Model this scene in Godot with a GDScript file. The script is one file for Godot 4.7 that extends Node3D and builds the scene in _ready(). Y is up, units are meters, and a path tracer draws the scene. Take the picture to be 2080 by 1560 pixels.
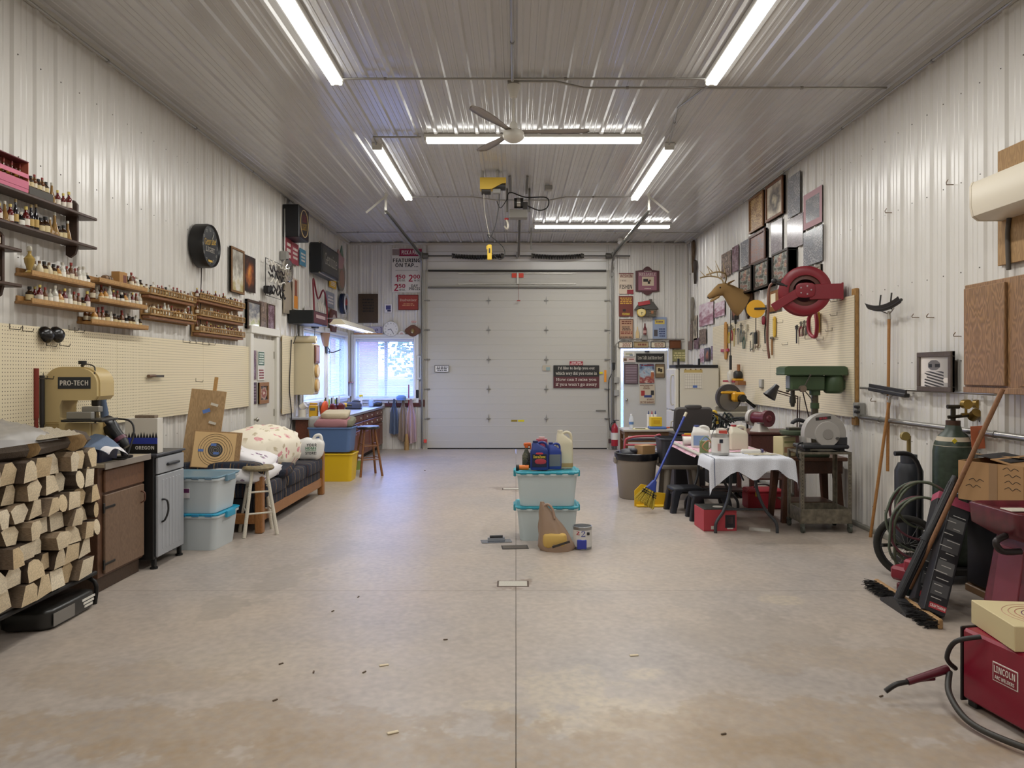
extends Node3D
# A pole-barn workshop. The camera stands at the origin (eye 1.563 m) looking down -Z; photo pixels are turned into points on walls and floor.
const F:=1440.0
const CX:=1048.0
const CY:=756.0
const EYE:=1.563
const XL:=-3.43
const XR:=3.497
const ZB:=-14.43
const ZF:=3.2
const CEIL:=4.21

var names:={}
var mats:={}
var texs:={}
var rng:=RandomNumberGenerator.new()

class Geo:
	var v:=PackedVector3Array()
	var n:=PackedVector3Array()
	var uv:=PackedVector2Array()
	var x:=Transform3D()

	func at(p: Vector3,b:=Basis())->Geo:
		x=Transform3D(b,p)
		return self

	func _put(p: Vector3,nn: Vector3,t: Vector2)->void:
		v.append(x*p)
		n.append((x.basis*nn).normalized())
		uv.append(t)

	func tri(a: Vector3,b: Vector3,c: Vector3,hint: Vector3)->void:
		var g:=(b-a).cross(c-a)
		if g.length_squared()<1e-18: return
		g=g.normalized()
		if g.dot(hint)<0.0:
			_put(a,-g,Vector2.ZERO); _put(b,-g,Vector2.ZERO); _put(c,-g,Vector2.ZERO)
		else:
			_put(a,g,Vector2.ZERO); _put(c,g,Vector2.ZERO); _put(b,g,Vector2.ZERO)

	func tris(a: Vector3,b: Vector3,c: Vector3,na: Vector3,nb: Vector3,nc: Vector3,ta:=Vector2.ZERO,tb:=Vector2.ZERO,tc:=Vector2.ZERO)->void:
		var g:=(b-a).cross(c-a)
		if g.length_squared()<1e-18: return
		if g.dot(na+nb+nc)<0.0:
			_put(a,na,ta); _put(b,nb,tb); _put(c,nc,tc)
		else:
			_put(a,na,ta); _put(c,nc,tc); _put(b,nb,tb)

	func quad(a: Vector3,b: Vector3,c: Vector3,d: Vector3,hint: Vector3)->void:
		tri(a,b,c,hint)
		tri(a,c,d,hint)

	# printed rectangle: a top-left,b top-right,c bottom-right,d bottom-left
	func quad_uv(a: Vector3,b: Vector3,c: Vector3,d: Vector3,hint: Vector3,r:=Rect2(0,0,1,1))->void:
		var p:=r.position
		var e:=r.end
		var h:=(b-a).cross(c-a).normalized()
		if h.dot(hint)<0.0: h=-h
		tris(a,b,c,h,h,h,p,Vector2(e.x,p.y),e)
		tris(a,c,d,h,h,h,p,e,Vector2(p.x,e.y))

	func box(c: Vector3,s: Vector3,bev:=0.0)->Geo:
		var h:=s*0.5
		var b:=minf(bev,minf(h.x,minf(h.y,h.z))*0.95)
		if b<=0.0:
			for ax in 3:
				for sg in [-1.0,1.0]:
					var q:=[]
					for k in [[-1,-1],[1,-1],[1,1],[-1,1]]:
						var p:=Vector3.ZERO
						p[ax]=sg*h[ax]
						p[(ax+1) % 3]=k[0]*h[(ax+1) % 3]
						p[(ax+2) % 3]=k[1]*h[(ax+2) % 3]
						q.append(c+p)
					var nn:=Vector3.ZERO
					nn[ax]=sg
					quad(q[0],q[1],q[2],q[3],nn)
			return self
		var pt:=func(sx: float,sy: float,sz: float,ax: int)->Vector3:
			var p:=Vector3(sx*(h.x-b),sy*(h.y-b),sz*(h.z-b))
			p[ax]=[sx,sy,sz][ax]*h[ax]
			return c+p
		for ax in 3:
			var a1:=(ax+1) % 3
			var a2:=(ax+2) % 3
			for sg in [-1.0,1.0]:
				var q:=[]
				for k in [[-1.0,-1.0],[1.0,-1.0],[1.0,1.0],[-1.0,1.0]]:
					var s3:=[0.0,0.0,0.0]
					s3[ax]=sg; s3[a1]=k[0]; s3[a2]=k[1]
					q.append(pt.call(s3[0],s3[1],s3[2],ax))
				var nn:=Vector3.ZERO
				nn[ax]=sg
				quad(q[0],q[1],q[2],q[3],nn)
			for k in [[-1.0,-1.0],[1.0,-1.0],[1.0,1.0],[-1.0,1.0]]:
				var lo:=[0.0,0.0,0.0]
				lo[ax]=-1.0; lo[a1]=k[0]; lo[a2]=k[1]
				var hi:=lo.duplicate()
				hi[ax]=1.0
				var nn:=Vector3.ZERO
				nn[a1]=k[0]; nn[a2]=k[1]
				quad(pt.call(lo[0],lo[1],lo[2],a1),pt.call(hi[0],hi[1],hi[2],a1),pt.call(hi[0],hi[1],hi[2],a2),pt.call(lo[0],lo[1],lo[2],a2),nn)
		for sx in [-1.0,1.0]:
			for sy in [-1.0,1.0]:
				for sz in [-1.0,1.0]:
					tri(pt.call(sx,sy,sz,0),pt.call(sx,sy,sz,1),pt.call(sx,sy,sz,2),Vector3(sx,sy,sz))
		return self

	func cyl(a: Vector3,b: Vector3,r0: float,r1:=-1.0,seg:=12,caps:=true)->Geo:
		if r1<0.0: r1=r0
		var d:=(b-a)
		var len:=d.length()
		if len<1e-6: return self
		d /= len
		var u:=d.cross(Vector3.UP if absf(d.y)<0.9 else Vector3.RIGHT).normalized()
		var w:=d.cross(u)
		var sl:=(r0-r1)/len
		for i in seg:
			var t0:=TAU*i/seg
			var t1:=TAU*(i+1)/seg
			var e0:=u*cos(t0)+w*sin(t0)
			var e1:=u*cos(t1)+w*sin(t1)
			var n0:=(e0+d*sl).normalized()
			var n1:=(e1+d*sl).normalized()
			tris(a+e0*r0,a+e1*r0,b+e1*r1,n0,n1,n1)
			tris(a+e0*r0,b+e1*r1,b+e0*r1,n0,n1,n0)
			if caps:
				tri(a,a+e0*r0,a+e1*r0,-d)
				tri(b,b+e0*r1,b+e1*r1,d)
		return self

	func tube(pts: Array,r: float,seg:=6,closed:=false)->Geo:
		var m:=pts.size()
		if m<2: return self
		var dirs:=[]
		for i in m:
			var p0: Vector3=pts[(i-1+m) % m] if closed or i>0 else pts[i]
			var p1: Vector3=pts[(i+1) % m] if closed or i<m-1 else pts[i]
			var dd:=p1-p0
			dirs.append(dd.normalized() if dd.length()>1e-7 else Vector3.UP)
		var u: Vector3=dirs[0].cross(Vector3.UP if absf(dirs[0].y)<0.9 else Vector3.RIGHT).normalized()
		var rings:=[]
		for i in m:
			var d: Vector3=dirs[i]
			u=(u-d*u.dot(d))
			u=u.normalized() if u.length()>1e-6 else d.cross(Vector3.UP if absf(d.y)<0.9 else Vector3.RIGHT).normalized()
			var w:=d.cross(u)
			var ring:=[]
			for k in seg:
				var t:=TAU*k/seg
				ring.append(u*cos(t)+w*sin(t))
			rings.append(ring)
		for i in (m if closed else m-1):
			var j:=(i+1) % m
			for k in seg:
				var l:=(k+1) % seg
				var a: Vector3=rings[i][k]
				var b: Vector3=rings[i][l]
				var c: Vector3=rings[j][l]
				var e: Vector3=rings[j][k]
				tris(pts[i]+a*r,pts[i]+b*r,pts[j]+c*r,a,b,c)
				tris(pts[i]+a*r,pts[j]+c*r,pts[j]+e*r,a,c,e)
		if not closed:
			for k in seg:
				var l:=(k+1) % seg
				tri(pts[0],pts[0]+rings[0][k]*r,pts[0]+rings[0][l]*r,-dirs[0])
				tri(pts[m-1],pts[m-1]+rings[m-1][k]*r,pts[m-1]+rings[m-1][l]*r,dirs[m-1])
		return self

	# profile of [radius,y] pairs turned about the Y axis at c
	func lathe(c: Vector3,prof: Array,seg:=14,b:=Basis())->Geo:
		var m:=prof.size()
		var sn:=[]
		for i in m-1:
			var d:=Vector2(prof[i+1][0]-prof[i][0],prof[i+1][1]-prof[i][1])
			sn.append(Vector2(d.y,-d.x).normalized())
		for i in m-1:
			var n0: Vector2=sn[i]
			var n1: Vector2=sn[i]
			if i>0 and sn[i].dot(sn[i-1])>0.72: n0=(sn[i]+sn[i-1]).normalized()
			if i<m-2 and sn[i].dot(sn[i+1])>0.72: n1=(sn[i]+sn[i+1]).normalized()
			for k in seg:
				var t0:=TAU*k/seg
				var t1:=TAU*(k+1)/seg
				var e0:=Vector3(cos(t0),0,sin(t0))
				var e1:=Vector3(cos(t1),0,sin(t1))
				var y0: Vector3=Vector3.UP*prof[i][1]
				var y1: Vector3=Vector3.UP*prof[i+1][1]
				var pa: Vector3=c+b*(e0*prof[i][0]+y0)
				var pb: Vector3=c+b*(e1*prof[i][0]+y0)
				var pc: Vector3=c+b*(e1*prof[i+1][0]+y1)
				var pd: Vector3=c+b*(e0*prof[i+1][0]+y1)
				var na:=b*(e0*n0.x+Vector3.UP*n0.y)
				var nb:=b*(e1*n0.x+Vector3.UP*n0.y)
				var nc:=b*(e1*n1.x+Vector3.UP*n1.y)
				var nd:=b*(e0*n1.x+Vector3.UP*n1.y)
				tris(pa,pb,pc,na,nb,nc)
				tris(pa,pc,pd,na,nc,nd)
		return self

	# outline in local XY pushed along local Z,centred on z = 0
	func prism(poly: Array,d: float,c:=Vector3.ZERO,b:=Basis())->Geo:
		var pp:=PackedVector2Array(poly)
		if Geometry2D.is_polygon_clockwise(pp): pp.reverse()
		var ix:=Geometry2D.triangulate_polygon(pp)
		var h:=d*0.5
		for i in range(0,ix.size(),3):
			for sg in [-1.0,1.0]:
				var q:=[]
				for k in 3:
					q.append(c+b*Vector3(pp[ix[i+k]].x,pp[ix[i+k]].y,sg*h))
				tri(q[0],q[1],q[2],b*Vector3(0,0,sg))
		var m:=pp.size()
		var en:=[]
		for i in m:
			var e:=pp[(i+1) % m]-pp[i]
			en.append(Vector2(e.y,-e.x).normalized())
		for i in m:
			var j:=(i+1) % m
			var n0: Vector2=en[i]
			var n1: Vector2=en[i]
			if en[i].dot(en[(i-1+m) % m])>0.8: n0=(en[i]+en[(i-1+m) % m]).normalized()
			if en[i].dot(en[j])>0.8: n1=(en[i]+en[j]).normalized()
			var a:=c+b*Vector3(pp[i].x,pp[i].y,-h)
			var e2:=c+b*Vector3(pp[i].x,pp[i].y,h)
			var f:=c+b*Vector3(pp[j].x,pp[j].y,h)
			var g:=c+b*Vector3(pp[j].x,pp[j].y,-h)
			var na:=b*Vector3(n0.x,n0.y,0)
			var nb:=b*Vector3(n1.x,n1.y,0)
			tris(a,g,f,na,nb,nb)
			tris(a,f,e2,na,nb,na)
		return self

	# rounded lump: e = 1 ellipsoid,small e = box with soft corners
	func lump(c: Vector3,s: Vector3,e:=0.5,nu:=16,nv:=10,b:=Basis(),bump=null)->Geo:
		var f:=func(t: float,ex: float)->float:
			return signf(t)*pow(absf(t),ex)
		var grid:=[]
		for j in nv+1:
			var ph:=-PI/2+PI*j/nv
			var row:=[]
			for i in nu:
				var th:=TAU*i/nu
				var p:=Vector3(f.call(cos(ph),e)*f.call(cos(th),e),f.call(sin(ph),e),f.call(cos(ph),e)*f.call(sin(th),e))
				p=Vector3(p.x*s.x*0.5,p.y*s.y*0.5,p.z*s.z*0.5)
				if bump != null: p=bump.call(p)
				row.append(c+b*p)
			grid.append(row)
		skin(grid,true)
		return self

	# smooth skin over rows of points
	func skin(grid: Array,wrap: bool)->Geo:
		var rows:=grid.size()
		var cols: int=grid[0].size()
		var nn:=[]
		for j in rows:
			var r:=[]
			for i in cols:
				r.append(Vector3.ZERO)
			nn.append(r)
		var lim:=cols if wrap else cols-1
		for j in rows-1:
			for i in lim:
				var k:=(i+1) % cols
				var g: Vector3=(grid[j+1][k]-grid[j][i]).cross(grid[j+1][i]-grid[j][k])
				nn[j][i]+=g; nn[j][k]+=g; nn[j+1][i]+=g; nn[j+1][k]+=g
		var ctr:=Vector3.ZERO
		for j in rows:
			for i in cols: ctr+=grid[j][i]
		ctr /= rows*cols
		var vote:=0.0
		for j in rows:
			for i in cols: vote+=nn[j][i].dot(grid[j][i]-ctr)
		var sg:=-1.0 if wrap and vote<0.0 else 1.0
		for j in rows:
			for i in cols: nn[j][i]=(nn[j][i]*sg).normalized() if nn[j][i].length()>1e-12 else Vector3.UP
		for j in rows-1:
			for i in lim:
				var k:=(i+1) % cols
				var ua:=Vector2(float(i)/lim,float(j)/(rows-1))
				var uc:=Vector2(float(i+1)/lim,float(j+1)/(rows-1))
				tris(grid[j][i],grid[j][k],grid[j+1][k],nn[j][i],nn[j][k],nn[j+1][k],ua,Vector2(uc.x,ua.y),uc)
				tris(grid[j][i],grid[j+1][k],grid[j+1][i],nn[j][i],nn[j+1][k],nn[j+1][i],ua,uc,Vector2(ua.x,uc.y))
		return self

	# rings joined into a closed body; ends capped flat
	func loft(rings: Array,smooth:=true,cap0:=true,cap1:=true)->Geo:
		if smooth:
			skin(rings,true)
		else:
			for j in rings.size()-1:
				var m: int=rings[j].size()
				var c0:=_mid(rings[j])
				for i in m:
					var k:=(i+1) % m
					var hint: Vector3=(rings[j][i]+rings[j][k])*0.5-(c0+_mid(rings[j+1]))*0.5
					quad(rings[j][i],rings[j][k],rings[j+1][k],rings[j+1][i],hint)
		for e in [0,1]:
			if (e==0 and cap0) or (e==1 and cap1):
				var r: Array=rings[0] if e==0 else rings[-1]
				var c:=_mid(r)
				var other:=_mid(rings[1] if e==0 else rings[-2])
				for i in r.size():
					tri(c,r[i],r[(i+1) % r.size()],c-other)
		return self

	func _mid(r: Array)->Vector3:
		var c:=Vector3.ZERO
		for p in r: c+=p
		return c/r.size()

	func mesh()->ArrayMesh:
		return Geo.join([self])

	static func join(list: Array)->ArrayMesh:
		var am:=ArrayMesh.new()
		for g in list:
			if g.v.size()==0: continue
			var a:=[]
			a.resize(Mesh.ARRAY_MAX)
			a[Mesh.ARRAY_VERTEX]=g.v
			a[Mesh.ARRAY_NORMAL]=g.n
			a[Mesh.ARRAY_TEX_UV]=g.uv
			am.add_surface_from_arrays(Mesh.PRIMITIVE_TRIANGLES,a)
		return am

func V(x: float,y: float,z: float)->Vector3:
	return Vector3(x,y,z)

func V2(x: float,y: float)->Vector2:
	return Vector2(x,y)

func G()->Geo:
	return Geo.new()

# rounded rectangle ring in XZ at height y
func rr(w: float,d: float,r: float,y: float,c:=Vector3.ZERO,k:=3)->Array:
	var out:=[]
	for q in 4:
		var cx:=(w*0.5-r)*(1.0 if q==0 or q==3 else -1.0)
		var cz:=(d*0.5-r)*(1.0 if q<2 else -1.0)
		for i in k+1:
			var t:=PI*0.5*(q+float(i)/k)
			out.append(c+Vector3(cx+cos(t)*r,y,cz+sin(t)*r))
	return out

func ring(r: float,n: int,c:=Vector3.ZERO,b:=Basis())->Array:
	var out:=[]
	for i in n:
		out.append(c+b*Vector3(cos(TAU*i/n)*r,0,sin(TAU*i/n)*r))
	return out

func curve(pts: Array,n:=24,closed:=false)->Array:
	var out:=[]
	var m:=pts.size()
	var segs:=m if closed else m-1
	for i in segs:
		var p0: Vector3=pts[(i-1+m) % m] if closed or i>0 else pts[i]
		var p1: Vector3=pts[i]
		var p2: Vector3=pts[(i+1) % m]
		var p3: Vector3=pts[(i+2) % m] if closed or i<m-2 else p2
		var k:=maxi(1,n/segs)
		for j in k:
			out.append(p1.cubic_interpolate(p2,p0,p3,float(j)/k))
	if not closed: out.append(pts[m-1])
	return out

func numbered(called: String)->String:
	var k: int=names.get(called,0)
	names[called]=k+1
	return called if k==0 else "%s_%03d" % [called,k]

func tag(o: Node3D,label: String,category: String,group := "")->Node3D:
	o.set_meta("label",label)
	o.set_meta("category",category)
	if group: o.set_meta("group",group)
	return o

func thing(called: String,label: String,category: String,at:=Vector3.ZERO,turn:=0.0,group := "")->Node3D:
	var o:=Node3D.new()
	o.name=numbered(called)
	add_child(o)
	o.position=at
	o.rotation.y=turn
	return tag(o,label,category,group)

func part(parent: Node3D,called: String,g,m,at:=Vector3.ZERO)->MeshInstance3D:
	var o:=MeshInstance3D.new()
	o.name=called
	if g is Array:
		o.mesh=Geo.join(g)
		for i in g.size():
			o.mesh.surface_set_material(i,m[i])
	else:
		o.mesh=g.mesh() if g is Geo else g
		o.material_override=null
		o.set_surface_override_material(0,m)
	o.position=at
	parent.add_child(o,true)
	return o

func one(called: String,label: String,category: String,g,m,at:=Vector3.ZERO,turn:=0.0,group := "")->MeshInstance3D:
	var o:=part(self,numbered(called),g,m,at)
	o.rotation.y=turn
	tag(o,label,category,group)
	return o

func struct(called: String,at:=Vector3.ZERO)->Node3D:
	var o:=Node3D.new()
	o.name=called
	add_child(o)
	o.position=at
	o.set_meta("kind","structure")
	return o

func px(u: float,v: float,d: float)->Vector3:
	return Vector3((u-CX)/F*d,EYE-(v-CY)/F*d,-d)

func lw(u: float,v: float,off:=0.0)->Vector3:
	return px(u,v,(XL+off)*F/(u-CX))

func rw(u: float,v: float,off:=0.0)->Vector3:
	return px(u,v,(XR-off)*F/(u-CX))

func bw(u: float,v: float,off:=0.0)->Vector3:
	return px(u,v,-ZB-off)

func fl(u: float,v: float,h:=0.0)->Vector3:
	return px(u,v,(EYE-h)*F/(v-CY))

func cl(u: float,v: float,h:=0.0)->Vector3:
	return px(u,v,(EYE-(CEIL-h))*F/(v-CY))

func R(ax: Vector3,deg: float)->Basis:
	return Basis(ax,deg_to_rad(deg))

# basis whose Y runs from a to b
func along(a: Vector3,b: Vector3)->Basis:
	var y:=(b-a).normalized()
	var x:=y.cross(Vector3.FORWARD if absf(y.z)<0.95 else Vector3.RIGHT).normalized()
	return Basis(x,y,x.cross(y))

# ---------- materials ----------
func m(col: String,rough:=0.6,metal:=0.0,spec:=0.5)->StandardMaterial3D:
	var key := "%s|%s|%s|%s" % [col,rough,metal,spec]
	if mats.has(key): return mats[key]
	var a:=StandardMaterial3D.new()
	a.albedo_color=Color(col)
	a.roughness=rough
	a.metallic=metal
	a.metallic_specular=spec
	mats[key]=a
	return a

func mt(tex: String,col: String,scale:=Vector3.ONE,rough:=0.6,metal:=0.0,relief:=0.0)->StandardMaterial3D:
	var key := "%s|%s|%s|%s|%s|%s" % [tex,col,scale,rough,metal,relief]
	if mats.has(key): return mats[key]
	var a:=StandardMaterial3D.new()
	a.albedo_color=Color(col)
	a.albedo_texture=texs[tex]
	a.uv1_triplanar=true
	a.uv1_triplanar_sharpness=6.0
	a.uv1_scale=scale
	a.roughness=rough
	a.metallic=metal
	if relief>0.0:
		a.heightmap_enabled=true
		a.heightmap_texture=texs[tex]
		a.heightmap_scale=relief
	mats[key]=a
	return a

func glass(col: String,alpha: float,rough:=0.05)->StandardMaterial3D:
	var key := "glass|%s|%s|%s" % [col,alpha,rough]
	if mats.has(key): return mats[key]
	var a:=StandardMaterial3D.new()
	var c:=Color(col)
	c.a=alpha
	a.albedo_color=c
	a.transparency=BaseMaterial3D.TRANSPARENCY_ALPHA
	a.roughness=rough
	mats[key]=a
	return a

func glow(col: String,e: float)->StandardMaterial3D:
	var key := "glow|%s|%s" % [col,e]
	if mats.has(key): return mats[key]
	var a:=StandardMaterial3D.new()
	a.albedo_color=Color(col)
	a.emission_enabled=true
	a.emission=Color(col)
	a.emission_energy_multiplier=e
	mats[key]=a
	return a

func picture(t: String,rough:=0.5)->StandardMaterial3D:
	var key := "pic|%s|%s" % [t,rough]
	if mats.has(key): return mats[key]
	var a:=StandardMaterial3D.new()
	a.albedo_texture=texs[t]
	a.roughness=rough
	a.texture_repeat=false
	mats[key]=a
	return a

func noise(sd: int,freq: float,oct:=3,kind:=FastNoiseLite.TYPE_SIMPLEX_SMOOTH)->FastNoiseLite:
	var nz:=FastNoiseLite.new()
	nz.seed=sd
	nz.frequency=freq
	nz.noise_type=kind
	nz.fractal_octaves=oct
	return nz

func save_tex(called: String,im: Image)->void:
	texs[called]=ImageTexture.create_from_image(im)

func make_textures()->void:
	# seamless cloudy,speckled,woven and wood tones,all near white so that the material's colour tints them
	for t in [["blot",3,0.012,4,0.72],["speck",5,0.11,2,0.6],["fine",9,0.05,3,0.82],["dust",10,0.06,4,0.93]]:
		var nz:=noise(t[1],t[2],t[3])
		var im:=nz.get_seamless_image(256,256)
		im.convert(Image.FORMAT_RGB8)
		for y in 256:
			for x in 256:
				var g: float=lerpf(t[4],1.0,im.get_pixel(x,y).r)
				im.set_pixel(x,y,Color(g,g,g))
		save_tex(t[0],im)
	for t in [["grain",21,0.83],["oak",22,0.72]]:
		var nz:=noise(t[1],0.02,3)
		var fine:=noise(t[1]+40,0.09,2)
		var im:=Image.create(256,512,false,Image.FORMAT_RGB8)
		for y in 512:
			for x in 256:
				# grain runs along V; blend the edges so that it tiles
				var wx:=absf(x-128.0)*1.0
				var wy:=absf(y-256.0)
				var k:=nz.get_noise_2d(wx*(1.2 if t[0] == "grain" else 0.6),wy*0.16)
				var g:=0.5+0.5*sin(k*(26.0 if t[0] == "oak" else 14.0)+wx*0.12)
				g=g*0.6+0.4*(0.5+0.5*fine.get_noise_2d(wx*3.0,wy*0.1))
				g=lerpf(t[2],1.0,g)
				im.set_pixel(x,y,Color(g,lerpf(g,1.0,-0.04),lerpf(g,1.0,-0.1)))
		save_tex(t[0],im)
	# one hole of pegboard
	var pg:=Image.create(32,32,false,Image.FORMAT_RGB8)
	for y in 32:
		for x in 32:
			var d:=Vector2(x-15.5,y-15.5).length()
			pg.set_pixel(x,y,Color(0.16,0.13,0.1).lerp(Color.WHITE,smoothstep(3.6,5.0,d)))
	save_tex("peg",pg)
	# navy cloth with tan stripes
	var pl:=Image.create(128,128,false,Image.FORMAT_RGB8)
	var sp:=noise(31,0.2,2)
	for y in 128:
		for x in 128:
			var c:=Color("2b3140")
			if (x % 64)<4: c=Color("9a7d55")
			elif (x % 64)>30 and (x % 64)<38: c=Color("4a3534")
			if (x+12) % 64<2: c=Color("6d5c48")
			pl.set_pixel(x,y,c*(0.9+0.25*sp.get_noise_2d(x,y)))
	save_tex("plaid",pl)
	floral("roses",Color("e9e0cd"),[Color("d3828c"),Color("c96f7d"),Color("b9ab8d")],15,7.0,77)
	floral("violets",Color("e4e1e2"),[Color("8d6f86"),Color("6f5470"),Color("9aa08f")],10,6.0,78)
	floral("camo",Color("3c4438"),[Color("5b5540"),Color("2a2f28"),Color("6f6a58")],40,11.0,79)
	floral("newsprint",Color("cfa9b4"),[Color("b34a64"),Color("e2cfd4"),Color("75525c")],60,4.0,80)

func floral(called: String,base: Color,cols: Array,count: int,r: float,sd: int)->void:
	var im:=Image.create(128,128,false,Image.FORMAT_RGB8)
	im.fill(base)
	var q:=RandomNumberGenerator.new()
	q.seed=sd
	for i in count:
		var c:=Vector2(q.randf()*128,q.randf()*128)
		var col: Color=cols[i % cols.size()]
		for k in 7:
			var o:=c+Vector2.from_angle(k*0.9+q.randf())*r*(0.55 if k else 0.0)
			var rad:=r*q.randf_range(0.35,0.6)
			var tint:=col.lerp(base,q.randf()*0.45)
			for y in range(int(o.y-rad),int(o.y+rad)+1):
				for x in range(int(o.x-rad),int(o.x+rad)+1):
					if Vector2(x,y).distance_to(o)<rad:
						im.set_pixel(posmod(x,128),posmod(y,128),tint)
	save_tex(called,im)

# an abstract printed picture: broad fields of the given colours,brushed over with noise
func print_tex(called: String,cols: Array,sd: int,style:=0,w:=72,h:=96)->void:
	var im:=Image.create(w,h,false,Image.FORMAT_RGB8)
	var nz:=noise(sd,0.03,4)
	var n2:=noise(sd+9,0.22,3)
	for y in h:
		for x in w:
			var k:=0.5+0.85*nz.get_noise_2d(x,y)+0.18*n2.get_noise_2d(x,y)
			if style==1: k=0.75*float(y)/h+0.35*nz.get_noise_2d(x,y)+0.14
			if style==2: k=clampf(1.1-Vector2((x-w*0.5)/(w*0.5),(y-h*0.5)/(h*0.5)).length(),0.0,1.0)+0.4*nz.get_noise_2d(x,y)
			if style==3: k=0.5+0.3*nz.get_noise_2d(x,y)+0.55*n2.get_noise_2d(x*1.6,y*0.7)
			k=clampf(k,0.0,0.999)*(cols.size()-1)
			var c:=Color(cols[int(k)]).lerp(Color(cols[int(k)+1]),k-int(k))
			im.set_pixel(x,y,c)
	save_tex(called,im)

var font: SystemFont
var serif: SystemFont

# raised lettering that fills a w x h field centred on the origin of a part,facing local +Z
func text(parent: Node3D,s: String,at: Vector3,w: float,h: float,mat,b:=Basis(),use_serif:=false,called := "lettering")->MeshInstance3D:
	var tm:=TextMesh.new()
	tm.text=s
	tm.font=serif if use_serif else font
	tm.font_size=32
	tm.pixel_size=0.01
	tm.depth=0.0
	tm.curve_step=2.0
	tm.horizontal_alignment=HORIZONTAL_ALIGNMENT_CENTER
	tm.line_spacing=-6.0
	var bb:=tm.get_aabb()
	var o:=MeshInstance3D.new()
	o.name=called
	o.mesh=tm
	o.set_surface_override_material(0,mat)
	var sx:=w/maxf(bb.size.x,1e-4)
	var sy:=h/maxf(bb.size.y,1e-4)
	var c:=bb.get_center()
	o.transform=Transform3D(b*Basis.from_scale(Vector3(sx,sy,1.0)),at+b*Vector3(-c.x*sx,-c.y*sy,0.0))
	parent.add_child(o,true)
	return o

func _ready()->void:
	# ----- camera: level,lens shifted so that verticals stay vertical -----
	var cam:=Camera3D.new()
	cam.name = "camera"
	cam.projection=Camera3D.PROJECTION_FRUSTUM
	cam.near=0.05
	cam.far=200.0
	cam.size=1560.0/F*cam.near
	cam.frustum_offset=V2((1040.0-CX)/F,(CY-780.0)/F)*cam.near
	cam.position=V(0,EYE,0)
	cam.current=true
	add_child(cam)
	# ----- sky and exposure -----
	var env:=Environment.new()
	env.background_mode=Environment.BG_SKY
	var sky:=Sky.new()
	var sm:=ProceduralSkyMaterial.new()
	sm.sky_top_color=Color(0.45,0.58,0.95)
	sm.sky_horizon_color=Color(0.72,0.80,1.0)
	sm.ground_bottom_color=Color(0.35,0.36,0.36)
	sm.ground_horizon_color=Color(0.6,0.65,0.72)
	sm.sky_energy_multiplier=SKY
	sm.ground_energy_multiplier=SKY*0.5
	sky.sky_material=sm
	env.sky=sky
	env.tonemap_mode=Environment.TONE_MAPPER_LINEAR
	env.tonemap_exposure=EXPO
	env.sdfgi_enabled=true
	env.ssao_enabled=true
	env.ssil_enabled=true
	var we:=WorldEnvironment.new()
	we.name = "environment"
	we.environment=env
	add_child(we)
	rng.seed=11
	font=SystemFont.new()
	font.font_names=PackedStringArray(["Droid Sans"])
	font.font_weight=700
	serif=SystemFont.new()
	serif.font_names=PackedStringArray(["Droid Serif"])
	make_textures()
	build_ceiling_lights()
	build_shell()
	build_outside()
	build_openings()
	build_garage_door()
	build_overhead()
	build_left()
	build_back()
	build_right()
	build_bench()
	build_corner()
	build_middle()
	build_walls_art()
	build_small()

const SKY:=3.0
const EXPO:=1.36
const TUBE_E:=4.0
const AREA_E:=3.6

func strip_light(c: Vector3,turn: float,label: String,length:=2.44)->void:
	# a two-tube fluorescent batten screwed to the ceiling
	var t:=thing("ceiling_light",label,"light",c,turn,"")
	part(t,"housing",G().box(V(0,-0.024,0),V(0.125,0.044,length),0.006),m("d9d7d0",0.4))
	for e in [-1.0,1.0]:
		part(t,"lamp_holder",G().box(V(0,-0.056,e*(length*0.5-0.014)),V(0.11,0.05,0.026),0.004),m("cfcdc6",0.5))
	for s in [-1.0,1.0]:
		part(t,"tube",G().cyl(V(s*0.034,-0.072,-length*0.5+0.03),V(s*0.034,-0.072,length*0.5-0.03),0.017,-1,12),glow("fbfbf8",TUBE_E))
	var a:=AreaLight3D.new()
	a.name = "tube_glow"
	a.area_size=V2(0.11,length-0.08)
	a.light_energy=AREA_E
	a.light_color=Color("fbfaf6")
	a.area_range=40.0
	a.shadow_enabled=true
	a.rotation.x=-PI/2
	a.position=V(0,-0.1,0)
	t.add_child(a)

func build_ceiling_lights()->void:
	var y:=CEIL-0.002
	strip_light(V(-1.6,y,-5.13),0,"lengthwise two-tube ceiling batten before the fan, on the clock side")
	strip_light(V(1.745,y,-5.13),0,"lengthwise two-tube ceiling batten before the fan, on the air conditioner side")
	strip_light(V(-1.6,y,-9.38),0,"two-tube batten running lengthwise on the ceiling beyond the fan, on the clock side")
	strip_light(V(1.77,y,-9.38),0,"two-tube batten running lengthwise on the ceiling beyond the fan, on the deer head side")
	strip_light(V(-1.6,y,-0.88),0,"lengthwise two-tube ceiling batten overhead at the room's open end, clock side")
	strip_light(V(1.745,y,-0.88),0,"lengthwise two-tube ceiling batten overhead at the room's open end, cabinet side")
	strip_light(V(0.2,y,-7.9),PI/2,"two-tube batten set crosswise on the ceiling directly behind the ceiling fan")
	strip_light(V(1.53,y,-12.6),PI/2,"two-tube batten set crosswise on the ceiling before the garage door header")

# height of the rolled steel sheet at s metres along it: a tall rib every 9 inches,two low ones between
const RIB:=[[0.0,0.0],[0.016,0.019],[0.046,0.019],[0.062,0.0],[0.106,0.0],[0.112,0.0045],[0.124,0.0045],[0.13,0.0],[0.161,0.0],[0.167,0.0045],[0.179,0.0045],[0.185,0.0]]
const PITCH:=0.2286

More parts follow.
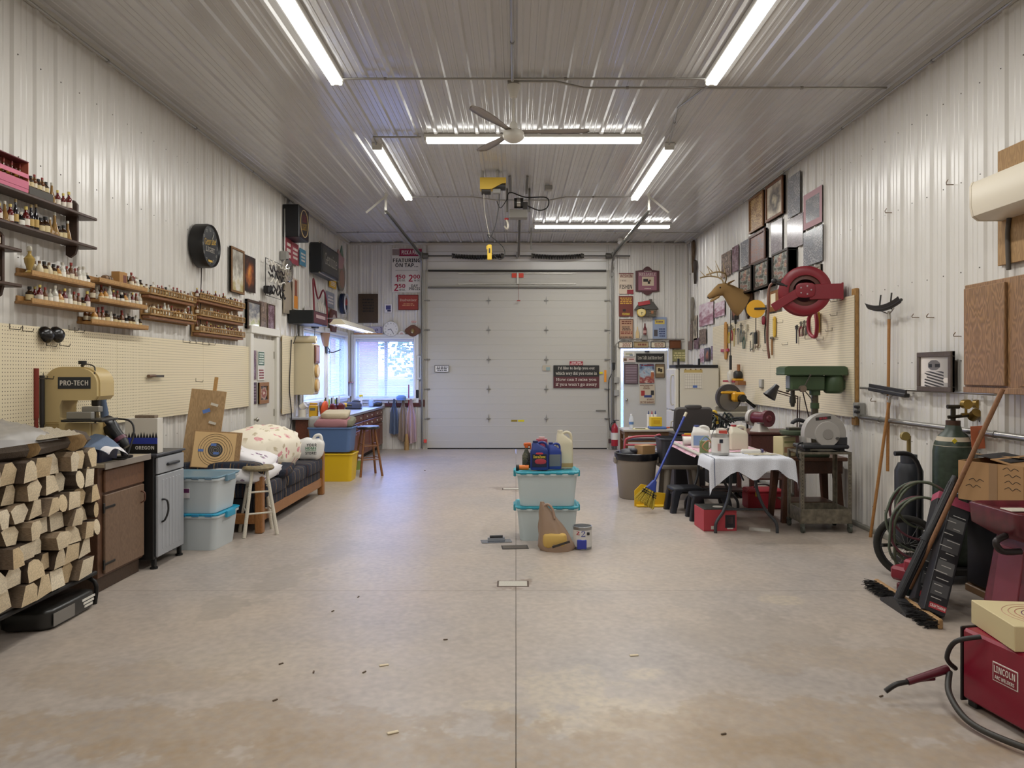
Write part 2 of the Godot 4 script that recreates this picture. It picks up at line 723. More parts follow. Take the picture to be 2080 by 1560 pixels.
func sheet(org: Vector3,S: Vector3,T: Vector3,N: Vector3,s0: float,s1: float,t0: float,t1: float)->Geo:
	var g:=G()
	var pts:=[]
	var k:=int(floor(s0/PITCH))
	while k*PITCH<s1:
		for r in RIB:
			var s: float=k*PITCH+r[0]
			if s>s0+0.001 and s<s1-0.001: pts.append([s,r[1]])
		k+=1
	pts.push_front([s0,rib_height(s0)])
	pts.append([s1,rib_height(s1)])
	for i in pts.size()-1:
		var a: Vector3=org+S*pts[i][0]+N*pts[i][1]
		var b: Vector3=org+S*pts[i+1][0]+N*pts[i+1][1]
		g.quad(a+T*t0,b+T*t0,b+T*t1,a+T*t1,N)
	return g

func rib_height(s: float)->float:
	var f:=fposmod(s,PITCH)
	for i in RIB.size()-1:
		if f>=RIB[i][0] and f<=RIB[i+1][0]:
			return lerpf(RIB[i][1],RIB[i+1][1],(f-RIB[i][0])/maxf(1e-6,RIB[i+1][0]-RIB[i][0]))
	return 0.0

func steel(col: String,sd: int,rough: float)->StandardMaterial3D:
	var key := "steel|%s|%d|%s" % [col,sd,rough]
	if mats.has(key): return mats[key]
	var a: StandardMaterial3D=m(col,rough).duplicate()
	# the slight buckling of thin rolled sheet
	if not texs.has("buckle"):
		save_tex("buckle",noise(51,0.014,2).get_seamless_image(256,256))
	a.uv1_triplanar=true
	a.uv1_world_triplanar=true
	a.uv1_scale=V(0.75,0.75,0.75)
	a.heightmap_enabled=true
	a.heightmap_texture=texs["buckle"]
	a.heightmap_scale=0.35
	mats[key]=a
	return a

func wall(called: String,org: Vector3,S: Vector3,N: Vector3,length: float,holes: Array,bare: Array,mat,screws:=true)->void:
	var w:=struct(called)
	var cuts:=[0.0,length]
	for h in holes+bare:
		cuts.append(clampf(h[0],0,length)); cuts.append(clampf(h[1],0,length))
	cuts.sort()
	for i in cuts.size()-1:
		if cuts[i+1]-cuts[i]<0.005: continue
		for y in spans(holes,cuts[i],cuts[i+1]):
			var c: Vector3=org+S*(cuts[i]+cuts[i+1])*0.5+Vector3.UP*(y[0]+y[1])*0.5-N*0.085
			var ext:=V(absf(S.x)*(cuts[i+1]-cuts[i])+absf(N.x)*0.16,y[1]-y[0],absf(S.z)*(cuts[i+1]-cuts[i])+absf(N.z)*0.16)
			part(w,"wall_core",G().box(c,ext),m("b9a88c",0.9))
	var k:=0.0
	while k<length:
		cuts.append(k)
		k+=0.9144
	cuts.sort()
	for i in cuts.size()-1:
		if cuts[i+1]-cuts[i]<0.005: continue
		for y in spans(holes+bare,cuts[i],cuts[i+1]):
			part(w,"steel_panel",sheet(org,S,Vector3.UP,N,cuts[i],cuts[i+1],y[0],y[1]),mat)
	if screws:
		var g:=G()
		var q:=RandomNumberGenerator.new()
		q.seed=called.hash()
		for row in [0.25,0.95,1.65,2.35,3.05,3.75]:
			var s:=0.083
			while s<length:
				if spans(holes+bare,s,s+0.001).any(func(y): return row>y[0] and row<y[1]):
					var p: Vector3=org+S*(s+q.randf_range(-0.004,0.004))+Vector3.UP*(row+q.randf_range(-0.006,0.006))
					g.cyl(p-N*0.001,p+N*0.005,0.006,0.004,6)
				s+=PITCH
		var o:=part(w,"screws",g,m("6f6a62",0.4,0.6))
		o.set_meta("kind","stuff")

func spans(holes: Array,a: float,b: float)->Array:
	var out:=[[0.0,CEIL]]
	for h in holes:
		if h[0]<b-0.0005 and h[1]>a+0.0005:
			var nx:=[]
			for y in out:
				if h[2]>y[0]: nx.append([y[0],minf(y[1],h[2])])
				if h[3]<y[1]: nx.append([maxf(y[0],h[3]),y[1]])
			out=nx.filter(func(y): return y[1]-y[0]>0.004)
	return out

func build_shell()->void:
	var lm:=steel("d4d0c9",1,0.27)
	var cm:=steel("c2c0bd",2,0.18)
	# side walls: s runs from the camera end to the door end
	var fwd:=V(0,0,-1)
	var z0:=ZF
	# windows on the bench side: s = z0 - z
	wall("wall_left",V(XL,0,z0),fwd,Vector3.RIGHT,z0-ZB,[[z0+11.2,z0+12.45,1.05,2.3],[z0+12.65,z0+14.2,1.05,2.3]],[],lm)
	wall("wall_right",V(XR,0,z0),fwd,Vector3.LEFT,z0-ZB,[],[],lm)
	# end wall: s = x - XL
	wall("wall_back",V(XL,0,ZB),Vector3.RIGHT,V(0,0,1),XR-XL,[[0.14,1.4,1.0,2.27],[1.63,5.28,0.0,3.62],[5.54,6.54,0.0,2.07]],[[1.63,5.28,3.62,CEIL]],lm)
	wall("wall_front",V(XR,0,ZF),Vector3.LEFT,V(0,0,-1),XR-XL,[],[],lm,false)
	# siding laid flat over the garage door
	var hd:=struct("trim_1")
	for i in 3:
		part(hd,"header_panel",G().box(V(0.025,3.62+0.197*(i+0.5),ZB-0.004),V(3.65,0.193,0.02),0.004),lm)
	# ceiling sheets with their ribs running lengthwise
	var ce:=struct("ceiling")
	part(ce,"ceiling_deck",G().box(V((XL+XR)*0.5,CEIL+0.09,(ZF+ZB)*0.5),V(XR-XL+0.5,0.16,ZF-ZB+0.5)),m("a89a84",0.9))
	var seams:=[ZF,0.9,-2.1,-4.9,-7.7,-10.7,ZB]
	var s:=0.0
	while s<XR-XL:
		var e:=minf(s+0.9144,XR-XL)
		for i in seams.size()-1:
			part(ce,"ceiling_panel",sheet(V(XL,CEIL-(0.0 if i % 2 else 0.0012),0),Vector3.RIGHT,V(0,0,1),Vector3.DOWN,s,e,seams[i+1]-0.02,seams[i]),cm)
		s=e
	# angle trim along the ceiling edges
	var tr:=struct("trim_2")
	for x in [XL+0.03,XR-0.03]:
		part(tr,"edge_angle",G().box(V(x,CEIL-0.04,(ZF+ZB)*0.5),V(0.05,0.045,ZF-ZB),0.006),m("bcb6ab",0.4))
	part(tr,"edge_angle",G().box(V((XL+XR)*0.5,CEIL-0.04,ZB+0.03),V(XR-XL-0.12,0.045,0.05),0.006),m("bcb6ab",0.4))
	# corner posts of the end wall
	var ct:=struct("trim_3")
	for x in [XL+0.035,XR-0.035]:
		part(ct,"corner_angle",G().box(V(x,CEIL*0.5,ZB+0.035),V(0.05,CEIL-0.06,0.05),0.006),m("d8d2c8",0.35))
	# base angles
	var ba:=struct("baseboard_right")
	part(ba,"base_angle",G().box(V(XR-0.024,0.02,(ZF+ZB)*0.5),V(0.045,0.04,ZF-ZB),0.005),m("8d8a80",0.6))
	ba=struct("baseboard_left")
	part(ba,"base_angle",G().box(V(XL+0.024,0.02,(ZF+ZB)*0.5),V(0.045,0.04,ZF-ZB),0.005),m("8d8a80",0.6))
	build_floor()

func build_floor()->void:
	var W:=704
	var H:=1760
	var X0:=-3.6
	var X1:=3.6
	var Z0:=3.4
	var Z1:=-14.6
	var big:=noise(101,0.006,4).get_image(W,H).get_data()
	var mid:=noise(102,0.03,4).get_image(W,H).get_data()
	var fin:=noise(103,0.16,3).get_image(W,H).get_data()
	var str:=noise(104,0.02,3)
	var bytes:=PackedByteArray()
	bytes.resize(W*H*3)
	# patches seen in the photograph: [u,v,reach x,reach z,colour,strength],all with ragged outlines
	var pale:=Color("c9baa2")
	var brown:=Color("a28c72")
	var grey:=Color("8f877d")
	var spots:=[]
	for p in [[1150,1400,0.3,0.25,pale,0.6],[1270,1450,0.34,0.2,pale,0.7],[1180,1480,0.25,0.12,pale,0.55],[1300,1368,0.12,0.1,pale,0.7],[985,1432,0.12,0.06,pale,0.6],[1590,1220,0.2,0.12,pale,0.55],
		[1180,1170,0.5,0.3,pale,0.3],[760,1160,0.6,0.5,pale,0.25],[450,1230,0.16,0.3,grey,0.35],[560,1180,0.16,0.5,grey,0.35],[680,1120,0.14,0.7,grey,0.35],[1190,940,0.5,0.7,grey,0.55],[860,935,0.8,0.6,grey,0.35],
		[1560,1106,0.12,0.08,grey,0.5],[1350,1490,0.5,0.25,brown,0.45],[400,1480,1.3,0.25,brown,0.55],[900,1540,1.5,0.28,brown,0.6],[1650,1470,0.9,0.3,brown,0.5],[1500,1535,1.4,0.2,brown,0.5],[250,1380,0.6,0.2,brown,0.3],[1700,1340,0.6,0.2,brown,0.3],
		[1042,1186,0.17,0.13,Color("6a5545"),0.6],[1038,993,0.25,0.2,Color("6f6054"),0.4],[1500,1290,0.6,0.4,grey,0.2],[600,1340,0.8,0.3,pale,0.2]]:
		var c:=fl(p[0],p[1])
		spots.append([c.x,c.z,p[2],p[3],p[4],p[5]])
	var lists:=[]
	for y in H:
		lists.append([])
	for sp in spots:
		for y in H:
			var z:=lerpf(Z0,Z1,float(y)/H)
			if absf(z-sp[1])<sp[3]*1.7: lists[y].append(sp)
	for y in H:
		var z:=lerpf(Z0,Z1,float(y)/H)
		for x in W:
			var i:=y*W+x
			var b:=big[i]/255.0-0.5
			var d:=mid[i]/255.0-0.5
			var f:=fin[i]/255.0-0.5
			var k:=1.0+0.1*b+0.07*d+0.1*f
			var r:=0.68*k
			var g:=(0.635-0.02*b)*k
			var bl:=(0.595-0.05*b)*k
			if lists[y].size():
				var wx:=lerpf(X0,X1,float(x)/W)
				for sp in lists[y]:
					var q:=V2((wx-sp[0])/sp[2],(z-sp[1])/sp[3]).length()+1.1*d+0.5*f
					if q<1.0:
						var a: float=sp[5]*smoothstep(1.0,0.8,q)*clampf(0.75+1.3*f,0.0,1.0)
						var c: Color=sp[4]
						r=lerpf(r,c.r,a); g=lerpf(g,c.g,a); bl=lerpf(bl,c.b,a)
			bytes[i*3]=int(clampf(r,0,1)*255)
			bytes[i*3+1]=int(clampf(g,0,1)*255)
			bytes[i*3+2]=int(clampf(bl,0,1)*255)
	save_tex("concrete",Image.create_from_data(W,H,false,Image.FORMAT_RGB8,bytes))
	var cm:=StandardMaterial3D.new()
	cm.albedo_texture=texs["concrete"]
	cm.roughness=0.4
	# finer dust and trowel marks
	cm.detail_enabled=true
	cm.detail_blend_mode=BaseMaterial3D.BLEND_MODE_MUL
	cm.detail_albedo=texs["dust"]
	cm.detail_uv_layer=BaseMaterial3D.DETAIL_UV_2
	cm.uv2_triplanar=true
	cm.uv2_world_triplanar=true
	cm.uv2_scale=V(0.9,0.9,0.9)
	var flo:=struct("floor")
	part(flo,"sub_base",G().box(V(0.03,-0.19,(ZF+ZB)*0.5),V(XR-XL+0.3,0.16,ZF-ZB+0.3)),m("57503f",0.9))
	var zs:=[ZF,-0.6,-5.07,-9.5,ZB-0.1]
	var xs:=[XL-0.1,0.0,XR+0.1]
	for i in 4:
		for j in 2:
			var g:=G()
			var a:=V(xs[j]+0.0015,0,zs[i+1]+0.0015)
			var b:=V(xs[j+1]-0.0015,0,zs[i]-0.0015)
			var u:=func(p: Vector3)->Vector2: return V2((p.x-X0)/(X1-X0),(Z0-p.z)/(Z0-Z1))
			var p0:=V(a.x,0,a.z)
			var p1:=V(b.x,0,a.z)
			var p2:=V(b.x,0,b.z)
			var p3:=V(a.x,0,b.z)
			g.tris(p0,p1,p2,Vector3.UP,Vector3.UP,Vector3.UP,u.call(p0),u.call(p1),u.call(p2))
			g.tris(p0,p2,p3,Vector3.UP,Vector3.UP,Vector3.UP,u.call(p0),u.call(p2),u.call(p3))
			var dn:=V(0,-0.1,0)
			g.quad(p0,p1,p1+dn,p0+dn,V(0,0,-1))
			g.quad(p3,p2,p2+dn,p3+dn,V(0,0,1))
			g.quad(p0,p3,p3+dn,p0+dn,V(-1,0,0))
			g.quad(p1,p2,p2+dn,p1+dn,V(1,0,0))
			part(flo,"concrete_slab",g,cm)

func build_outside()->void:
	var gr:=struct("ground_outside")
	part(gr,"lawn",G().box(V(0,-0.36,-30),V(90,0.1,90)),mt("blot","7d9a62",V(0.3,0.3,0.3),0.9))
	part(gr,"gravel_apron",G().box(V(0,-0.3,-17),V(12,0.08,5)),mt("speck","b5ada2",V(0.6,0.6,0.6),0.9))
	# red barn seen through the end window
	var b:=thing("barn","red sided barn with white trim outside beyond the end window","barn",V(-7.6,-0.31,-23))
	part(b,"wall",G().box(V(0,1.6,0),V(5.5,3.2,4)),m("b06a62",0.8))
	part(b,"roof",G().prism([V2(-3,3.2),V2(3,3.2),V2(0,4.6)],4.4),m("8d8f96",0.6))
	part(b,"window",G().box(V(1.9,1.5,2.02),V(0.9,1.2,0.08),0.02),m("e6e9ee",0.5))
	part(b,"corner_board",G().box(V(2.72,1.6,2.0),V(0.14,3.2,0.14)),m("e8e6e2",0.6))
	# leafy tree
	var t:=thing("tree","leafy green tree outside beyond the end window","tree",V(-3.2,-0.31,-26.5))
	part(t,"trunk",G().cyl(Vector3.ZERO,V(0,2.2,0),0.18,0.12,10),m("6b5a48",0.9))
	var g:=G()
	var q:=RandomNumberGenerator.new()
	q.seed=5
	for i in 900:
		var d:=V(q.randfn(),q.randfn(),q.randfn()).normalized()*pow(q.randf(),0.4)*1.8
		var c:=V(0,3.0,0)+d*V(1.1,0.9,1.0)
		var e:=Basis.from_euler(V(q.randf()*TAU,q.randf()*TAU,0))
		g.quad(c+e*V(-0.09,-0.05,0),c+e*V(0.09,-0.05,0),c+e*V(0.09,0.05,0),c+e*V(-0.09,0.05,0),e.z)
	part(t,"foliage",g,m("6f9a52",0.8)).set_meta("kind","stuff")
	var ac:=thing("air_conditioner_unit","pale square condenser unit outside below the end window","condenser",px(812,800,16.0)*V(1,0,1)+V(0,-0.26,0))
	part(ac,"case",G().box(V(0,0.75,0),V(0.55,1.5,0.5),0.02),m("c9c6c2",0.6))
	for i in 9:
		part(ac,"louvre",G().box(V(0,0.9+i*0.06,0.255),V(0.46,0.02,0.02)),m("8f8c88",0.6))

# ---------- signs ----------
# a flat board facing local +Z: lines = [text,x,y,w,h,colour,serif] in shares of the board's width and height from its centre
func board(called: String,label: String,category: String,c: Vector3,turn: float,w: float,h: float,col,lines:=[],o:={})->Node3D:
	var t=thing(called,label,category,c,turn,o.get("group",""))
	var dp: float=o.get("depth",0.012)
	var face: StandardMaterial3D=m(col if col else "888888",o.get("rough",0.5)) if col is String else col
	var fw: float=o.get("frame",0.0)
	if o.has("outline"):
		part(t,"board",G().prism(o.outline,dp,V(0,0,dp*0.5)),face)
	elif o.has("pic"):
		part(t,"board",G().box(V(0,0,dp*0.5),V(w,h,dp)),m(o.get("edge","3a332c"),0.6))
		var g=G()
		var q=dp+0.0012
		var iw: float=w*0.5-fw-o.get("mount",0.0)
		var ih: float=h*0.5-fw-o.get("mount",0.0)
		if o.get("mount",0.0)>0.0:
			part(t,"mount",G().box(V(0,0,dp+0.0003),V(w-fw*2,h-fw*2,0.0008)),m(o.get("mount_col","cfc6b4"),0.7))
		g.quad_uv(V(-iw,ih,q),V(iw,ih,q),V(iw,-ih,q),V(-iw,-ih,q),V(0,0,1))
		part(t,"print",g,picture(o.pic,o.get("rough",0.45)))
	else:
		part(t,"board",G().box(V(0,0,dp*0.5),V(w,h,dp),minf(0.003,dp*0.3)),face)
	if fw>0.0:
		var fm=o.get("frame_mat",null)
		if fm==null: fm=mt("grain",o.get("frame_col","6b4c30"),V(3,3,3),0.45)
		var fd: float=o.get("frame_depth",dp+0.012)
		for s in [-1.0,1.0]:
			part(t,"frame_rail",G().box(V(0,s*(h*0.5-fw*0.5),fd*0.5),V(w,fw,fd),0.003),fm)
			part(t,"frame_stile",G().box(V(s*(w*0.5-fw*0.5),0,fd*0.5),V(fw,h-fw*2,fd),0.003),fm)
	if o.get("glazed",false):
		part(t,"glass",G().box(V(0,0,dp+0.005),V(w-fw*2,h-fw*2,0.002)),glass("f4f6f8",0.08))
	var kb=0
	for b in o.get("bands",[]):
		kb+=1
		part(t,"band",G().box(V(b[0]*w,b[1]*h,dp+0.0006+0.0005*kb),V(b[2]*w,b[3]*h,0.0014)),m(b[4],0.5))
	for l in lines:
		if l[0].begins_with("~"):
			# print too small to read in the photograph: rows of word-long strokes
			var rows=int(l[0].substr(1))
			var g=G()
			var q=RandomNumberGenerator.new()
			q.seed=label.hash()+rows
			for k in rows:
				var x=-0.5+q.randf()*0.12
				while x<0.44:
					var e: float=minf(x+q.randf_range(0.1,0.3),0.5)
					g.box(V((l[1]+(x+e)*0.5*l[3])*w,(l[2]+(0.5-(k+0.5)/rows)*l[4])*h,dp+0.0022+0.0005*kb),V((e-x)*l[3]*w,l[4]*h/rows*0.55,0.0008))
					x=e+0.05
			part(t,"small_print",g,m(l[5],0.5)).set_meta("kind","stuff")
			continue
		text(t,l[0],V(l[1]*w,l[2]*h,dp+0.0022+0.0005*kb),l[3]*w,l[4]*h,m(l[5],0.5),Basis(),l.size()>6 and l[6])
	return t

# rectangles on the walls: v0,v1 are top and bottom measured at pixel column ua,ub is the other end
func on_left(ua: float,v0: float,v1: float,ub: float,off:=0.022)->Array:
	var a=lw(ua,v0,off)
	var b=lw(ua,v1,off)
	var e=lw(ub,v0,off)
	return [V(a.x,(a.y+b.y)*0.5,(a.z+e.z)*0.5),absf(a.z-e.z),a.y-b.y]

func on_right(ua: float,v0: float,v1: float,ub: float,off:=0.022)->Array:
	var a=rw(ua,v0,off)
	var b=rw(ua,v1,off)
	var e=rw(ub,v0,off)
	return [V(a.x,(a.y+b.y)*0.5,(a.z+e.z)*0.5),absf(a.z-e.z),a.y-b.y]

func on_back(u0: float,v0: float,u1: float,v1: float,off:=0.022)->Array:
	var a=bw(u0,v0,off)
	var b=bw(u1,v1,off)
	return [(a+b)*0.5,b.x-a.x,a.y-b.y]

const TL:=PI/2
const TR:=-PI/2

func lsign(called,label,category,r: Array,col,lines:=[],o:={})->Node3D:
	var a=on_left(r[0],r[1],r[2],r[3],o.get("off",0.022))
	return board(called,label,category,a[0],TL,a[1],a[2],col,lines,o)

func rsign(called,label,category,r: Array,col,lines:=[],o:={})->Node3D:
	var a=on_right(r[0],r[1],r[2],r[3],o.get("off",0.022))
	return board(called,label,category,a[0],TR,a[1],a[2],col,lines,o)

func bsign(called,label,category,r: Array,col,lines:=[],o:={})->Node3D:
	var a=on_back(r[0],r[1],r[2],r[3],o.get("off",0.022))
	return board(called,label,category,a[0],0.0,a[1],a[2],col,lines,o)

# ---------- windows and doors ----------
func window(called: String,c: Vector3,turn: float,w: float,h: float)->void:
	var t=struct(called,c)
	t.rotation.y=turn
	var wm=m("dfe0e2",0.45)
	for s in [-1.0,1.0]:
		part(t,"window_jamb",G().box(V(s*(w*0.5-0.02),0,-0.05),V(0.04,h,0.24),0.004),wm)
		part(t,"window_head" if s>0 else "window_sill",G().box(V(0,s*(h*0.5-0.02),-0.05 if s>0 else -0.03),V(w-0.08,0.04,0.24 if s>0 else 0.28),0.004),wm)
		# flat casing on the room side
		part(t,"window_casing",G().box(V(s*(w*0.5+0.025),0,0.035),V(0.06,h+0.12,0.022),0.004),wm)
		part(t,"window_casing",G().box(V(0,s*(h*0.5+0.03),0.035),V(w-0.012,0.06,0.022),0.004),wm)
		var pw=w*0.5-0.06
		var sash=part(t,"window_sash",G().box(V(s*(pw*0.5+0.01),h*0.5-0.06,-0.1),V(pw+0.03,0.045,0.03),0.003).box(V(s*(pw*0.5+0.01),-h*0.5+0.06,-0.1),V(pw+0.03,0.045,0.03),0.003).box(V(s*0.012,0,-0.1),V(0.05,h-0.16,0.03),0.003).box(V(s*(pw+0.005),0,-0.1),V(0.045,h-0.16,0.03),0.003),m("e9eaec",0.4))
		part(sash,"window_pane",G().box(V(s*(pw*0.5+0.01),0,-0.1),V(pw-0.04,h-0.15,0.005)),glass("f2f6ff",0.06))
	# lowered mini blind
	part(t,"blind_headrail",G().box(V(0,h*0.5-0.06,0.0),V(w-0.1,0.035,0.03),0.004),wm)
	var g=G()
	var y=h*0.5-0.09
	var b=R(Vector3.RIGHT,38)
	while y>-h*0.5+0.075:
		g.at(V(0,y,0),b).box(Vector3.ZERO,V(w-0.11,0.0012,0.022))
		y-=0.0215
	g.at(Vector3.ZERO)
	for s in [-0.36,0.0,0.36]:
		g.cyl(V(s*w,-h*0.5+0.07,0.012),V(s*w,h*0.5-0.07,0.012),0.0012,-1,4)
	var sl=part(t,"blind_slats",g,m("e4e6ee",0.5))
	sl.set_meta("kind","stuff")
	part(t,"blind_bottom_rail",G().box(V(0,-h*0.5+0.065,0.0),V(w-0.11,0.014,0.024),0.003),wm)
	part(t,"blind_cord",G().cyl(V(-w*0.42,-h*0.25,0.028),V(-w*0.42,h*0.5-0.06,0.028),0.0025,-1,5),wm)

func build_openings()->void:
	window("window_1",V(XL,1.675,-11.825),TL,1.25,1.25)
	window("window_2",V(XL,1.675,-13.425),TL,1.55,1.25)
	window("window_3",V(XL+0.77,1.635,ZB),0,1.26,1.27)
	# side door in the wall behind the couch
	var d=struct("door_1",V(XL+0.002,0,-9.5))
	d.rotation.y=TL
	var wm=m("d8d4c9",0.5)
	for s in [-1.0,1.0]:
		part(d,"door_casing",G().box(V(s*0.49,1.03,0.04),V(0.1,2.06,0.08),0.006),wm)
		part(d,"door_stop",G().box(V(s*0.425,1.01,0.02),V(0.03,2.02,0.04),0.003),wm)
	part(d,"door_casing",G().box(V(0,2.11,0.045),V(1.08,0.1,0.09),0.006),wm)
	var lf=part(d,"door_leaf",G().box(V(0,1.005,0.022),V(0.82,2.0,0.04),0.004),m("cfcabd",0.5))
	part(lf,"door_knob",G().cyl(V(-0.35,0.95,0.04),V(-0.35,0.95,0.075),0.013,-1,10).lump(V(-0.35,0.95,0.09),V(0.055,0.055,0.045),1.0,12,8),m("a8a49a",0.25,0.9))
	for y in [0.2,1.0,1.8]:
		part(lf,"hinge",G().cyl(V(0.412,y-0.05,0.045),V(0.412,y+0.05,0.045),0.008,-1,8),m("8f8a7c",0.4,0.7))
	# entry door beside the garage door,standing a hand's breadth open on its latch side
	var e=struct("door_2",V(2.61,0,ZB))
	for s in [-1.0,1.0]:
		part(e,"door_jamb",G().box(V(s*0.49,1.035,-0.06),V(0.022,2.07,0.2),0.003),m("dfe0e4",0.45))
		part(e,"door_casing",G().box(V(s*0.53,1.035,0.03),V(0.07,2.07,0.03),0.004),m("cfcbc0",0.5))
	part(e,"door_jamb",G().box(V(0,2.055,-0.06),V(0.956,0.022,0.2),0.003),m("dfe0e4",0.45))
	part(e,"door_casing",G().box(V(0,2.11,0.03),V(1.12,0.07,0.03),0.004),m("cfcbc0",0.5))
	var l2=part(e,"door_leaf",G().box(V(0.023,1.005,0.01),V(0.9,2.0,0.045),0.004),m("c3c1bb",0.5))
	part(l2,"door_knob",G().cyl(V(-0.37,1.0,0.03),V(-0.37,1.0,0.06),0.014,-1,10).lump(V(-0.37,1.0,0.08),V(0.06,0.06,0.05),1.0,12,8),m("a39f94",0.25,0.9))
	part(l2,"door_closer",G().box(V(0.05,1.985,0.05),V(0.09,0.03,0.035),0.004),m("2f2c29",0.5))

func build_garage_door()->void:
	var d=struct("door_3",V(0.025,0,ZB))
	var pm=m("b9b5ab",0.45)
	var galv=m("8d8b86",0.4,0.6)
	part(d,"outer_skin",G().box(V(0,1.81,-0.06),V(3.72,3.64,0.02)),m("c9c6bf",0.6))
	for i in 6:
		var y=0.02+i*0.6
		var s=part(d,"door_section",G().box(V(0,y+0.3,-0.02),V(3.66,0.6,0.05),0.004),pm)
		# pressed grooves along each section
		for k in [0.15,0.3,0.45]:
			part(s,"groove",G().box(V(0,y+k,0.0055),V(3.6,0.012,0.003),0.0014),pm)
		if i>0:
			for hx in [-0.58,0.59]:
				var dia=[V2(-0.04,0),V2(-0.012,0.02),V2(0,0.09),V2(0.012,0.02),V2(0.04,0),V2(0.012,-0.02),V2(0,-0.09),V2(-0.012,-0.02)]
				part(s,"hinge",G().prism(dia,0.01,V(hx,y,0.012)).cyl(V(hx-0.045,y,0.02),V(hx+0.045,y,0.02),0.009,-1,8),galv)
			for hx in [-1.81,1.81]:
				part(s,"roller_hinge",G().box(V(hx,y,0.02),V(0.07,0.03,0.03),0.004).cyl(V(hx,y,0.04),V(hx+signf(hx)*0.08,y,0.04),0.008,-1,8),galv)
	for yy in [[3.645,"2e2b28",0.035],[3.305,"6b6862",0.03]]:
		part(d,"strut",G().box(V(0,yy[0]-0.02,0.03),V(3.62,yy[2],0.05),0.006),m(yy[1],0.45,0.5))
	# perforated reinforcing angles and the opener's bracket
	for yy in [3.575,3.36]:
		var g=G().box(V(0,yy,0.02),V(2.4,0.03,0.02),0.003)
		part(d,"slotted_angle",g,m("b9b5ac",0.35,0.6))
		var g2=G()
		for i in 90:
			g2.box(V(-1.18+i*0.0265,yy,0.0305),V(0.012,0.012,0.002))
		part(d,"slots",g2,m("57534c",0.6)).set_meta("kind","stuff")
	part(d,"opener_bracket",G().box(V(0.01,3.47,0.035),V(0.04,0.24,0.025),0.003),m("c2beb5",0.35,0.6))
	for s in [-1.0,1.0]:
		part(d,"warning_sticker",G().box(V(0.01+s*0.07,3.53,0.032),V(0.1,0.09,0.002)),m("d8432c",0.5))
	part(d,"bottom_seal",G().box(V(0,0.012,-0.02),V(3.66,0.024,0.06),0.004),m("1f1d1c",0.8))
	for x in [[-0.06,"8d7a24"],[0.08,"d6c61f"]]:
		part(d,"yellow_sticker",G().box(V(x[0],0.575,0.0065),V(0.125,0.04,0.002)),m(x[1],0.5))
	# upright tracks
	for s in [-1.0,1.0]:
		part(d,"track_upright",G().box(V(s*1.92,1.83,0.06),V(0.03,3.62,0.05),0.006).box(V(s*1.945,1.83,0.035),V(0.012,3.62,0.08),0.003),galv)
		part(d,"side_trim",G().box(V(s*1.85,1.83,0.012),V(0.05,3.62,0.02),0.004),m("a9a498",0.5))
	part(d,"photo_eye",G().box(V(-1.86,0.17,0.09),V(0.06,0.07,0.04),0.008),m("d9483c",0.5))
	part(d,"photo_eye",G().box(V(1.87,0.17,0.09),V(0.05,0.09,0.04),0.008),m("4a3330",0.5))
	part(d,"slide_lock",G().box(V(1.7,0.78,0.015),V(0.2,0.03,0.02),0.003),galv)
	# release cord
	part(d,"release_cord",G().cyl(V(0.03,3.02,0.09),V(0.03,3.34,0.09),0.003,-1,5),m("8a2f26",0.7))
	part(d,"release_handle",G().box(V(0.03,3.01,0.09),V(0.07,0.02,0.03),0.006),m("b03027",0.5))
	# torsion shaft with its springs
	var t=thing("torsion_spring_shaft","steel shaft with two black coil springs above the garage door","spring shaft",V(0,3.905,ZB+0.15))
	part(t,"shaft",G().cyl(V(-1.86,0,0),V(2.3,0,0),0.014,-1,10),m("4e4b47",0.4,0.7))
	for sp in [[-1.26,-0.27],[0.34,1.34]]:
		var rings=[]
		var n=160
		var g=G()
		var pts=[]
		for i in n*6/2:
			var f=float(i)/(n*3-1)
			var a=f*62.0*TAU/2
			var sag=-0.028*sin(PI*f)
			pts.append(V(lerpf(sp[0],sp[1],f),sag+cos(a)*0.043,sin(a)*0.043))
		g.tube(pts,0.009,5)
		part(t,"coil_spring",g,m("191816",0.5,0.3))
		for e in [0,1]:
			part(t,"spring_cone",G().cyl(V(sp[e]-0.03,0,0),V(sp[e]+0.03,0,0),0.055,0.04,12),m("5b5852",0.5,0.6))
	for x in [-1.82,1.86]:
		part(t,"cable_drum",G().cyl(V(x-0.05,0,0),V(x+0.05,0,0),0.062,0.055,14),m("6a6762",0.5,0.6))
	for x in [-1.9,0.02,1.95]:
		part(t,"bearing_plate",G().box(V(x,0.02,-0.06),V(0.03,0.12,0.17),0.004),galv)
	# the two horizontal tracks,each hung from the ceiling
	for s in [-1.0,1.0]:
		var x=-1.9 if s<0 else 1.94
		var tk=thing("door_track","galvanised overhead garage door track hung from the ceiling on the %s side" % ("clock" if s<0 else "deer head"),"track",V(x,0,0))
		var prof=[]
		for i in 9:
			var a=PI*0.5*i/8
			prof.append(V(0,3.5+0.38*sin(a),ZB+0.09+0.38*(1-cos(a))))
		prof.append(V(0,3.9,-10.35))
		var g=G()
		for off in [-0.026,0.026]:
			var pp=[]
			for p in prof: pp.append(p+V(0,off,0))
			g.tube(pp,0.006,5)
		for i in prof.size()-1:
			var dirv: Vector3=(prof[i+1]-prof[i]).normalized()
			var up=dirv.cross(Vector3.RIGHT).normalized()*0.028
			var ox=V(0.016*s,0,0)
			g.quad(prof[i]-up+ox,prof[i+1]-up+ox,prof[i+1]+up+ox,prof[i]+up+ox,V(-s,0,0))
			g.quad(prof[i]-up+ox,prof[i+1]-up+ox,prof[i+1]-up-ox,prof[i]-up-ox,-up)
			g.quad(prof[i]+up+ox,prof[i+1]+up+ox,prof[i+1]+up-ox,prof[i]+up-ox,up)
		part(tk,"rail",g,galv)
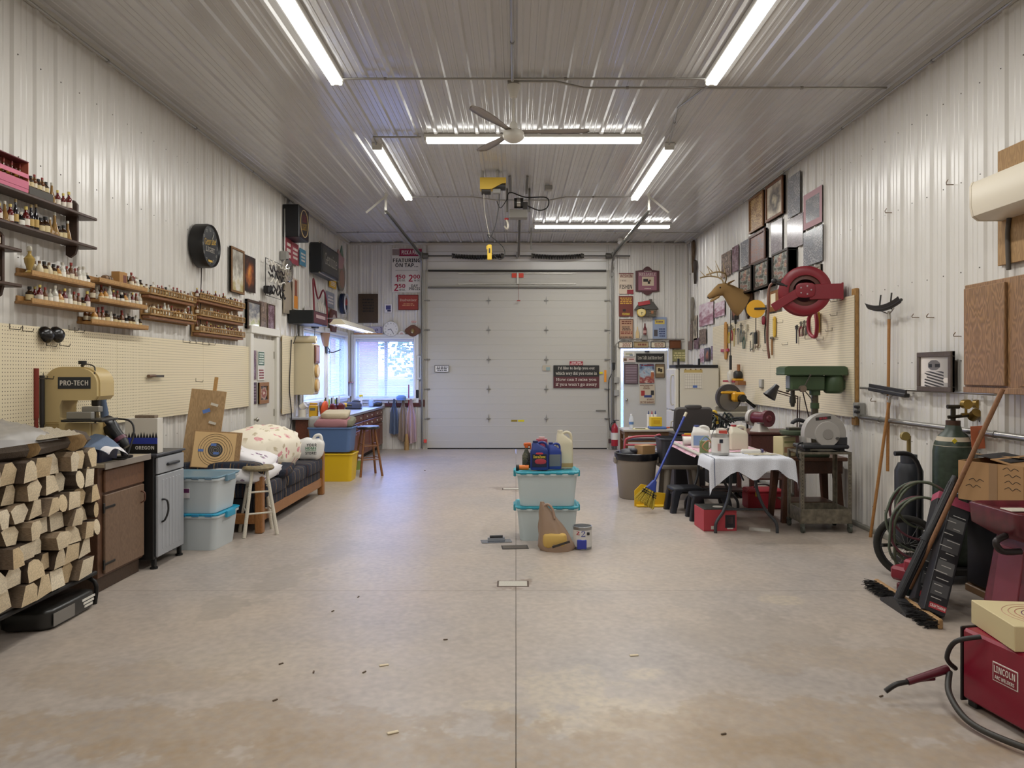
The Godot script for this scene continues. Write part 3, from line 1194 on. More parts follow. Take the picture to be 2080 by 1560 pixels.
		part(tk,"slotted_angle",G().box(V(0.02*s,3.95,-12.3),V(0.004,0.06,3.9),0.001),galv)
		part(tk,"drop_strap",G().box(V(0.02*s,4.06,-10.45),V(0.03,0.3,0.004)),m("c2beb4",0.4,0.4))
		part(tk,"brace_strap",G().at(V(-0.16*s*-1,4.06,-10.5),R(V(0,0,1),50*s)).box(Vector3.ZERO,V(0.03,0.42,0.004)),m("c2beb4",0.4,0.4))
	# boards with sayings on the door
	var b=board("saying_sign","wide sign in two halves, black over maroon, with white sayings, on the garage door","sign",bw(1170.5,765,0.02),0,0.93,0.46,"23211f",[
		["I'd like to help you out",0.0,0.36,0.8,0.15,"e3ddcf",true],["which way did you come in",0.0,0.13,0.9,0.17,"e3ddcf",true],["How can I miss you",0.0,-0.14,0.88,0.15,"e3ddcf",true],["if you won't go away",0.0,-0.36,0.9,0.17,"e3ddcf",true]],{"bands": [[0,-0.25,1.0,0.5,"54262a"]]})
	board("saying_sign","little red sign above the black and maroon sayings on the garage door","sign",bw(1170.5,738,0.02),0,0.27,0.08,"9b2a35",[["SAVE TIME",0,0.22,0.7,0.34,"efe3dc"],["SEE IT MY WAY",0,-0.22,0.9,0.34,"efe3dc"]],{})
	board("saying_sign","small white sign with black lettering and a dark rim, alone on the garage door","sign",bw(897.5,749,0.02),0,0.29,0.14,"e7e4dd",[["~3",0,0.0,0.8,0.7,"2b2927"]],{"frame": 0.008,"frame_mat": m("4a4540",0.5)})
	board("picture_sticker","small grey picture sticker on the garage door beside the black sayings sign","sticker",bw(1110,747.5,0.021),0,0.16,0.11,"b3a894",[],{"depth": 0.003,"bands": [[0.2,-0.15,0.5,0.6,"8aa0a0"]]})
	board("safety_label","small yellow label at the garage door's edge beside the sayings sign","label",bw(1221,757.5,0.03),0,0.07,0.04,"d9d02c",[],{"depth": 0.002})
	board("safety_label","upright orange label on the garage door track beside the sayings sign","label",bw(1229.5,764,0.1),0,0.045,0.24,"e0902a",[],{"depth": 0.002})

func conduit(label: String,pts: Array,r:=0.011)->void:
	var t=thing("conduit",label,"conduit",Vector3.ZERO,0.0)
	part(t,"pipe",G().tube(pts,r,8),m("a9a6a0",0.3,0.85))
	var total=0.0
	for i in pts.size()-1:
		var d: Vector3=pts[i+1]-pts[i]
		if d.length()>0.9:
			var k=0.4
			while k<d.length():
				var p=pts[i]+d.normalized()*k
				part(t,"strap",G().cyl(p-d.normalized()*0.012,p+d.normalized()*0.012,r+0.004,-1,8),m("8f8c86",0.4,0.8))
				k+=1.6

func build_overhead()->void:
	# ceiling fan
	var fx=-0.022
	var f=thing("ceiling_fan","white three-blade ceiling fan on a short rod","fan",V(fx,CEIL-0.012,-6.44))
	var wm=m("d6d1c6",0.4)
	part(f,"mounting_box",G().box(V(0,-0.012,0),V(0.11,0.03,0.11),0.004),m("9a968e",0.4,0.6))
	part(f,"canopy",G().lathe(V(0,-0.03,0),[[0.0,0.0],[0.062,0.0],[0.058,-0.03],[0.04,-0.07],[0.032,-0.11],[0.0,-0.115]],20),wm)
	part(f,"rod",G().cyl(V(0,-0.14,0),V(0,-0.38,0),0.012,-1,10),wm)
	part(f,"neck",G().lathe(V(0,-0.36,0),[[0.0,0.0],[0.02,0.0],[0.034,-0.02],[0.042,-0.085],[0.0,-0.085]],18),wm)
	part(f,"motor",G().lathe(V(0,-0.44,0),[[0.0,0.0],[0.08,-0.005],[0.095,-0.02],[0.098,-0.06],[0.09,-0.075],[0.07,-0.09],[0.045,-0.105],[0.0,-0.11]],28),wm)
	for k in 3:
		var a=k*TAU/3
		var b=Basis(Vector3.UP,a)
		var g=G().at(V(0,-0.455,0),b)
		var rows=[]
		for i in 13:
			var s=i/12.0
			var x=0.08+s*0.61
			var wd=lerpf(0.035,0.062,smoothstep(0.1,0.6,s))*(1.0 if s<0.85 else sqrt(maxf(0.04,1.0-pow((s-0.85)/0.15,2))))
			var row=[]
			for q in [[-1.0,0.0],[-0.5,0.012],[0.3,0.016],[1.0,0.0],[0.3,0.012],[-0.5,0.008]]:
				row.append(V(x,q[1]+q[0]*0.002+0.01*s,q[0]*wd))
			rows.append(row)
		g.loft(rows,true)
		part(f,"blade",g,m("a59c92",0.45))
	# electric hoist with its hand control
	var h=thing("electric_hoist","yellow electric hoist under the ceiling with a hanging yellow hand control","hoist",V(-0.3,3.98,-9.3))
	var yl=m("d9b43a",0.45)
	part(h,"casing",G().prism([V2(-0.17,-0.03),V2(-0.02,-0.03),V2(0.04,0.0),V2(0.12,0.045),V2(0.17,0.05),V2(0.17,0.12),V2(-0.17,0.12)],0.14),yl)
	part(h,"motor",G().cyl(V(0.0,0.02,0),V(0.165,0.02,0),0.055,-1,16),m("2d2b2a",0.45))
	part(h,"gear_drum",G().cyl(V(-0.15,-0.04,0),V(-0.03,-0.04,0),0.05,-1,14),m("3c3936",0.5,0.4))
	part(h,"control_box",G().box(V(0.05,-0.055,0.03),V(0.1,0.06,0.08),0.008),m("8f8d88",0.5))
	for x in [-0.14,0.06]:
		part(h,"hanger",G().box(V(x,0.17,0),V(0.03,0.1,0.1),0.004),m("a8a49b",0.4,0.7))
	part(h,"hook_rope",G().tube(curve([V(-0.12,-0.08,0.02),V(-0.11,-0.3,0.02),V(-0.05,-0.62,0.03),V(-0.03,-0.65,0.03)],12),0.004,5),m("b7b0a2",0.8))
	part(h,"control_cable",G().tube(curve([V(0.08,-0.09,0.03),V(0.075,-0.25,0.03),V(0.03,-0.5,0.03),V(-0.04,-0.66,0.03),V(-0.07,-0.62,0.03),V(-0.03,-0.64,0.03),V(0.13,-0.78,0.03),V(0.15,-0.9,0.03),V(0.08,-0.94,0.03),V(-0.02,-0.85,0.03),V(-0.045,-0.74,0.03),V(-0.04,-0.78,0.04)],60),0.0055,6),m("1c1b1a",0.6))
	var hc=part(h,"hand_control",G().box(V(-0.045,-0.85,0.03),V(0.058,0.2,0.035),0.008).box(V(-0.075,-0.79,0.03),V(0.02,0.05,0.03),0.005),yl)
	part(hc,"button",G().box(V(-0.045,-0.83,0.052),V(0.02,0.06,0.01),0.004),m("3b3426",0.5))
	# garage door opener and its rail
	var o=thing("door_opener","chain garage door opener with black motor and long rail to the door","opener",V(0.035,3.93,-10.2))
	part(o,"rail",G().box(V(0.02,-0.04,-1.98),V(0.045,0.05,3.9),0.004),m("6d6a66",0.4,0.7))
	part(o,"chain",G().box(V(0.02,-0.075,-1.98),V(0.012,0.012,3.8)),m("2a2826",0.5,0.5))
	part(o,"chassis",G().box(V(0.0,-0.1,0.0),V(0.26,0.12,0.16),0.006),m("8b8780",0.5,0.5))
	part(o,"motor",G().cyl(V(-0.06,0.06,0.02),V(0.07,0.06,0.02),0.075,-1,16),m("1f1e1d",0.4))
	part(o,"motor_band",G().cyl(V(-0.02,0.06,0.02),V(0.03,0.06,0.02),0.077,-1,16),m("b5b1a9",0.25,0.9))
	for s in [-1.0,1.0]:
		part(o,"hanger_angle",G().box(V(s*0.16,0.11,-0.02),V(0.03,0.34,0.03),0.002),m("77746e",0.4,0.7))
		part(o,"mount_angle",G().box(V(s*0.12,0.255,0.25),V(0.03,0.02,0.9),0.003),m("77746e",0.4,0.7))
	part(o,"limit_box",G().box(V(0.1,0.0,0.03),V(0.07,0.14,0.08),0.006),m("3a3531",0.5))
	part(o,"wiring",G().tube(curve([V(-0.16,0.1,0.05),V(-0.12,0.2,0.08),V(0.1,0.13,0.08),V(0.4,0.13,0.06),V(0.42,0.0,0.06),V(0.3,-0.05,0.05),V(0.12,0.02,0.05)],40),0.009,6),m("161515",0.6))
	part(o,"supply_cord",G().tube(curve([V(-0.3,0.02,0.3),V(-0.25,-0.05,0.2),V(-0.15,0.12,0.08)],14),0.006,5),m("1b1a19",0.6))
	part(o,"release_pulley",G().box(V(-0.17,-0.17,0.03),V(0.06,0.03,0.03),0.006),m("a22b2c",0.5))
	part(o,"release_hook",G().tube(curve([V(-0.17,-0.18,0.03),V(-0.15,-0.24,0.03),V(-0.16,-0.31,0.03),V(-0.2,-0.27,0.03)],16),0.014,7),m("c9c2b2",0.35,0.3))
	part(o,"brace",G().box(V(0.21,-0.22,-1.2),V(0.02,0.35,0.03),0.002),m("77746e",0.4,0.7))
	var rc=thing("ceiling_outlet","metal outlet box on the ceiling beside the door opener","outlet",V(0.46,CEIL-0.05,-10.0))
	part(rc,"box",G().box(Vector3.ZERO,V(0.11,0.055,0.11),0.006),m("8d8982",0.4,0.7))
	part(rc,"cover",G().box(V(0,-0.031,0),V(0.1,0.006,0.1),0.002),m("a8a39a",0.4,0.6))
	# conduit
	var y=CEIL-0.04
	conduit("thin metal conduit crossing the ceiling just before the ceiling fan",[V(-1.56,y,-6.3),V(1.7,y,-6.3)])
	conduit("bent metal conduit running from the fan to the wall above the pictures",[V(0.03,y,-6.36),V(0.36,y,-6.36),V(0.62,y,-6.5),V(3.4,y,-6.5)])
	conduit("metal conduit running along the ceiling from the camera end to the fan",[V(-0.03,y,1.2),V(-0.03,y,-6.34)],0.014)
	conduit("short ceiling conduit joining the far batten to the crosswise batten, clock side",[V(-1.6,y,-8.1),V(-1.58,y,-7.86),V(-1.05,y,-7.86)])
	conduit("slanting ceiling conduit between the two lengthwise battens, deer head side",[V(1.76,y,-6.4),V(1.6,y,-7.0),V(1.75,y,-8.1)])
	conduit("bent metal conduit crossing the ceiling past the door opener",[V(-1.56,y,-10.55),V(-0.65,y,-10.55),V(-0.3,y,-10.75),V(0.5,y,-10.75),V(0.75,y,-10.55),V(1.7,y,-10.55)])
	conduit("metal conduit crossing the whole ceiling near the garage door",[V(XL+0.08,y,-13.24),V(XR-0.08,y,-13.24)],0.013)
	conduit("metal conduit in the angle of ceiling and wall above the bottle shelves",[V(XL+0.09,CEIL-0.1,1.0),V(XL+0.09,CEIL-0.1,-13.2)])
	conduit("metal conduit in the angle of ceiling and wall above the framed pictures",[V(XR-0.09,CEIL-0.1,1.0),V(XR-0.09,CEIL-0.1,-13.9),V(XR-0.06,3.9,-14.0),V(XR-0.05,2.5,-14.0)])
	conduit("metal conduit dropping down the wall beside the octagonal light sign",[lw(590,405,0.04),lw(578,425,0.04),lw(578,512,0.04)])
	# twin-head emergency light over the entry door
	var el=thing("flood_light","small round twin flood light on the ceiling above the entry door","light",V(2.05,CEIL-0.07,-13.9))
	part(el,"base",G().cyl(V(0,0.04,0),V(0,0.0,0),0.05,0.06,16),m("d8d5cd",0.4))
	part(el,"lens",G().lump(V(0,-0.03,0),V(0.12,0.09,0.12),1.0,14,8),m("eceae4",0.25))

# ---------- containers ----------
func tote(called: String,label: String,c: Vector3,turn: float,w: float,d: float,h: float,body,lid,latch=null,group := "")->Node3D:
	var t=thing(called,label,"storage bin",c,turn,group)
	var g=G()
	var r=0.05
	g.loft([rr(w*0.86,d*0.84,r,0.0),rr(w*0.87,d*0.85,r,0.012),rr(w*0.96,d*0.95,r,h-0.035),rr(w*0.96,d*0.95,r,h-0.02)],true,true,false)
	part(t,"body",g,body)
	var rim=G()
	rim.loft([rr(w*0.965,d*0.955,r,h-0.045),rr(w,d,r,h-0.04),rr(w,d,r,h-0.02),rr(w*0.965,d*0.955,r,h-0.018)],true,false,false)
	part(t,"rim",rim,body)
	if lid != null:
		var l=G()
		l.loft([rr(w*1.0,d*1.0,r,h-0.02),rr(w*1.02,d*1.02,r,h-0.01),rr(w*1.02,d*1.02,r,h-0.002),rr(w*0.96,d*0.95,r,h+0.003),rr(w*0.93,d*0.9,r,h-0.006)],true,true,true)
		var lp=part(t,"lid",l,lid)
		if latch != null:
			for s in [-1.0,1.0]:
				part(lp,"latch",G().box(V(s*w*0.515,h-0.03,0),V(0.03,0.06,0.16),0.006),lid)
			for i in 5:
				part(lp,"hinge_tab",G().box(V((i-2)*w*0.19,h-0.012,d*0.512),V(w*0.1,0.022,0.012),0.003),latch)
	return t

var bottles:=[]

func bottle_kind(desc: String,prof: Array,body,cap,lab,lab_y: Array,neck_r: float,top: float)->void:
	var g=G().lathe(Vector3.ZERO,prof,10)
	var c=G().cyl(V(0,top-0.012,0),V(0,top+0.004,0),neck_r+0.0015,-1,8)
	var l=G()
	if lab != null:
		var r: float=0.0
		for p in prof: r=maxf(r,p[0])
		l.lathe(Vector3.ZERO,[[r+0.0006,lab_y[0]],[r+0.0006,lab_y[1]]],10)
	var list=[g,c,l] if lab != null else [g,c]
	var am=Geo.join(list)
	am.surface_set_material(0,body)
	am.surface_set_material(1,cap)
	if lab != null: am.surface_set_material(2,lab)
	bottles.append([desc,am])

func make_bottles()->void:
	var mini=[[0.0,0.0],[0.016,0.0],[0.0175,0.004],[0.0175,0.058],[0.014,0.068],[0.007,0.076],[0.0065,0.1],[0.0,0.1]]
	var squat=[[0.0,0.0],[0.02,0.0],[0.022,0.006],[0.022,0.035],[0.017,0.05],[0.008,0.06],[0.0075,0.078],[0.0,0.078]]
	var tall=[[0.0,0.0],[0.013,0.0],[0.0145,0.004],[0.0145,0.07],[0.009,0.09],[0.0055,0.1],[0.0055,0.135],[0.0,0.135]]
	var flask=[[0.0,0.0],[0.018,0.0],[0.02,0.004],[0.02,0.05],[0.012,0.058],[0.009,0.062],[0.009,0.08],[0.0,0.08]]
	var cone=[[0.0,0.0],[0.024,0.0],[0.025,0.005],[0.017,0.045],[0.008,0.075],[0.006,0.12],[0.0,0.12]]
	bottle_kind("amber glass miniature bottle with cream label",mini,m("5f3716",0.12),m("8c2f26",0.4),m("d9cdb2",0.6),[0.012,0.042],0.0065,0.1)
	bottle_kind("clear glass miniature bottle with white label",mini,glass("e5e2d2",0.4),m("b8b0a0",0.4),m("e6e1d4",0.6),[0.01,0.045],0.0065,0.1)
	bottle_kind("dark brown miniature bottle with black cap",flask,m("33200f",0.12),m("1d1a18",0.4),m("cbb98c",0.6),[0.01,0.04],0.009,0.08)
	bottle_kind("squat golden miniature bottle",squat,m("a9762f",0.12),m("5a2a20",0.4),m("ded2ae",0.6),[0.008,0.03],0.0075,0.078)
	bottle_kind("deep red miniature bottle with pale label",mini,m("5c1b18",0.12),m("c9b35c",0.35),m("ddd3c4",0.6),[0.015,0.045],0.0065,0.1)
	bottle_kind("pale cream stoneware miniature bottle",squat,m("cdbf9f",0.35),m("6b5138",0.5),null,[0,0],0.0075,0.078)
	bottle_kind("olive green miniature bottle with tan label",tall,m("3a4420",0.12),m("b79a45",0.35),m("c9bb92",0.6),[0.015,0.05],0.0055,0.135)
	bottle_kind("black glass miniature bottle with white label",flask,m("171514",0.12),m("c7c0b2",0.4),m("e0dbcf",0.6),[0.012,0.038],0.009,0.08)
	bottle_kind("clear cone-shaped bottle half full of amber liquor",cone,m("8a6a3a",0.1),m("c8c3b4",0.4),null,[0,0],0.006,0.12)
	bottle_kind("tall dark bottle with tan diamond label",tall,m("1e1a1e",0.1),m("b9a070",0.4),m("b99a58",0.6),[0.02,0.06],0.0055,0.135)

# a crowd of bottles on a board: x along the wall (world z),rows deep
func fill_shelf(z0: float,z1: float,y: float,x: float,count: int,where: String,grp: String,kinds: Array,size:=1.0,rows:=2)->void:
	for i in count:
		var k: Array=bottles[kinds[rng.randi() % kinds.size()]]
		var o=MeshInstance3D.new()
		o.name=numbered("bottle")
		o.mesh=k[1]
		var f=(i+0.5)/count
		var s=size*rng.randf_range(0.82,1.12)
		o.scale=V(s,s*rng.randf_range(0.92,1.1),s)
		o.rotation.y=rng.randf()*TAU
		o.position=V(x+((i % rows)-(rows-1)*0.5)*0.046*size,y,lerpf(z0,z1,f))
		add_child(o)
		tag(o,k[0] + " " + where,"bottle",grp)

func oak_shelf(label: String,z0: float,z1: float,y: float,deep:=0.12)->void:
	# a plain board with a low back strip
	var c=V(XL+0.02,y,(z0+z1)*0.5)
	var t=thing("wall_shelf",label,"shelf",c)
	var wm=mt("grain","a87c47",V(4,4,2),0.5)
	part(t,"board",G().box(V(deep*0.5,-0.01,0),V(deep,0.02,absf(z1-z0)),0.003),wm)
	part(t,"front_lip",G().box(V(deep-0.004,0.004,0),V(0.012,0.03,absf(z1-z0)),0.002),mt("grain","b58a52",V(4,4,2),0.5))
	part(t,"back_cleat",G().box(V(0.008,0.012,0),V(0.016,0.05,absf(z1-z0)-0.02),0.003),wm)

func rail_rack(label: String,z0: float,z1: float,ys: Array)->Node3D:
	var t=thing("bottle_rack",label,"rack",V(XL+0.02,0,(z0+z1)*0.5))
	var L=absf(z1-z0)
	var wm=mt("grain","a9834f",V(4,4,2),0.5)
	var tall: float=ys[0]-ys[-1]+0.12
	part(t,"back_board",G().box(V(0.006,ys[-1]-0.06+tall*0.5,0),V(0.012,tall,L),0.002),mt("grain","9a7342",V(4,4,2),0.55))
	for y in ys:
		part(t,"shelf_board",G().box(V(0.055,y-0.008,0),V(0.1,0.016,L),0.003),wm)
		part(t,"skirt",G().box(V(0.05,y-0.032,0),V(0.07,0.03,L-0.02),0.006),mt("grain","9c6c4a",V(4,4,2),0.5))
		part(t,"rail",G().box(V(0.1,y+0.045,0),V(0.012,0.014,L),0.003),wm)
		var n=int(L/0.052)
		for i in n+1:
			part(t,"baluster",G().box(V(0.1,y+0.019,-L*0.5+0.006+i*(L-0.012)/n),V(0.009,0.04,0.009)),wm)
	return t

func build_shelves()->void:
	make_bottles()
	# dark pine shelf units
	var dk=mt("grain","4a3428",V(4,4,2),0.45)
	for u in [{"z0": -4.2,"z1": -5.54,"ys": [2.765,2.54],"lab": "dark stained two-tier wall shelf of liquor bottles with the pink gift box","end": -5.38},
			{"z0": -4.0,"z1": -4.7,"ys": [2.378,2.145],"lab": "dark stained two-tier wall shelf hanging below the pink gift box shelf","end": -4.6}]:
		var L: float=absf(u.z1-u.z0)
		var t=thing("wall_shelf",u.lab,"shelf",V(XL+0.02,0,(u.z0+u.z1)*0.5))
		for y in u.ys:
			part(t,"board",G().box(V(0.07,y-0.011,0),V(0.14,0.022,L),0.005),dk)
		for e in [u.end,u.z0+0.16]:
			var zz=e-(u.z0+u.z1)*0.5
			var top: float=u.ys[0]+0.1
			var bot: float=u.ys[1]-0.11
			part(t,"upright",G().prism([V2(0,bot+0.02),V2(0.03,bot),V2(0.07,bot+0.03),V2(0.085,bot+0.09),V2(0.085,top-0.03),V2(0.06,top),V2(0,top)],0.022,V(0,0,zz)),dk)
	var x=XL+0.095
	var w1 = "on the dark shelf below the gift box"
	fill_shelf(-4.5,-5.3,2.54,x,16,w1,"bottles on the dark shelf",[9,9,4,8,7,2],1.3,1)
	fill_shelf(-5.06,-5.32,2.765,x,4,"on the top board of the dark shelf","bottles on the dark top board",[4,8,8],1.25,1)
	fill_shelf(-4.35,-4.58,2.378,x,4,"on the low dark shelf, upper","bottles on the low dark shelf",[0,8],1.1,1)
	fill_shelf(-4.3,-4.58,2.145,x,5,"on the low dark shelf, lower","bottles on the low dark shelf, lower board",[0,7,3],1.0,1)
	# gift box of liquor miniatures with a cut-out front
	var gb=thing("gift_box","pink gift box of small liquor bottles with a cut-out window","box",V(x+0.0,2.766,-4.65),TL)
	var pk=m("c0607a",0.5)
	part(gb,"base_panel",G().box(V(0,0.055,0.045),V(0.27,0.05,0.004)),pk)
	part(gb,"tray",G().box(V(0,0.015,0),V(0.27,0.03,0.09),0.002),pk)
	part(gb,"back_panel",G().box(V(0,0.11,-0.043),V(0.27,0.2,0.004)),m("8e4a3a",0.6))
	part(gb,"top_panel",G().box(V(0,0.212,0),V(0.275,0.008,0.095),0.002),m("6d3038",0.5))
	for s in [-1.0,1.0]:
		part(gb,"side_panel",G().box(V(s*0.134,0.11,0),V(0.005,0.2,0.09)),m("c06a54" if s>0 else "7d9a58",0.5))
	part(gb,"front_band",G().box(V(0,0.115,0.046),V(0.27,0.028,0.003)),m("cc6c84",0.5))
	for i in 7:
		var o=MeshInstance3D.new()
		o.name=numbered("bottle")
		o.mesh=bottles[[0,3][i % 2]][1]
		o.scale=V(0.9,1.55,0.9)
		o.position=V(x,2.797,-4.65+0.114-i*0.038)
		add_child(o)
		tag(o,"slim liquor bottle standing in the pink gift box","bottle","bottles in the pink gift box")
	# carton of six with dark labels
	var cr=thing("bottle_carrier","open cardboard carrier holding a row of small whiskey bottles","carrier",V(x,2.766,-4.93),TL)
	part(cr,"tray",G().box(V(0,0.03,0.0),V(0.25,0.06,0.075),0.002),m("46413a",0.6))
	part(cr,"back_panel",G().box(V(0,0.08,-0.036),V(0.25,0.15,0.004)),m("b18a52",0.6))
	for i in 6:
		var o=MeshInstance3D.new()
		o.name=numbered("bottle")
		o.mesh=bottles[[0,2][i % 2]][1]
		o.position=V(x,2.827,-4.93+0.1-i*0.04)
		add_child(o)
		tag(o,"whiskey miniature standing in the cardboard carrier","bottle","bottles in the carrier")
	# light oak boards
	oak_shelf("upper light oak wall shelf crowded with miniature bottles, beside the dark shelf",-4.82,-5.54,2.24)
	oak_shelf("lower light oak wall shelf crowded with miniature bottles, beside the dark shelf",-4.82,-5.54,2.05)
	oak_shelf("topmost of three light oak shelves before the railed racks, with a brown carton",-5.6,-6.33,2.295)
	oak_shelf("middle of three light oak shelves before the railed racks",-5.6,-6.33,2.14)
	oak_shelf("lowest of three light oak shelves before the railed racks, over the pegboard",-5.5,-6.35,1.96)
	var x2=XL+0.085
	fill_shelf(-4.9,-5.5,2.241,x2,24,"on the upper oak shelf","bottles on the upper oak shelf",[0,1,2,3,5,7,0,2],1.15)
	fill_shelf(-4.9,-5.5,2.051,x2,22,"on the lower oak shelf","bottles on the lower oak shelf",[0,1,3,5,2,4],1.15)
	fill_shelf(-6.08,-6.3,2.296,x2,9,"on the topmost oak shelf","bottles on the topmost oak shelf",[0,4,2,1],1.15)
	fill_shelf(-5.63,-6.3,2.141,x2,23,"on the middle oak shelf","bottles on the middle oak shelf",[0,4,1,3,7,2],1.1)
	fill_shelf(-5.54,-6.3,1.961,x2,27,"on the lowest oak shelf","bottles on the lowest oak shelf",[0,0,2,3,1,7],1.1)
	var bx=thing("carton","small brown carton standing among bottles on the topmost oak shelf","box",V(x2,2.296,-5.98),TL)
	part(bx,"case",G().box(V(0,0.055,0),V(0.12,0.11,0.07),0.002),m("a3773f",0.6))
	part(bx,"label",G().box(V(0.02,0.05,0.0355),V(0.05,0.07,0.001)),m("6a3a2c",0.6))
	# decanter with glass stopper
	var dc=thing("decanter","glass decanter of amber liquor with a tall stopper on the upper oak shelf","decanter",V(x2+0.01,2.241,-4.86))
	part(dc,"vessel",G().lathe(Vector3.ZERO,[[0.0,0.0],[0.03,0.0],[0.032,0.006],[0.012,0.02],[0.03,0.07],[0.034,0.1],[0.014,0.125],[0.01,0.14],[0.014,0.15],[0.0,0.15]],14),m("a58a4a",0.08))
	part(dc,"stopper",G().lump(V(0,0.168,0),V(0.036,0.04,0.02),0.8,10,6),m("cfc8b4",0.08))
	var fr=thing("wooden_barrel","tiny wooden cask on its side among the bottles on the topmost oak shelf","cask",V(x2,2.296,-5.8))
	part(fr,"staves",G().lathe(V(0,0.03,0),[[0.0,-0.05],[0.024,-0.05],[0.03,0.0],[0.024,0.05],[0.0,0.05]],14,R(Vector3.RIGHT,90)),mt("grain","8a6a4a",V(6,6,6),0.5))
	part(fr,"hoop",G().cyl(V(0,0.03,-0.02),V(0,0.03,-0.012),0.0305,-1,14).cyl(V(0,0.03,0.012),V(0,0.03,0.02),0.0305,-1,14),m("4a4238",0.5,0.5))
	# railed racks
	rail_rack("two-tier railed oak rack of miniatures under the round black clock",-6.42,-7.34,[2.29,2.1])
	rail_rack("three-tier railed oak rack of miniatures beside the gold framed mirror",-7.44,-8.66,[2.35,2.175,2.0])
	var xr=XL+0.075
	fill_shelf(-6.46,-7.3,2.291,xr,22,"in the two-tier rack's upper tier","bottles in the two-tier rack, upper",[0,1,2,5,3],0.95)
	fill_shelf(-6.46,-7.3,2.101,xr,24,"in the two-tier rack's lower tier","bottles in the two-tier rack, lower",[1,5,3,1,0],1.0)
	fill_shelf(-7.48,-8.62,2.351,xr,22,"in the three-tier rack's top tier","bottles in the three-tier rack, top",[0,2,4,7],0.95)
	fill_shelf(-7.48,-8.62,2.176,xr,24,"in the three-tier rack's middle tier","bottles in the three-tier rack, middle",[0,3,5,1],0.95)
	fill_shelf(-7.48,-8.62,2.001,xr,24,"in the three-tier rack's bottom tier","bottles in the three-tier rack, bottom",[0,1,5,4],0.95)

func pegboard(label: String,x: float,z0: float,z1: float,y0: float,y1: float,nrm: float,seams: Array)->void:
	var t=thing("pegboard",label,"pegboard",V(x,0,0))
	var pm=mt("peg","dccfb0" if nrm>0 else "ddd0b4",Vector3.ONE/0.0254,0.55)
	var cuts=[z0]+seams+[z1]
	for i in cuts.size()-1:
		var a: float=cuts[i]
		var b: float=cuts[i+1]
		part(t,"pegboard_panel",G().box(V(0,(y0+y1)*0.5,(a+b)*0.5),V(0.006,y1-y0,absf(a-b)-0.003)),pm)
	for y in [y0+0.05,y1-0.05]:
		part(t,"batten",G().box(V(-nrm*0.014,y,(z0+z1)*0.5),V(0.02,0.06,absf(z1-z0)-0.04)),mt("grain","b0915f",V(3,3,3),0.7))

func hook(p: Vector3,nrm: float,where: String,long:=0.07)->void:
	# wire hook standing out of a pegboard
	var d=V(nrm,0,0)
	one("pegboard_hook","bare wire hook " + where,"hook",G().tube([p+V(0,0.035,0),p,p+d*long+V(0,-0.006,0),p+d*(long+0.006)+V(0,0.014,0)],0.003,5),m("5c564c",0.4,0.7),Vector3.ZERO,0.0,"bare hooks " + where)

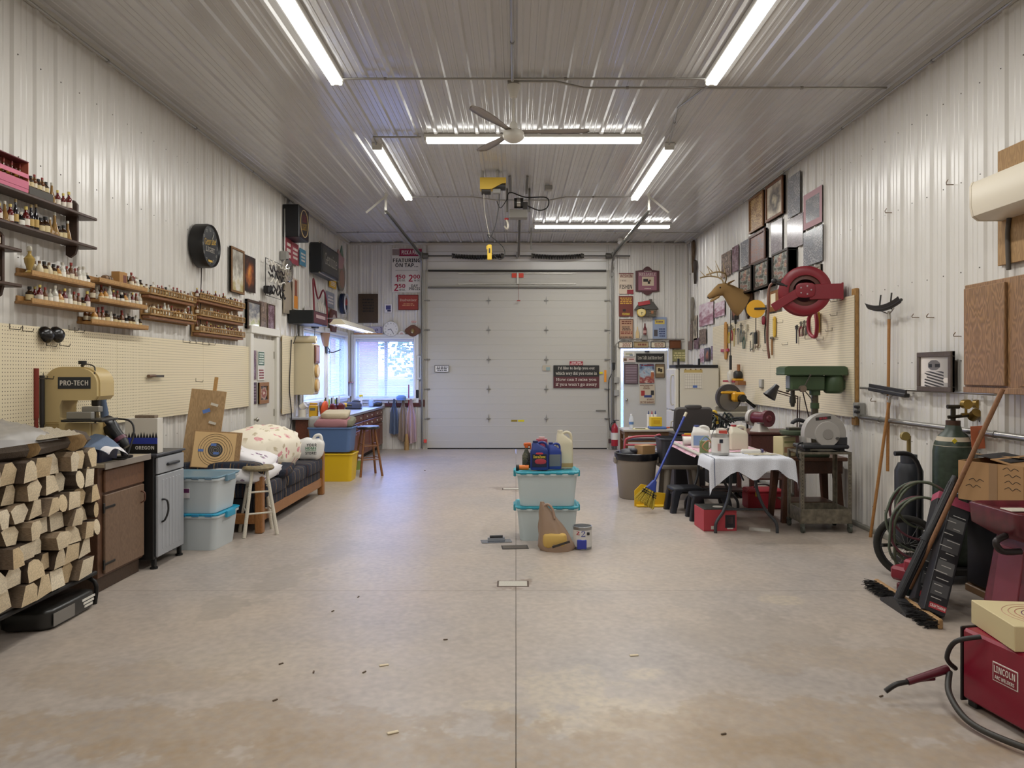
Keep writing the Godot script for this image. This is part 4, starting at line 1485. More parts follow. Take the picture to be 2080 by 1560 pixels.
func wood_log(z0: float,z1: float,y0: float,y1: float,x_end: float,style: int)->void:
	var w=z1-z0
	var h=y1-y0
	var c=V2((z0+z1)*0.5,(y0+y1)*0.5)
	var q=func(a: float,b: float)->Vector2:
		return V2(c.x+a*w*0.5+rng.randf_range(-0.006,0.006),c.y+b*h*0.5+rng.randf_range(-0.006,0.006))
	var poly=[]
	var bark_from=99
	match style:
		0: poly=[q.call(-0.97,-0.95),q.call(0.97,-0.95),q.call(0.9,0.35),q.call(0.3,0.97),q.call(-0.6,0.9)]
		1: poly=[q.call(-0.97,-0.97),q.call(0.95,-0.9),q.call(0.98,0.9),q.call(-0.8,0.97)]
		2: poly=[q.call(-0.98,0.6),q.call(-0.5,-0.95),q.call(0.55,-0.95),q.call(0.98,0.3),q.call(0.5,0.97),q.call(-0.5,0.97)]
		3: poly=[q.call(-0.98,-0.97),q.call(0.98,-0.97),q.call(0.85,0.1),q.call(0.5,0.75),q.call(0.0,0.98),q.call(-0.5,0.75),q.call(-0.85,0.1)]
		4:
			for i in 10:
				poly.append(V2(c.x+cos(TAU*i/10)*w*0.48,c.y+sin(TAU*i/10)*h*0.48))
		_: poly=[q.call(-0.98,-0.97),q.call(0.98,-0.7),q.call(0.6,0.97),q.call(-0.4,0.97)]
	var L=rng.randf_range(0.38,0.45)
	var wood=G()
	var bark=G()
	var m_=poly.size()
	var tilt=rng.randf_range(-0.02,0.02)
	var skew=rng.randf_range(-0.03,0.03)
	var A=[]
	var B=[]
	for p in poly:
		A.append(V(x_end+skew*(p.y-c.y)*6.0,p.y,-p.x))
		B.append(V(x_end-L,p.y*1.0+(c.y-p.y)*0.1,-(p.x+(c.x-p.x)*0.1)))
	for i in m_:
		var k=(i+1) % m_
		var mid=(A[i]+A[k])*0.5
		var hint=mid-V(mid.x,c.y,-c.x)
		var side=bark if style==4 or (style==3 and i>0) or (style==2 and i in [1,2]) or (style==0 and i in [2,3]) or (style==1 and i==2) else wood
		side.quad(A[i],A[k],B[k],B[i],hint)
	var ca=V(x_end+0.004,c.y,-c.x)
	var cut=G()
	for i in m_:
		cut.tri(ca,A[i],A[(i+1) % m_],Vector3.RIGHT)
		wood.tri(V(x_end-L,c.y,-c.x),B[i],B[(i+1) % m_],Vector3.LEFT)
	var tone=["a8927a","98826a","b39a7c","8f7a64"][rng.randi() % 4]
	var endm=mt("fine",["e8d6b6","dfc9a4","efe0c4","d6bd95"][rng.randi() % 4],V(6,6,6),0.85)
	var lab=["split log with bark on its crown","split log with a squared cut end","split log with a broad wedge end","half-round split log","small round unsplit log","narrow slanting split log"][mini(style,5)]
	var base=V(x_end-L*0.5,c.y,-c.x)
	for arr in [wood,bark,cut]:
		for i in arr.v.size(): arr.v[i]-=base
	one("firewood_log",lab + " in the stacked firewood pile","log",[wood,cut,bark] if bark.v.size() else [wood,cut],[mt("speck",tone,V(1.2,14,14),0.85,0.0,0.4),endm,mt("speck","6b5848",V(5,12,12),0.95,0.0,0.6)],base,0.0,"firewood logs: " + lab)

func build_woodpile()->void:
	# black steel rack
	var r=thing("log_rack","black tubular steel rack under the firewood pile","rack",V(-3.0,0,-4.2))
	var bm=m("1e1c1b",0.5,0.4)
	for x in [-0.15,0.15]:
		part(r,"rail",G().cyl(V(x,0.205,0.85),V(x,0.205,-0.6),0.016,-1,10),bm)
	for z in [0.83,-0.58]:
		part(r,"leg",G().tube(curve([V(-0.16,0.0,z),V(-0.16,0.15,z),V(0.0,0.19,z),V(0.16,0.15,z),V(0.16,0.0,z)],16),0.014,8),bm)
		part(r,"upright",G().cyl(V(-0.17,0.2,z-0.0),V(-0.17,1.15,z),0.014,-1,8),bm)
	var y=0.225
	var row=0
	while y<1.01:
		var h=rng.randf_range(0.105,0.135)
		var z=3.42+rng.randf_range(0,0.06)
		while z<4.69:
			var w=rng.randf_range(0.09,0.165)
			if z+w>4.72: w=4.75-z
			if w<0.05: break
			var st=[0,1,2,3,5,0,1,2][rng.randi() % 8]
			var dy=rng.randf_range(-0.01,0.01)
			if w<0.1 and rng.randf()<0.4: st=4
			wood_log(z,z+w-0.004,y,y+h-0.002,-2.8+rng.randf_range(-0.05,0.05),st)
			z+=w
		y+=h
		row+=1
	# loose logs lying lengthwise on top and two poking out below
	var bark=mt("speck","77685a",V(14,14,4),0.95,0.0,0.8)
	var wood=mt("grain","bb9a6c",V(5,5,5),0.8)
	var spots=[[V(-2.86,y+0.05,-4.3),0.4,0.07,12.0,"dark barked slab lying lengthwise on top of the firewood pile"],[V(-2.9,y+0.05,-3.9),0.36,0.075,-14.0,"grey barked log lying lengthwise on top of the firewood pile, under the plastic"],[V(-2.88,y+0.055,-4.62),0.22,0.085,30.0,"pale chunky log end set on top of the firewood pile near the bandsaw"],[V(-3.1,y+0.05,-4.3),0.5,0.08,4.0,"thick barked log lying lengthwise at the back of the firewood pile"]]
	for s in spots:
		var g=G()
		var rings=[]
		for i in 7:
			var f=i/6.0
			var rg=[]
			for k in 8:
				var a=TAU*k/8
				rg.append(V(cos(a)*s[2]*(1.0+0.12*sin(f*5.0+k)),sin(a)*s[2]*(0.7+0.08*cos(f*7.0+k*2.0)),(f-0.5)*s[1]))
			rings.append(rg)
		g.loft(rings,false,false,false)
		var e=G()
		for rg in [rings[0],rings[-1]]:
			for k in 8: e.tri(V(0,0,rg[0].z),rg[k],rg[(k+1) % 8],V(0,0,signf(rg[0].z)))
		one("firewood_log",s[4],"log",[g,e],[bark,wood],s[0],deg_to_rad(s[3]))
	# clear plastic and a canvas drop cloth thrown over the pile
	var nz=noise(61,1.3,3)
	var cloth=func(w: float,d: float,hgt: float,sd: float,n:=18)->Geo:
		var rows=[]
		for j in n:
			var r2=[]
			for i in n:
				var a=(float(i)/(n-1)-0.5)
				var b=(float(j)/(n-1)-0.5)
				var e=maxf(absf(a),absf(b))*2.0
				var yy=hgt*(1.0-pow(e,2.2))+0.035*nz.get_noise_2d(a*5.0+sd,b*5.0)*(1.2-e)
				r2.append(V(b*d,maxf(yy,0.004),a*w))
			rows.append(r2)
		return G().skin(rows,false)
	one("plastic_sheet","crumpled clear plastic sheet heaped on top of the firewood","plastic sheet",cloth.call(0.62,0.34,0.13,3.0),glass("aaa6a2",0.5,0.3),V(-2.93,y+0.085,-4.0))
	one("drop_cloth","folded cream canvas cloth on top of the firewood beside the plastic","cloth",cloth.call(0.42,0.26,0.05,9.0),mt("speck","cdbfa6",V(6,6,6),0.9),V(-2.88,y+0.1,-4.3))
	# bag of soil under the rack
	var bg=thing("sack","black plastic sack with white lettering lying under the firewood rack","sack",V(-2.96,0.0,-4.5),0)
	bg.scale=V(0.85,0.85,0.85)
	part(bg,"bag",G().lump(V(0,0.075,0),V(0.36,0.15,0.62),0.35,18,10,Basis(),func(p): return p*(1.0+0.06*sin(p.z*30.0+p.x*12.0))),m("22211f",0.3))
	part(bg,"print_panel",G().box(V(0.186,0.07,0.12),V(0.006,0.09,0.24)),m("77736d",0.4))
	for i in 3: part(bg,"white_line",G().box(V(0.188,0.1-i*0.026,-0.17),V(0.006,0.016,0.16-i*0.03)),m("d9d5cc",0.5))

func build_left()->void:
	build_shelves()
	pegboard("long cream pegboard on the wall behind the firewood and the bandsaw",XL+0.05,-3.0,-9.1,1.133,1.885,1.0,[-4.56,-6.0,-7.66])
	pegboard("narrow cream pegboard between the side door and the cream wall cabinet",XL+0.05,-10.25,-10.78,0.95,2.1,1.0,[])
	for p in [[20,668],[46,672],[95,702],[122,702],[152,674],[140,670],[75,768],[88,768],[372,695],[385,697],[398,698],[412,700],[424,700],[398,775]]:
		hook(lw(p[0],p[1],0.055),1.0,"on the long cream pegboard")
	build_woodpile()
	# pair of black caps hung side by side
	for i in 2:
		var p=lw(100+i*22,678,0.1)
		one("face_shield_cup","round black rubber cup hanging with its twin on the long pegboard","cup",G().lathe(Vector3.ZERO,[[0.0,0.02],[0.03,0.018],[0.058,-0.01],[0.062,-0.03],[0.055,-0.03],[0.03,-0.01],[0.0,-0.004]],18,R(V(0,0,1),-75)),m("141312",0.25),p,0.0,"black rubber cups on the pegboard")
	# chisel on the pegboard
	var ch=thing("hand_tool","wooden handled chisel lying across hooks on the long pegboard","chisel",lw(313,764,0.08))
	part(ch,"handle",G().cyl(V(0,0,0.1),V(0,0.004,-0.02),0.016,0.013,10),m("6e5440",0.5))
	part(ch,"blade",G().box(V(0,0.0,-0.1),V(0.012,0.02,0.16),0.003),m("5d5750",0.4,0.7))
	# pry bars standing in the gap behind the pile
	for i in 2:
		one("pry_bar",["dull red bar standing upright behind the firewood beside the bandsaw","dark steel bar standing upright behind the firewood beside the bandsaw"][i],"bar",G().cyl(V(0,0,0),V(0,0.95,0),0.013,-1,10).cyl(V(0,0.62,0),V(0,0.97,0),0.018,-1,10),m(["7c2b20","2c2826"][i],0.45),V(-3.37,0.62 if i==0 else 0.57,-4.98-i*0.06))
	build_cabinets_left()
	build_couch()

func build_cabinets_left()->void:
	var wd=mt("grain","6a4a36",V(3,3,3),0.5)
	var t=thing("base_cabinet","worn brown wooden base cabinet with one drawer and strap-hinged door","cabinet",V(-3.13,0,-5.275),TL)
	part(t,"carcass",G().box(V(0,0.5,-0.02),V(0.6,0.78,0.43),0.004),wd)
	part(t,"toe_kick",G().box(V(0,0.055,-0.03),V(0.58,0.11,0.4),0.003),mt("grain","4f3c2e",V(3,3,3),0.6))
	part(t,"countertop",G().box(V(0,0.905,0),V(0.62,0.03,0.5),0.004),m("b7a88f",0.5))
	part(t,"top_edge",G().box(V(0,0.9,0.252),V(0.62,0.045,0.008),0.002),m("8a8178",0.5))
	part(t,"drawer",G().box(V(0.02,0.785,0.205),V(0.53,0.16,0.022),0.006),mt("grain","75523a",V(3,3,3),0.45))
	var dr=part(t,"door",G().box(V(0.02,0.41,0.205),V(0.53,0.56,0.022),0.005),mt("grain","7d6450",V(3,3,3),0.6))
	for y in [0.6,0.2]:
		part(dr,"strap_hinge",G().box(V(-0.19,y,0.219),V(0.13,0.018,0.006),0.002).box(V(-0.265,y,0.219),V(0.02,0.07,0.008),0.002),m("2a2724",0.4,0.6))
	part(dr,"handle",G().tube(curve([V(0.235,0.64,0.216),V(0.235,0.625,0.245),V(0.235,0.57,0.245),V(0.235,0.55,0.216)],12),0.006,6),m("6b4a3c",0.4,0.4))
	# grey metal cabinet with louvred door
	var g=thing("metal_cabinet","grey ribbed-door cabinet with black sides beside the brown base cabinet","cabinet",V(-3.07,0,-5.85),TL)
	part(g,"carcass",G().box(V(0,0.49,-0.01),V(0.48,0.83,0.42),0.004),m("171616",0.45))
	part(g,"top",G().box(V(0,0.903,0),V(0.49,0.018,0.46),0.004),m("3a3c42",0.35))
	part(g,"drawer",G().box(V(0.01,0.815,0.212),V(0.44,0.13,0.022),0.005),m("9b9da1",0.4))
	part(g,"drawer_pull",G().box(V(0.02,0.815,0.235),V(0.2,0.024,0.024),0.008),m("1b1b1d",0.35))
	var gd=part(g,"door",G().box(V(0.01,0.415,0.212),V(0.44,0.65,0.022),0.005),m("9a9ca0",0.4))
	for i in 6:
		part(gd,"flute",G().box(V(-0.13+i*0.056,0.42,0.2235),V(0.02,0.56,0.006),0.003),m("a3a5a9",0.4))
	part(gd,"handle",G().tube(curve([V(-0.15,0.54,0.222),V(-0.14,0.53,0.26),V(-0.13,0.45,0.265),V(-0.15,0.38,0.25),V(-0.15,0.36,0.222)],16),0.008,7),m("202022",0.35))
	for x in [-0.21,0.21]:
		part(g,"foot",G().box(V(x,0.04,0.19),V(0.03,0.08,0.03),0.003).cyl(V(x,0.0,0.19),V(x,0.012,0.19),0.03,-1,10),m("121212",0.5))
		part(g,"foot",G().box(V(x,0.04,-0.19),V(0.03,0.08,0.03),0.003),m("121212",0.5))
	# benchtop band saw
	var b=thing("band_saw","tan benchtop band saw with dark badge on the brown base cabinet","band saw",V(-3.2,0.921,-5.2),deg_to_rad(4))
	var tan_=m("bfa874",0.4)
	var out=[V2(-0.19,0.0),V2(0.14,0.0),V2(0.14,0.27),V2(-0.03,0.27),V2(-0.075,0.31),V2(-0.075,0.4),V2(-0.06,0.44),V2(0.17,0.44),V2(0.195,0.47)]
	for i in 9:
		var a=PI*0.5*i/8
		out.append(V2(0.075+0.12*cos(a),0.56+0.12*sin(a)))
	for i in 9:
		var a=PI*0.5+PI*0.5*i/8
		out.append(V2(-0.07+0.12*cos(a),0.56+0.12*sin(a)))
	part(b,"frame",G().prism(out,0.2),tan_)
	part(b,"front_cover",G().prism(out.map(func(p): return V2(p.x*0.95,0.02+p.y*0.955)),0.03,V(0,0,0.112)),m("c4ae7c",0.4))
	part(b,"badge",G().box(V(0.03,0.565,0.1285),V(0.225,0.085,0.004),0.001),m("20242c",0.4))
	text(b,"PRO-TECH",V(0.03,0.565,0.132),0.195,0.036,m("d6d3cb",0.4))
	part(b,"tension_knob",G().cyl(V(0.02,0.675,0.0),V(0.02,0.7,0.0),0.01,-1,8).cyl(V(0.02,0.7,0),V(0.02,0.725,0),0.028,-1,14),m("1a1918",0.5))
	part(b,"blade_guard",G().box(V(0.13,0.42,0.03),V(0.05,0.05,0.04),0.006),m("2a2522",0.5))
	part(b,"blade",G().box(V(0.12,0.36,0.02),V(0.012,0.2,0.002)),m("8c8880",0.3,0.9))
	part(b,"table",G().box(V(0.13,0.3,0.11),V(0.28,0.016,0.24),0.004),m("3a3835",0.4,0.5))
	part(b,"fence",G().box(V(0.1,0.335,0.18),V(0.17,0.05,0.05),0.004).box(V(0.14,0.375,0.1),V(0.12,0.04,0.06),0.004),m("8d8a83",0.45,0.4))
	part(b,"switch",G().box(V(-0.12,0.12,0.13),V(0.035,0.055,0.012),0.004),m("5b1f1e",0.4))
	for i in 5:
		part(b,"vent_rib",G().box(V(-0.12,0.235+i*0.012,0.129),V(0.09,0.004,0.004)),m("a08448",0.5))
	part(b,"power_cord",G().tube(curve([V(0.02,0.69,0.02),V(0.08,0.7,0.04),V(0.13,0.68,0.05),V(0.16,0.63,0.11)],14),0.005,5),m("3b3733",0.6))
	# hand saw with a sock on its handle leaning behind the band saw
	var hs=thing("hand_saw","hand saw stood on end beside the band saw with a blue sock on it","saw",V(-3.22,0.921,-5.5),0)
	part(hs,"blade",G().prism([V2(-0.02,0.0),V2(0.04,0.0),V2(0.0,0.6),V2(-0.02,0.6)],0.003,Vector3.ZERO,R(V(0,0,1),6)),m("a19c92",0.3,0.8))
	part(hs,"sock",G().loft([ring(0.02,8,V(0.03,0.24,0.02)),ring(0.03,8,V(0.04,0.32,0.02)),ring(0.022,8,V(0.03,0.42,0.02)),ring(0.034,8,V(0.04,0.5,0.02)),ring(0.03,8,V(0.03,0.52,0.02))],true),mt("speck","7387a8",V(9,9,9),0.9))
	# navy box with folded jeans,power tool,pine-print carton
	var nb=thing("parts_bin","navy plastic bin under folded jeans on the brown cabinet","bin",V(-3.04,0.921,-5.12),0)
	part(nb,"body",G().loft([rr(0.2,0.22,0.02,0.0),rr(0.23,0.25,0.02,0.12)],false,true,false),m("1b2140",0.4))
	var je=[]
	for j in 16:
		var row=[]
		for i in 22:
			var a=i/21.0
			var bq=j/15.0-0.5
			var yy=0.17+0.025*sin(a*6.0+bq*4.0)-0.1*pow(maxf(0.0,a-0.55)*2.0,1.5)-0.05*pow(absf(bq)*2.0,3.0)
			row.append(V(-0.17+a*0.42,yy,bq*(0.3-0.08*a)))
		je.append(row)
	var jn=thing("folded_jeans","faded blue jeans with a patterned hem draped over the navy bin","jeans",V(-3.08,0.925,-5.1),deg_to_rad(-8))
	part(jn,"denim",G().skin(je,false),mt("speck","8598b5",V(8,8,8),0.95))
	var hem=[]
	for j in 16: hem.append([je[j][18]+V(0,0.004,0),je[j][19]+V(0.002,0.004,0),je[j][20]+V(0.004,0.004,0),je[j][21]+V(0.004,0.003,0)])
	part(jn,"patterned_hem",G().skin(hem,false),mt("violets","ffffff",V(9,9,9),0.9))
	var pt=thing("power_tool","black corded rotary tool standing tilted on the brown cabinet","power tool",V(-2.96,0.923,-5.32))
	var bt=R(V(0,0,1),38)
	part(pt,"body",G().at(V(-0.04,0.17,0),bt).lathe(Vector3.ZERO,[[0.0,-0.12],[0.03,-0.12],[0.045,-0.08],[0.048,0.02],[0.058,0.06],[0.058,0.13],[0.045,0.15],[0.0,0.15]],16),m("171618",0.35))
	part(pt,"band",G().at(V(-0.04,0.17,0),bt).cyl(V(0,-0.06,0),V(0,-0.03,0),0.05,-1,16),m("5e2b3c",0.4))
	part(pt,"label",G().at(V(-0.04,0.17,0),bt).box(V(0,0.1,0.058),V(0.03,0.03,0.003)),m("b39a6a",0.5))
	part(pt,"base",G().cyl(V(0.02,0.0,0),V(0.02,0.015,0),0.06,-1,16).cyl(V(0.02,0.015,0),V(0.0,0.09,0),0.02,-1,10),m("232124",0.4,0.4))
	part(pt,"cord",G().tube(curve([V(-0.12,0.29,0),V(0.05,0.28,0.0),V(0.11,0.2,0.03),V(0.11,0.06,0.1),V(0.1,0.008,0.12),V(0.03,0.008,0.16),V(-0.04,0.01,0.12)],34),0.007,6),m("1f1d1c",0.6))
	var ob=thing("carton","upright white carton printed with black pine trees over a blue band","box",V(-3.0,0.913,-5.72),0)
	part(ob,"case",G().box(V(0,0.14,0),V(0.26,0.28,0.09),0.002),m("cfcac0",0.6))
	part(ob,"blue_band",G().box(V(0,0.1,0.046),V(0.26,0.05,0.002)),m("27399a",0.5))
	part(ob,"black_band",G().box(V(0,0.037,0.046),V(0.26,0.074,0.002)),m("141416",0.5))
	var pines=[]
	for i in 11:
		var px_=-0.12+i*0.024
		var hh=0.03+0.018*absf(sin(i*2.3))
		part(ob,"pine_print",G().prism([V2(px_-0.012,0.12),V2(px_+0.012,0.12),V2(px_,0.125+hh)],0.001,V(0,0,0.0462)),m("17181a",0.6))
	text(ob,"OREGON",V(0.03,0.045,0.0478),0.15,0.028,m("e2e0da",0.5))
	one("wood_scrap","flat grey wood scrap lying on top of the pine-print carton","scrap",G().box(V(0,0.012,0),V(0.16,0.024,0.06),0.003),mt("grain","8a7a68",V(4,4,4),0.7),V(-2.98,1.194,-5.72))
	# clear bins before the couch
	var cl_=glass("d5dde0",0.8,0.4)
	for i in 2:
		var c=tote("storage_bin",["lower clear bin with teal lid stacked beside the couch","upper clear bin with grey-blue lid and a printed sticker beside the couch"][i],V(-2.9,i*0.325,-6.42),deg_to_rad(-3),0.62,0.47,0.325,cl_,glass(["2a9ec2","6d8ea0"][i],0.85,0.3),m(["2f86b4","6a8598"][i],0.4))
		if i==1:
			part(c,"sticker",G().box(V(0.02,0.18,0.218),V(0.075,0.09,0.003)),m("d9d4d6",0.5))
			part(c,"sticker_print",G().box(V(0.02,0.2,0.2202),V(0.07,0.035,0.001)),m("6a3560",0.5))

func build_couch()->void:
	var wd=mt("grain","a5703f",V(3,3,3),0.4)
	var pl=mt("plaid","ffffff",V(3.2,3.2,3.2),0.95)
	var z0=-6.85
	var z1=-9.1
	var c=thing("couch","wood-framed couch in dark navy striped cloth, heaped with bedding","couch",V(-2.9,0,(z0+z1)*0.5),TL)
	# local x along the wall (+x far end),local z toward the room
	var L=absf(z1-z0)
	part(c,"front_rail",G().box(V(0,0.16,0.41),V(L-0.1,0.11,0.035),0.008),wd)
	for e in [-1.0,1.0]:
		var g=G()
		for z in [0.41,-0.36]:
			g.box(V(e*(L*0.5-0.04),0.28,z),V(0.08,0.56,0.075),0.01)
		g.box(V(e*(L*0.5-0.04),0.14,0.02),V(0.05,0.1,0.75),0.006)
		part(c,"end_frame",g,wd)
		part(c,"arm_pad",G().lump(V(e*(L*0.5-0.06),0.6,0.02),V(0.19,0.2,0.88),0.55,16,10),pl)
	for i in 3:
		var x=-L/3+i*L/3
		part(c,"seat_cushion",G().lump(V(x*0.93,0.4,0.05),V(L/3*0.94,0.17,0.84),0.28,24,10),pl)
		part(c,"base_panel",G().lump(V(x*0.93,0.26,0.36),V(L/3*0.94,0.18,0.12),0.3,20,8),pl)
		part(c,"back_cushion",G().lump(V(x*0.93,0.62,-0.32),V(L/3*0.92,0.42,0.2),0.4,20,10),pl)
	part(c,"deck",G().box(V(0,0.24,-0.02),V(L-0.14,0.16,0.7),0.01),m("1c2026",0.9))
	var nz=noise(71,3.0,2)
	var puff=func(p: Vector3)->Vector3:
		return p*(1.0+0.12*nz.get_noise_3d(p.x*3.0,p.y*3.0,p.z*3.0))+V(0,-0.02*sin(p.z*14.0),0)
	one("comforter","big heaped cream comforter with pink roses on the couch","comforter",G().lump(Vector3.ZERO,V(0.72,0.5,1.22),0.75,30,18,R(Vector3.UP,-4),puff),mt("roses","ffffff",V(2.1,2.1,2.1),0.95),V(-2.83,0.7,-7.86))
	one("pillow","white pillow with violet flowers leaning on the rose comforter","pillow",G().lump(Vector3.ZERO,V(0.5,0.2,0.62),0.6,22,12,R(V(0,0,1),-20),puff),mt("violets","ffffff",V(2.6,2.6,2.6),0.95),V(-2.75,0.68,-7.3))
	one("quilt","flat folded white quilt with violet flowers at the couch end under the target","quilt",G().lump(Vector3.ZERO,V(0.72,0.16,0.75),0.45,24,10,Basis(),puff),mt("violets","ffffff",V(2.6,2.6,2.6),0.95),V(-2.8,0.55,-7.15))
	# plywood backer and paper target
	var t=thing("plywood_board","weathered plywood board with blue tape standing on the couch end","board",V(-3.08,0.64,-7.0),deg_to_rad(10))
	var bt=R(V(0,0,1),-6)*R(V(1,0,0),-8)
	part(t,"sheet",G().at(V(0,0.38,0),bt).box(Vector3.ZERO,V(0.33,0.74,0.012),0.002),mt("grain","bb9a70",V(3,2,3),0.7))
	part(t,"stake",G().at(V(0.05,0.4,-0.015),bt).box(V(0,0.05,0),V(0.035,0.86,0.014),0.002),mt("grain","c79a5e",V(4,4,4),0.7))
	part(t,"blue_tape",G().at(V(0.03,0.55,0.09),bt*R(V(0,0,1),25)).box(V(0,0,-0.06),V(0.07,0.035,0.002)),m("5877b8",0.6))
	for q in [V(0.1,0.6,0.0),V(0.08,0.42,0.0)]:
		part(t,"masking_tape",G().at(q,bt*R(V(0,0,1),-12)).box(V(0,0,0.012),V(0.07,0.025,0.002)),m("cfc8ba",0.6))
	var tg=thing("paper_target","square tan target sheet with black bullseye and blue tape on its board","target",V(-2.92,0.62,-6.86),deg_to_rad(12))
	var b2=R(V(0,0,1),-5)*R(V(1,0,0),-10)
	part(tg,"backing",G().at(V(0.02,0.19,-0.008),b2).box(Vector3.ZERO,V(0.44,0.36,0.012),0.002),mt("grain","b08c62",V(3,3,3),0.7))
	part(tg,"sheet",G().at(V(0,0.19,0),b2).box(Vector3.ZERO,V(0.38,0.34,0.003)),m("dcb884",0.8))
	part(tg,"bullseye",G().at(V(0,0.19,0),b2).cyl(V(0.01,0,0.0015),V(0.01,0,0.0025),0.068,-1,28),m("3f3d3e",0.7))
	for r in [0.018,0.034,0.05,0.088,0.11,0.135,0.155]:
		var g=G().at(V(0,0.19,0),b2)
		var pts=[]
		for i in 40: pts.append(V(0.01+cos(TAU*i/40)*r,sin(TAU*i/40)*r,0.0028))
		g.tube(pts,0.0018,4,true)
		part(tg,"ring_line",g,m("6a5440" if r>0.07 else "a89c8c",0.7))
	for q in [[-0.12,-0.01,30.0],[-0.01,0.05,8.0],[0.02,-0.03,-20.0]]:
		part(tg,"blue_tape",G().at(V(0,0.19,0),b2).box(V(q[0],q[1],0.004),V(0.05,0.024,0.001)),m("5877b8",0.6))
	part(tg,"stake",G().at(V(-0.03,0.0,-0.016),b2).box(V(0,0.05,0),V(0.035,0.2,0.012),0.002),mt("grain","c79a5e",V(4,4,4),0.7))
	# shopping bag
	var bag=thing("shopping_bag","white plastic shopping bag with black and green lettering on the couch","bag",V(-2.57,0.48,-8.8),deg_to_rad(8))
	var crease=func(p: Vector3)->Vector3:
		return p*(1.0+0.07*sin(p.x*40.0+p.y*18.0)*(1.0 if p.y>0.0 else 0.4))
	part(bag,"sack",G().lump(V(0,0.13,0),V(0.36,0.27,0.22),0.6,26,14,Basis(),crease),m("dfddd8",0.35))
	part(bag,"handle",G().tube(curve([V(0.05,0.22,0.03),V(0.08,0.29,0.03),V(0.14,0.3,0.03),V(0.16,0.22,0.03),V(0.165,0.14,0.04)],20),0.02,7),m("e3e1dc",0.35))
	for l in [["YOUR",0.06,0.19,"1d1c1c",0.12,0.034],["HOME",0.05,0.15,"2c7a4e",0.13,0.034],["IMPROVEMENT",0.05,0.12,"3f8f62",0.13,0.012],["STORE!",0.05,0.09,"1d1c1c",0.13,0.032]]:
		text(bag,l[0],V(l[1]-0.01,l[2],0.116),l[4],l[5],m(l[3],0.5))
	var gl=G()
	for i in 5:
		gl.tube(curve([V(0,0.02,0),V(0.05,0.05,0.02*(i-2)),V(0.1,0.03,0.035*(i-2))],8),0.011,6)
	gl.lump(V(-0.03,0.03,0),V(0.12,0.06,0.1),0.7,12,8)
	one("work_glove","crumpled yellow work glove on the white quilt by the stool","glove",gl,m("d9b72a",0.7),V(-2.62,0.62,-7.28),1.9)
	one("striped_towel","pale striped towel hanging over the couch edge by the white stool","towel",G().lump(Vector3.ZERO,V(0.3,0.1,0.35),0.5,18,8,Basis(),puff),mt("plaid","e9e4e4",V(2,2,2),0.95),V(-2.52,0.53,-7.5))
	stool(V(-2.5,0,-6.88),0.66,0.145,0.15,"white painted wooden stool with chipped paint beside the clear bins",mt("fine","e0d8c6",V(7,7,7),0.6),mt("blot","9a8a68",V(6,6,6),0.6),0.3)
	# blue over yellow totes with folded clothes
	tote("storage_bin","yellow plastic bin under the blue bin by the workbench",V(-2.62,0,-10.3),0,0.6,0.42,0.42,m("d9b31c",0.4),null)
	tote("storage_bin","blue plastic bin heaped with clothes on the yellow bin",V(-2.66,0.422,-10.3),0,0.64,0.44,0.37,m("55709c",0.4),null)
	for k in [["folded pink blanket in the blue bin","b58287",V(0.0,0.05,0.02),V(0.5,0.15,0.36)],["folded cream towel on top of the pink blanket","d2c4a8",V(0.05,0.16,0.0),V(0.4,0.1,0.3)],["green and grey shirt tucked beside the pink blanket","8d8a76",V(0.2,0.05,-0.03),V(0.22,0.12,0.3)],["clear crumpled plastic at the blue bin's corner","a9a8a4",V(-0.25,0.05,0.08),V(0.14,0.16,0.16)]]:
		one("folded_cloth",k[0],"cloth",G().lump(Vector3.ZERO,k[3],0.5,22,10,Basis(),puff),mt("fine",k[1],V(9,9,9),0.95),V(-2.66,0.79,-10.3)+k[2])
	stool(V(-2.24,0,-10.75),0.75,0.17,0.15,"brown wooden bar stool with black padded seat by the workbench",mt("grain","8a5a34",V(4,4,4),0.4),m("1b1918",0.35),0.35)
	var bk=thing("paint_pail","pale pail with green label on the floor behind the brown bar stool","pail",V(-2.5,0,-11.0))
	part(bk,"body",G().lathe(Vector3.ZERO,[[0.0,0.0],[0.11,0.0],[0.125,0.24],[0.13,0.25],[0.13,0.27],[0.0,0.275]],18),m("c9c6bc",0.4))
	part(bk,"label",G().lathe(Vector3.ZERO,[[0.1145,0.06],[0.1225,0.2]],18),m("8da24a",0.5))

func stool(at: Vector3,h: float,r: float,spread: float,label: String,legm,seatm,low: float)->void:
	var t=thing("stool",label,"stool",at,0.5)
	part(t,"seat",G().lathe(Vector3.ZERO,[[0.0,h-0.045],[r-0.015,h-0.045],[r,h-0.035],[r+0.004,h-0.02],[r-0.008,h-0.004],[r*0.6,h],[0.0,h-0.002]],24),seatm)
	var tops=[]
	var feet=[]
	for i in 4:
		var a=PI*0.25+i*PI*0.5
		tops.append(V(cos(a),0,sin(a))*r*0.65+V(0,h-0.045,0))
		feet.append(V(cos(a),0,sin(a))*(r+spread*0.45))
		part(t,"leg",G().cyl(feet[i],tops[i],0.018,0.015,10),legm)
	for i in 4:
		for lv in [low*0.72+0.02*(i % 2),low*0.72+0.2+0.03*(i % 2)]:
			var f=lv/(h-0.045)
			var j=(i+1) % 4
			part(t,"rung",G().cyl(feet[i].lerp(tops[i],f),feet[j].lerp(tops[j],f),0.009,-1,8),legm)

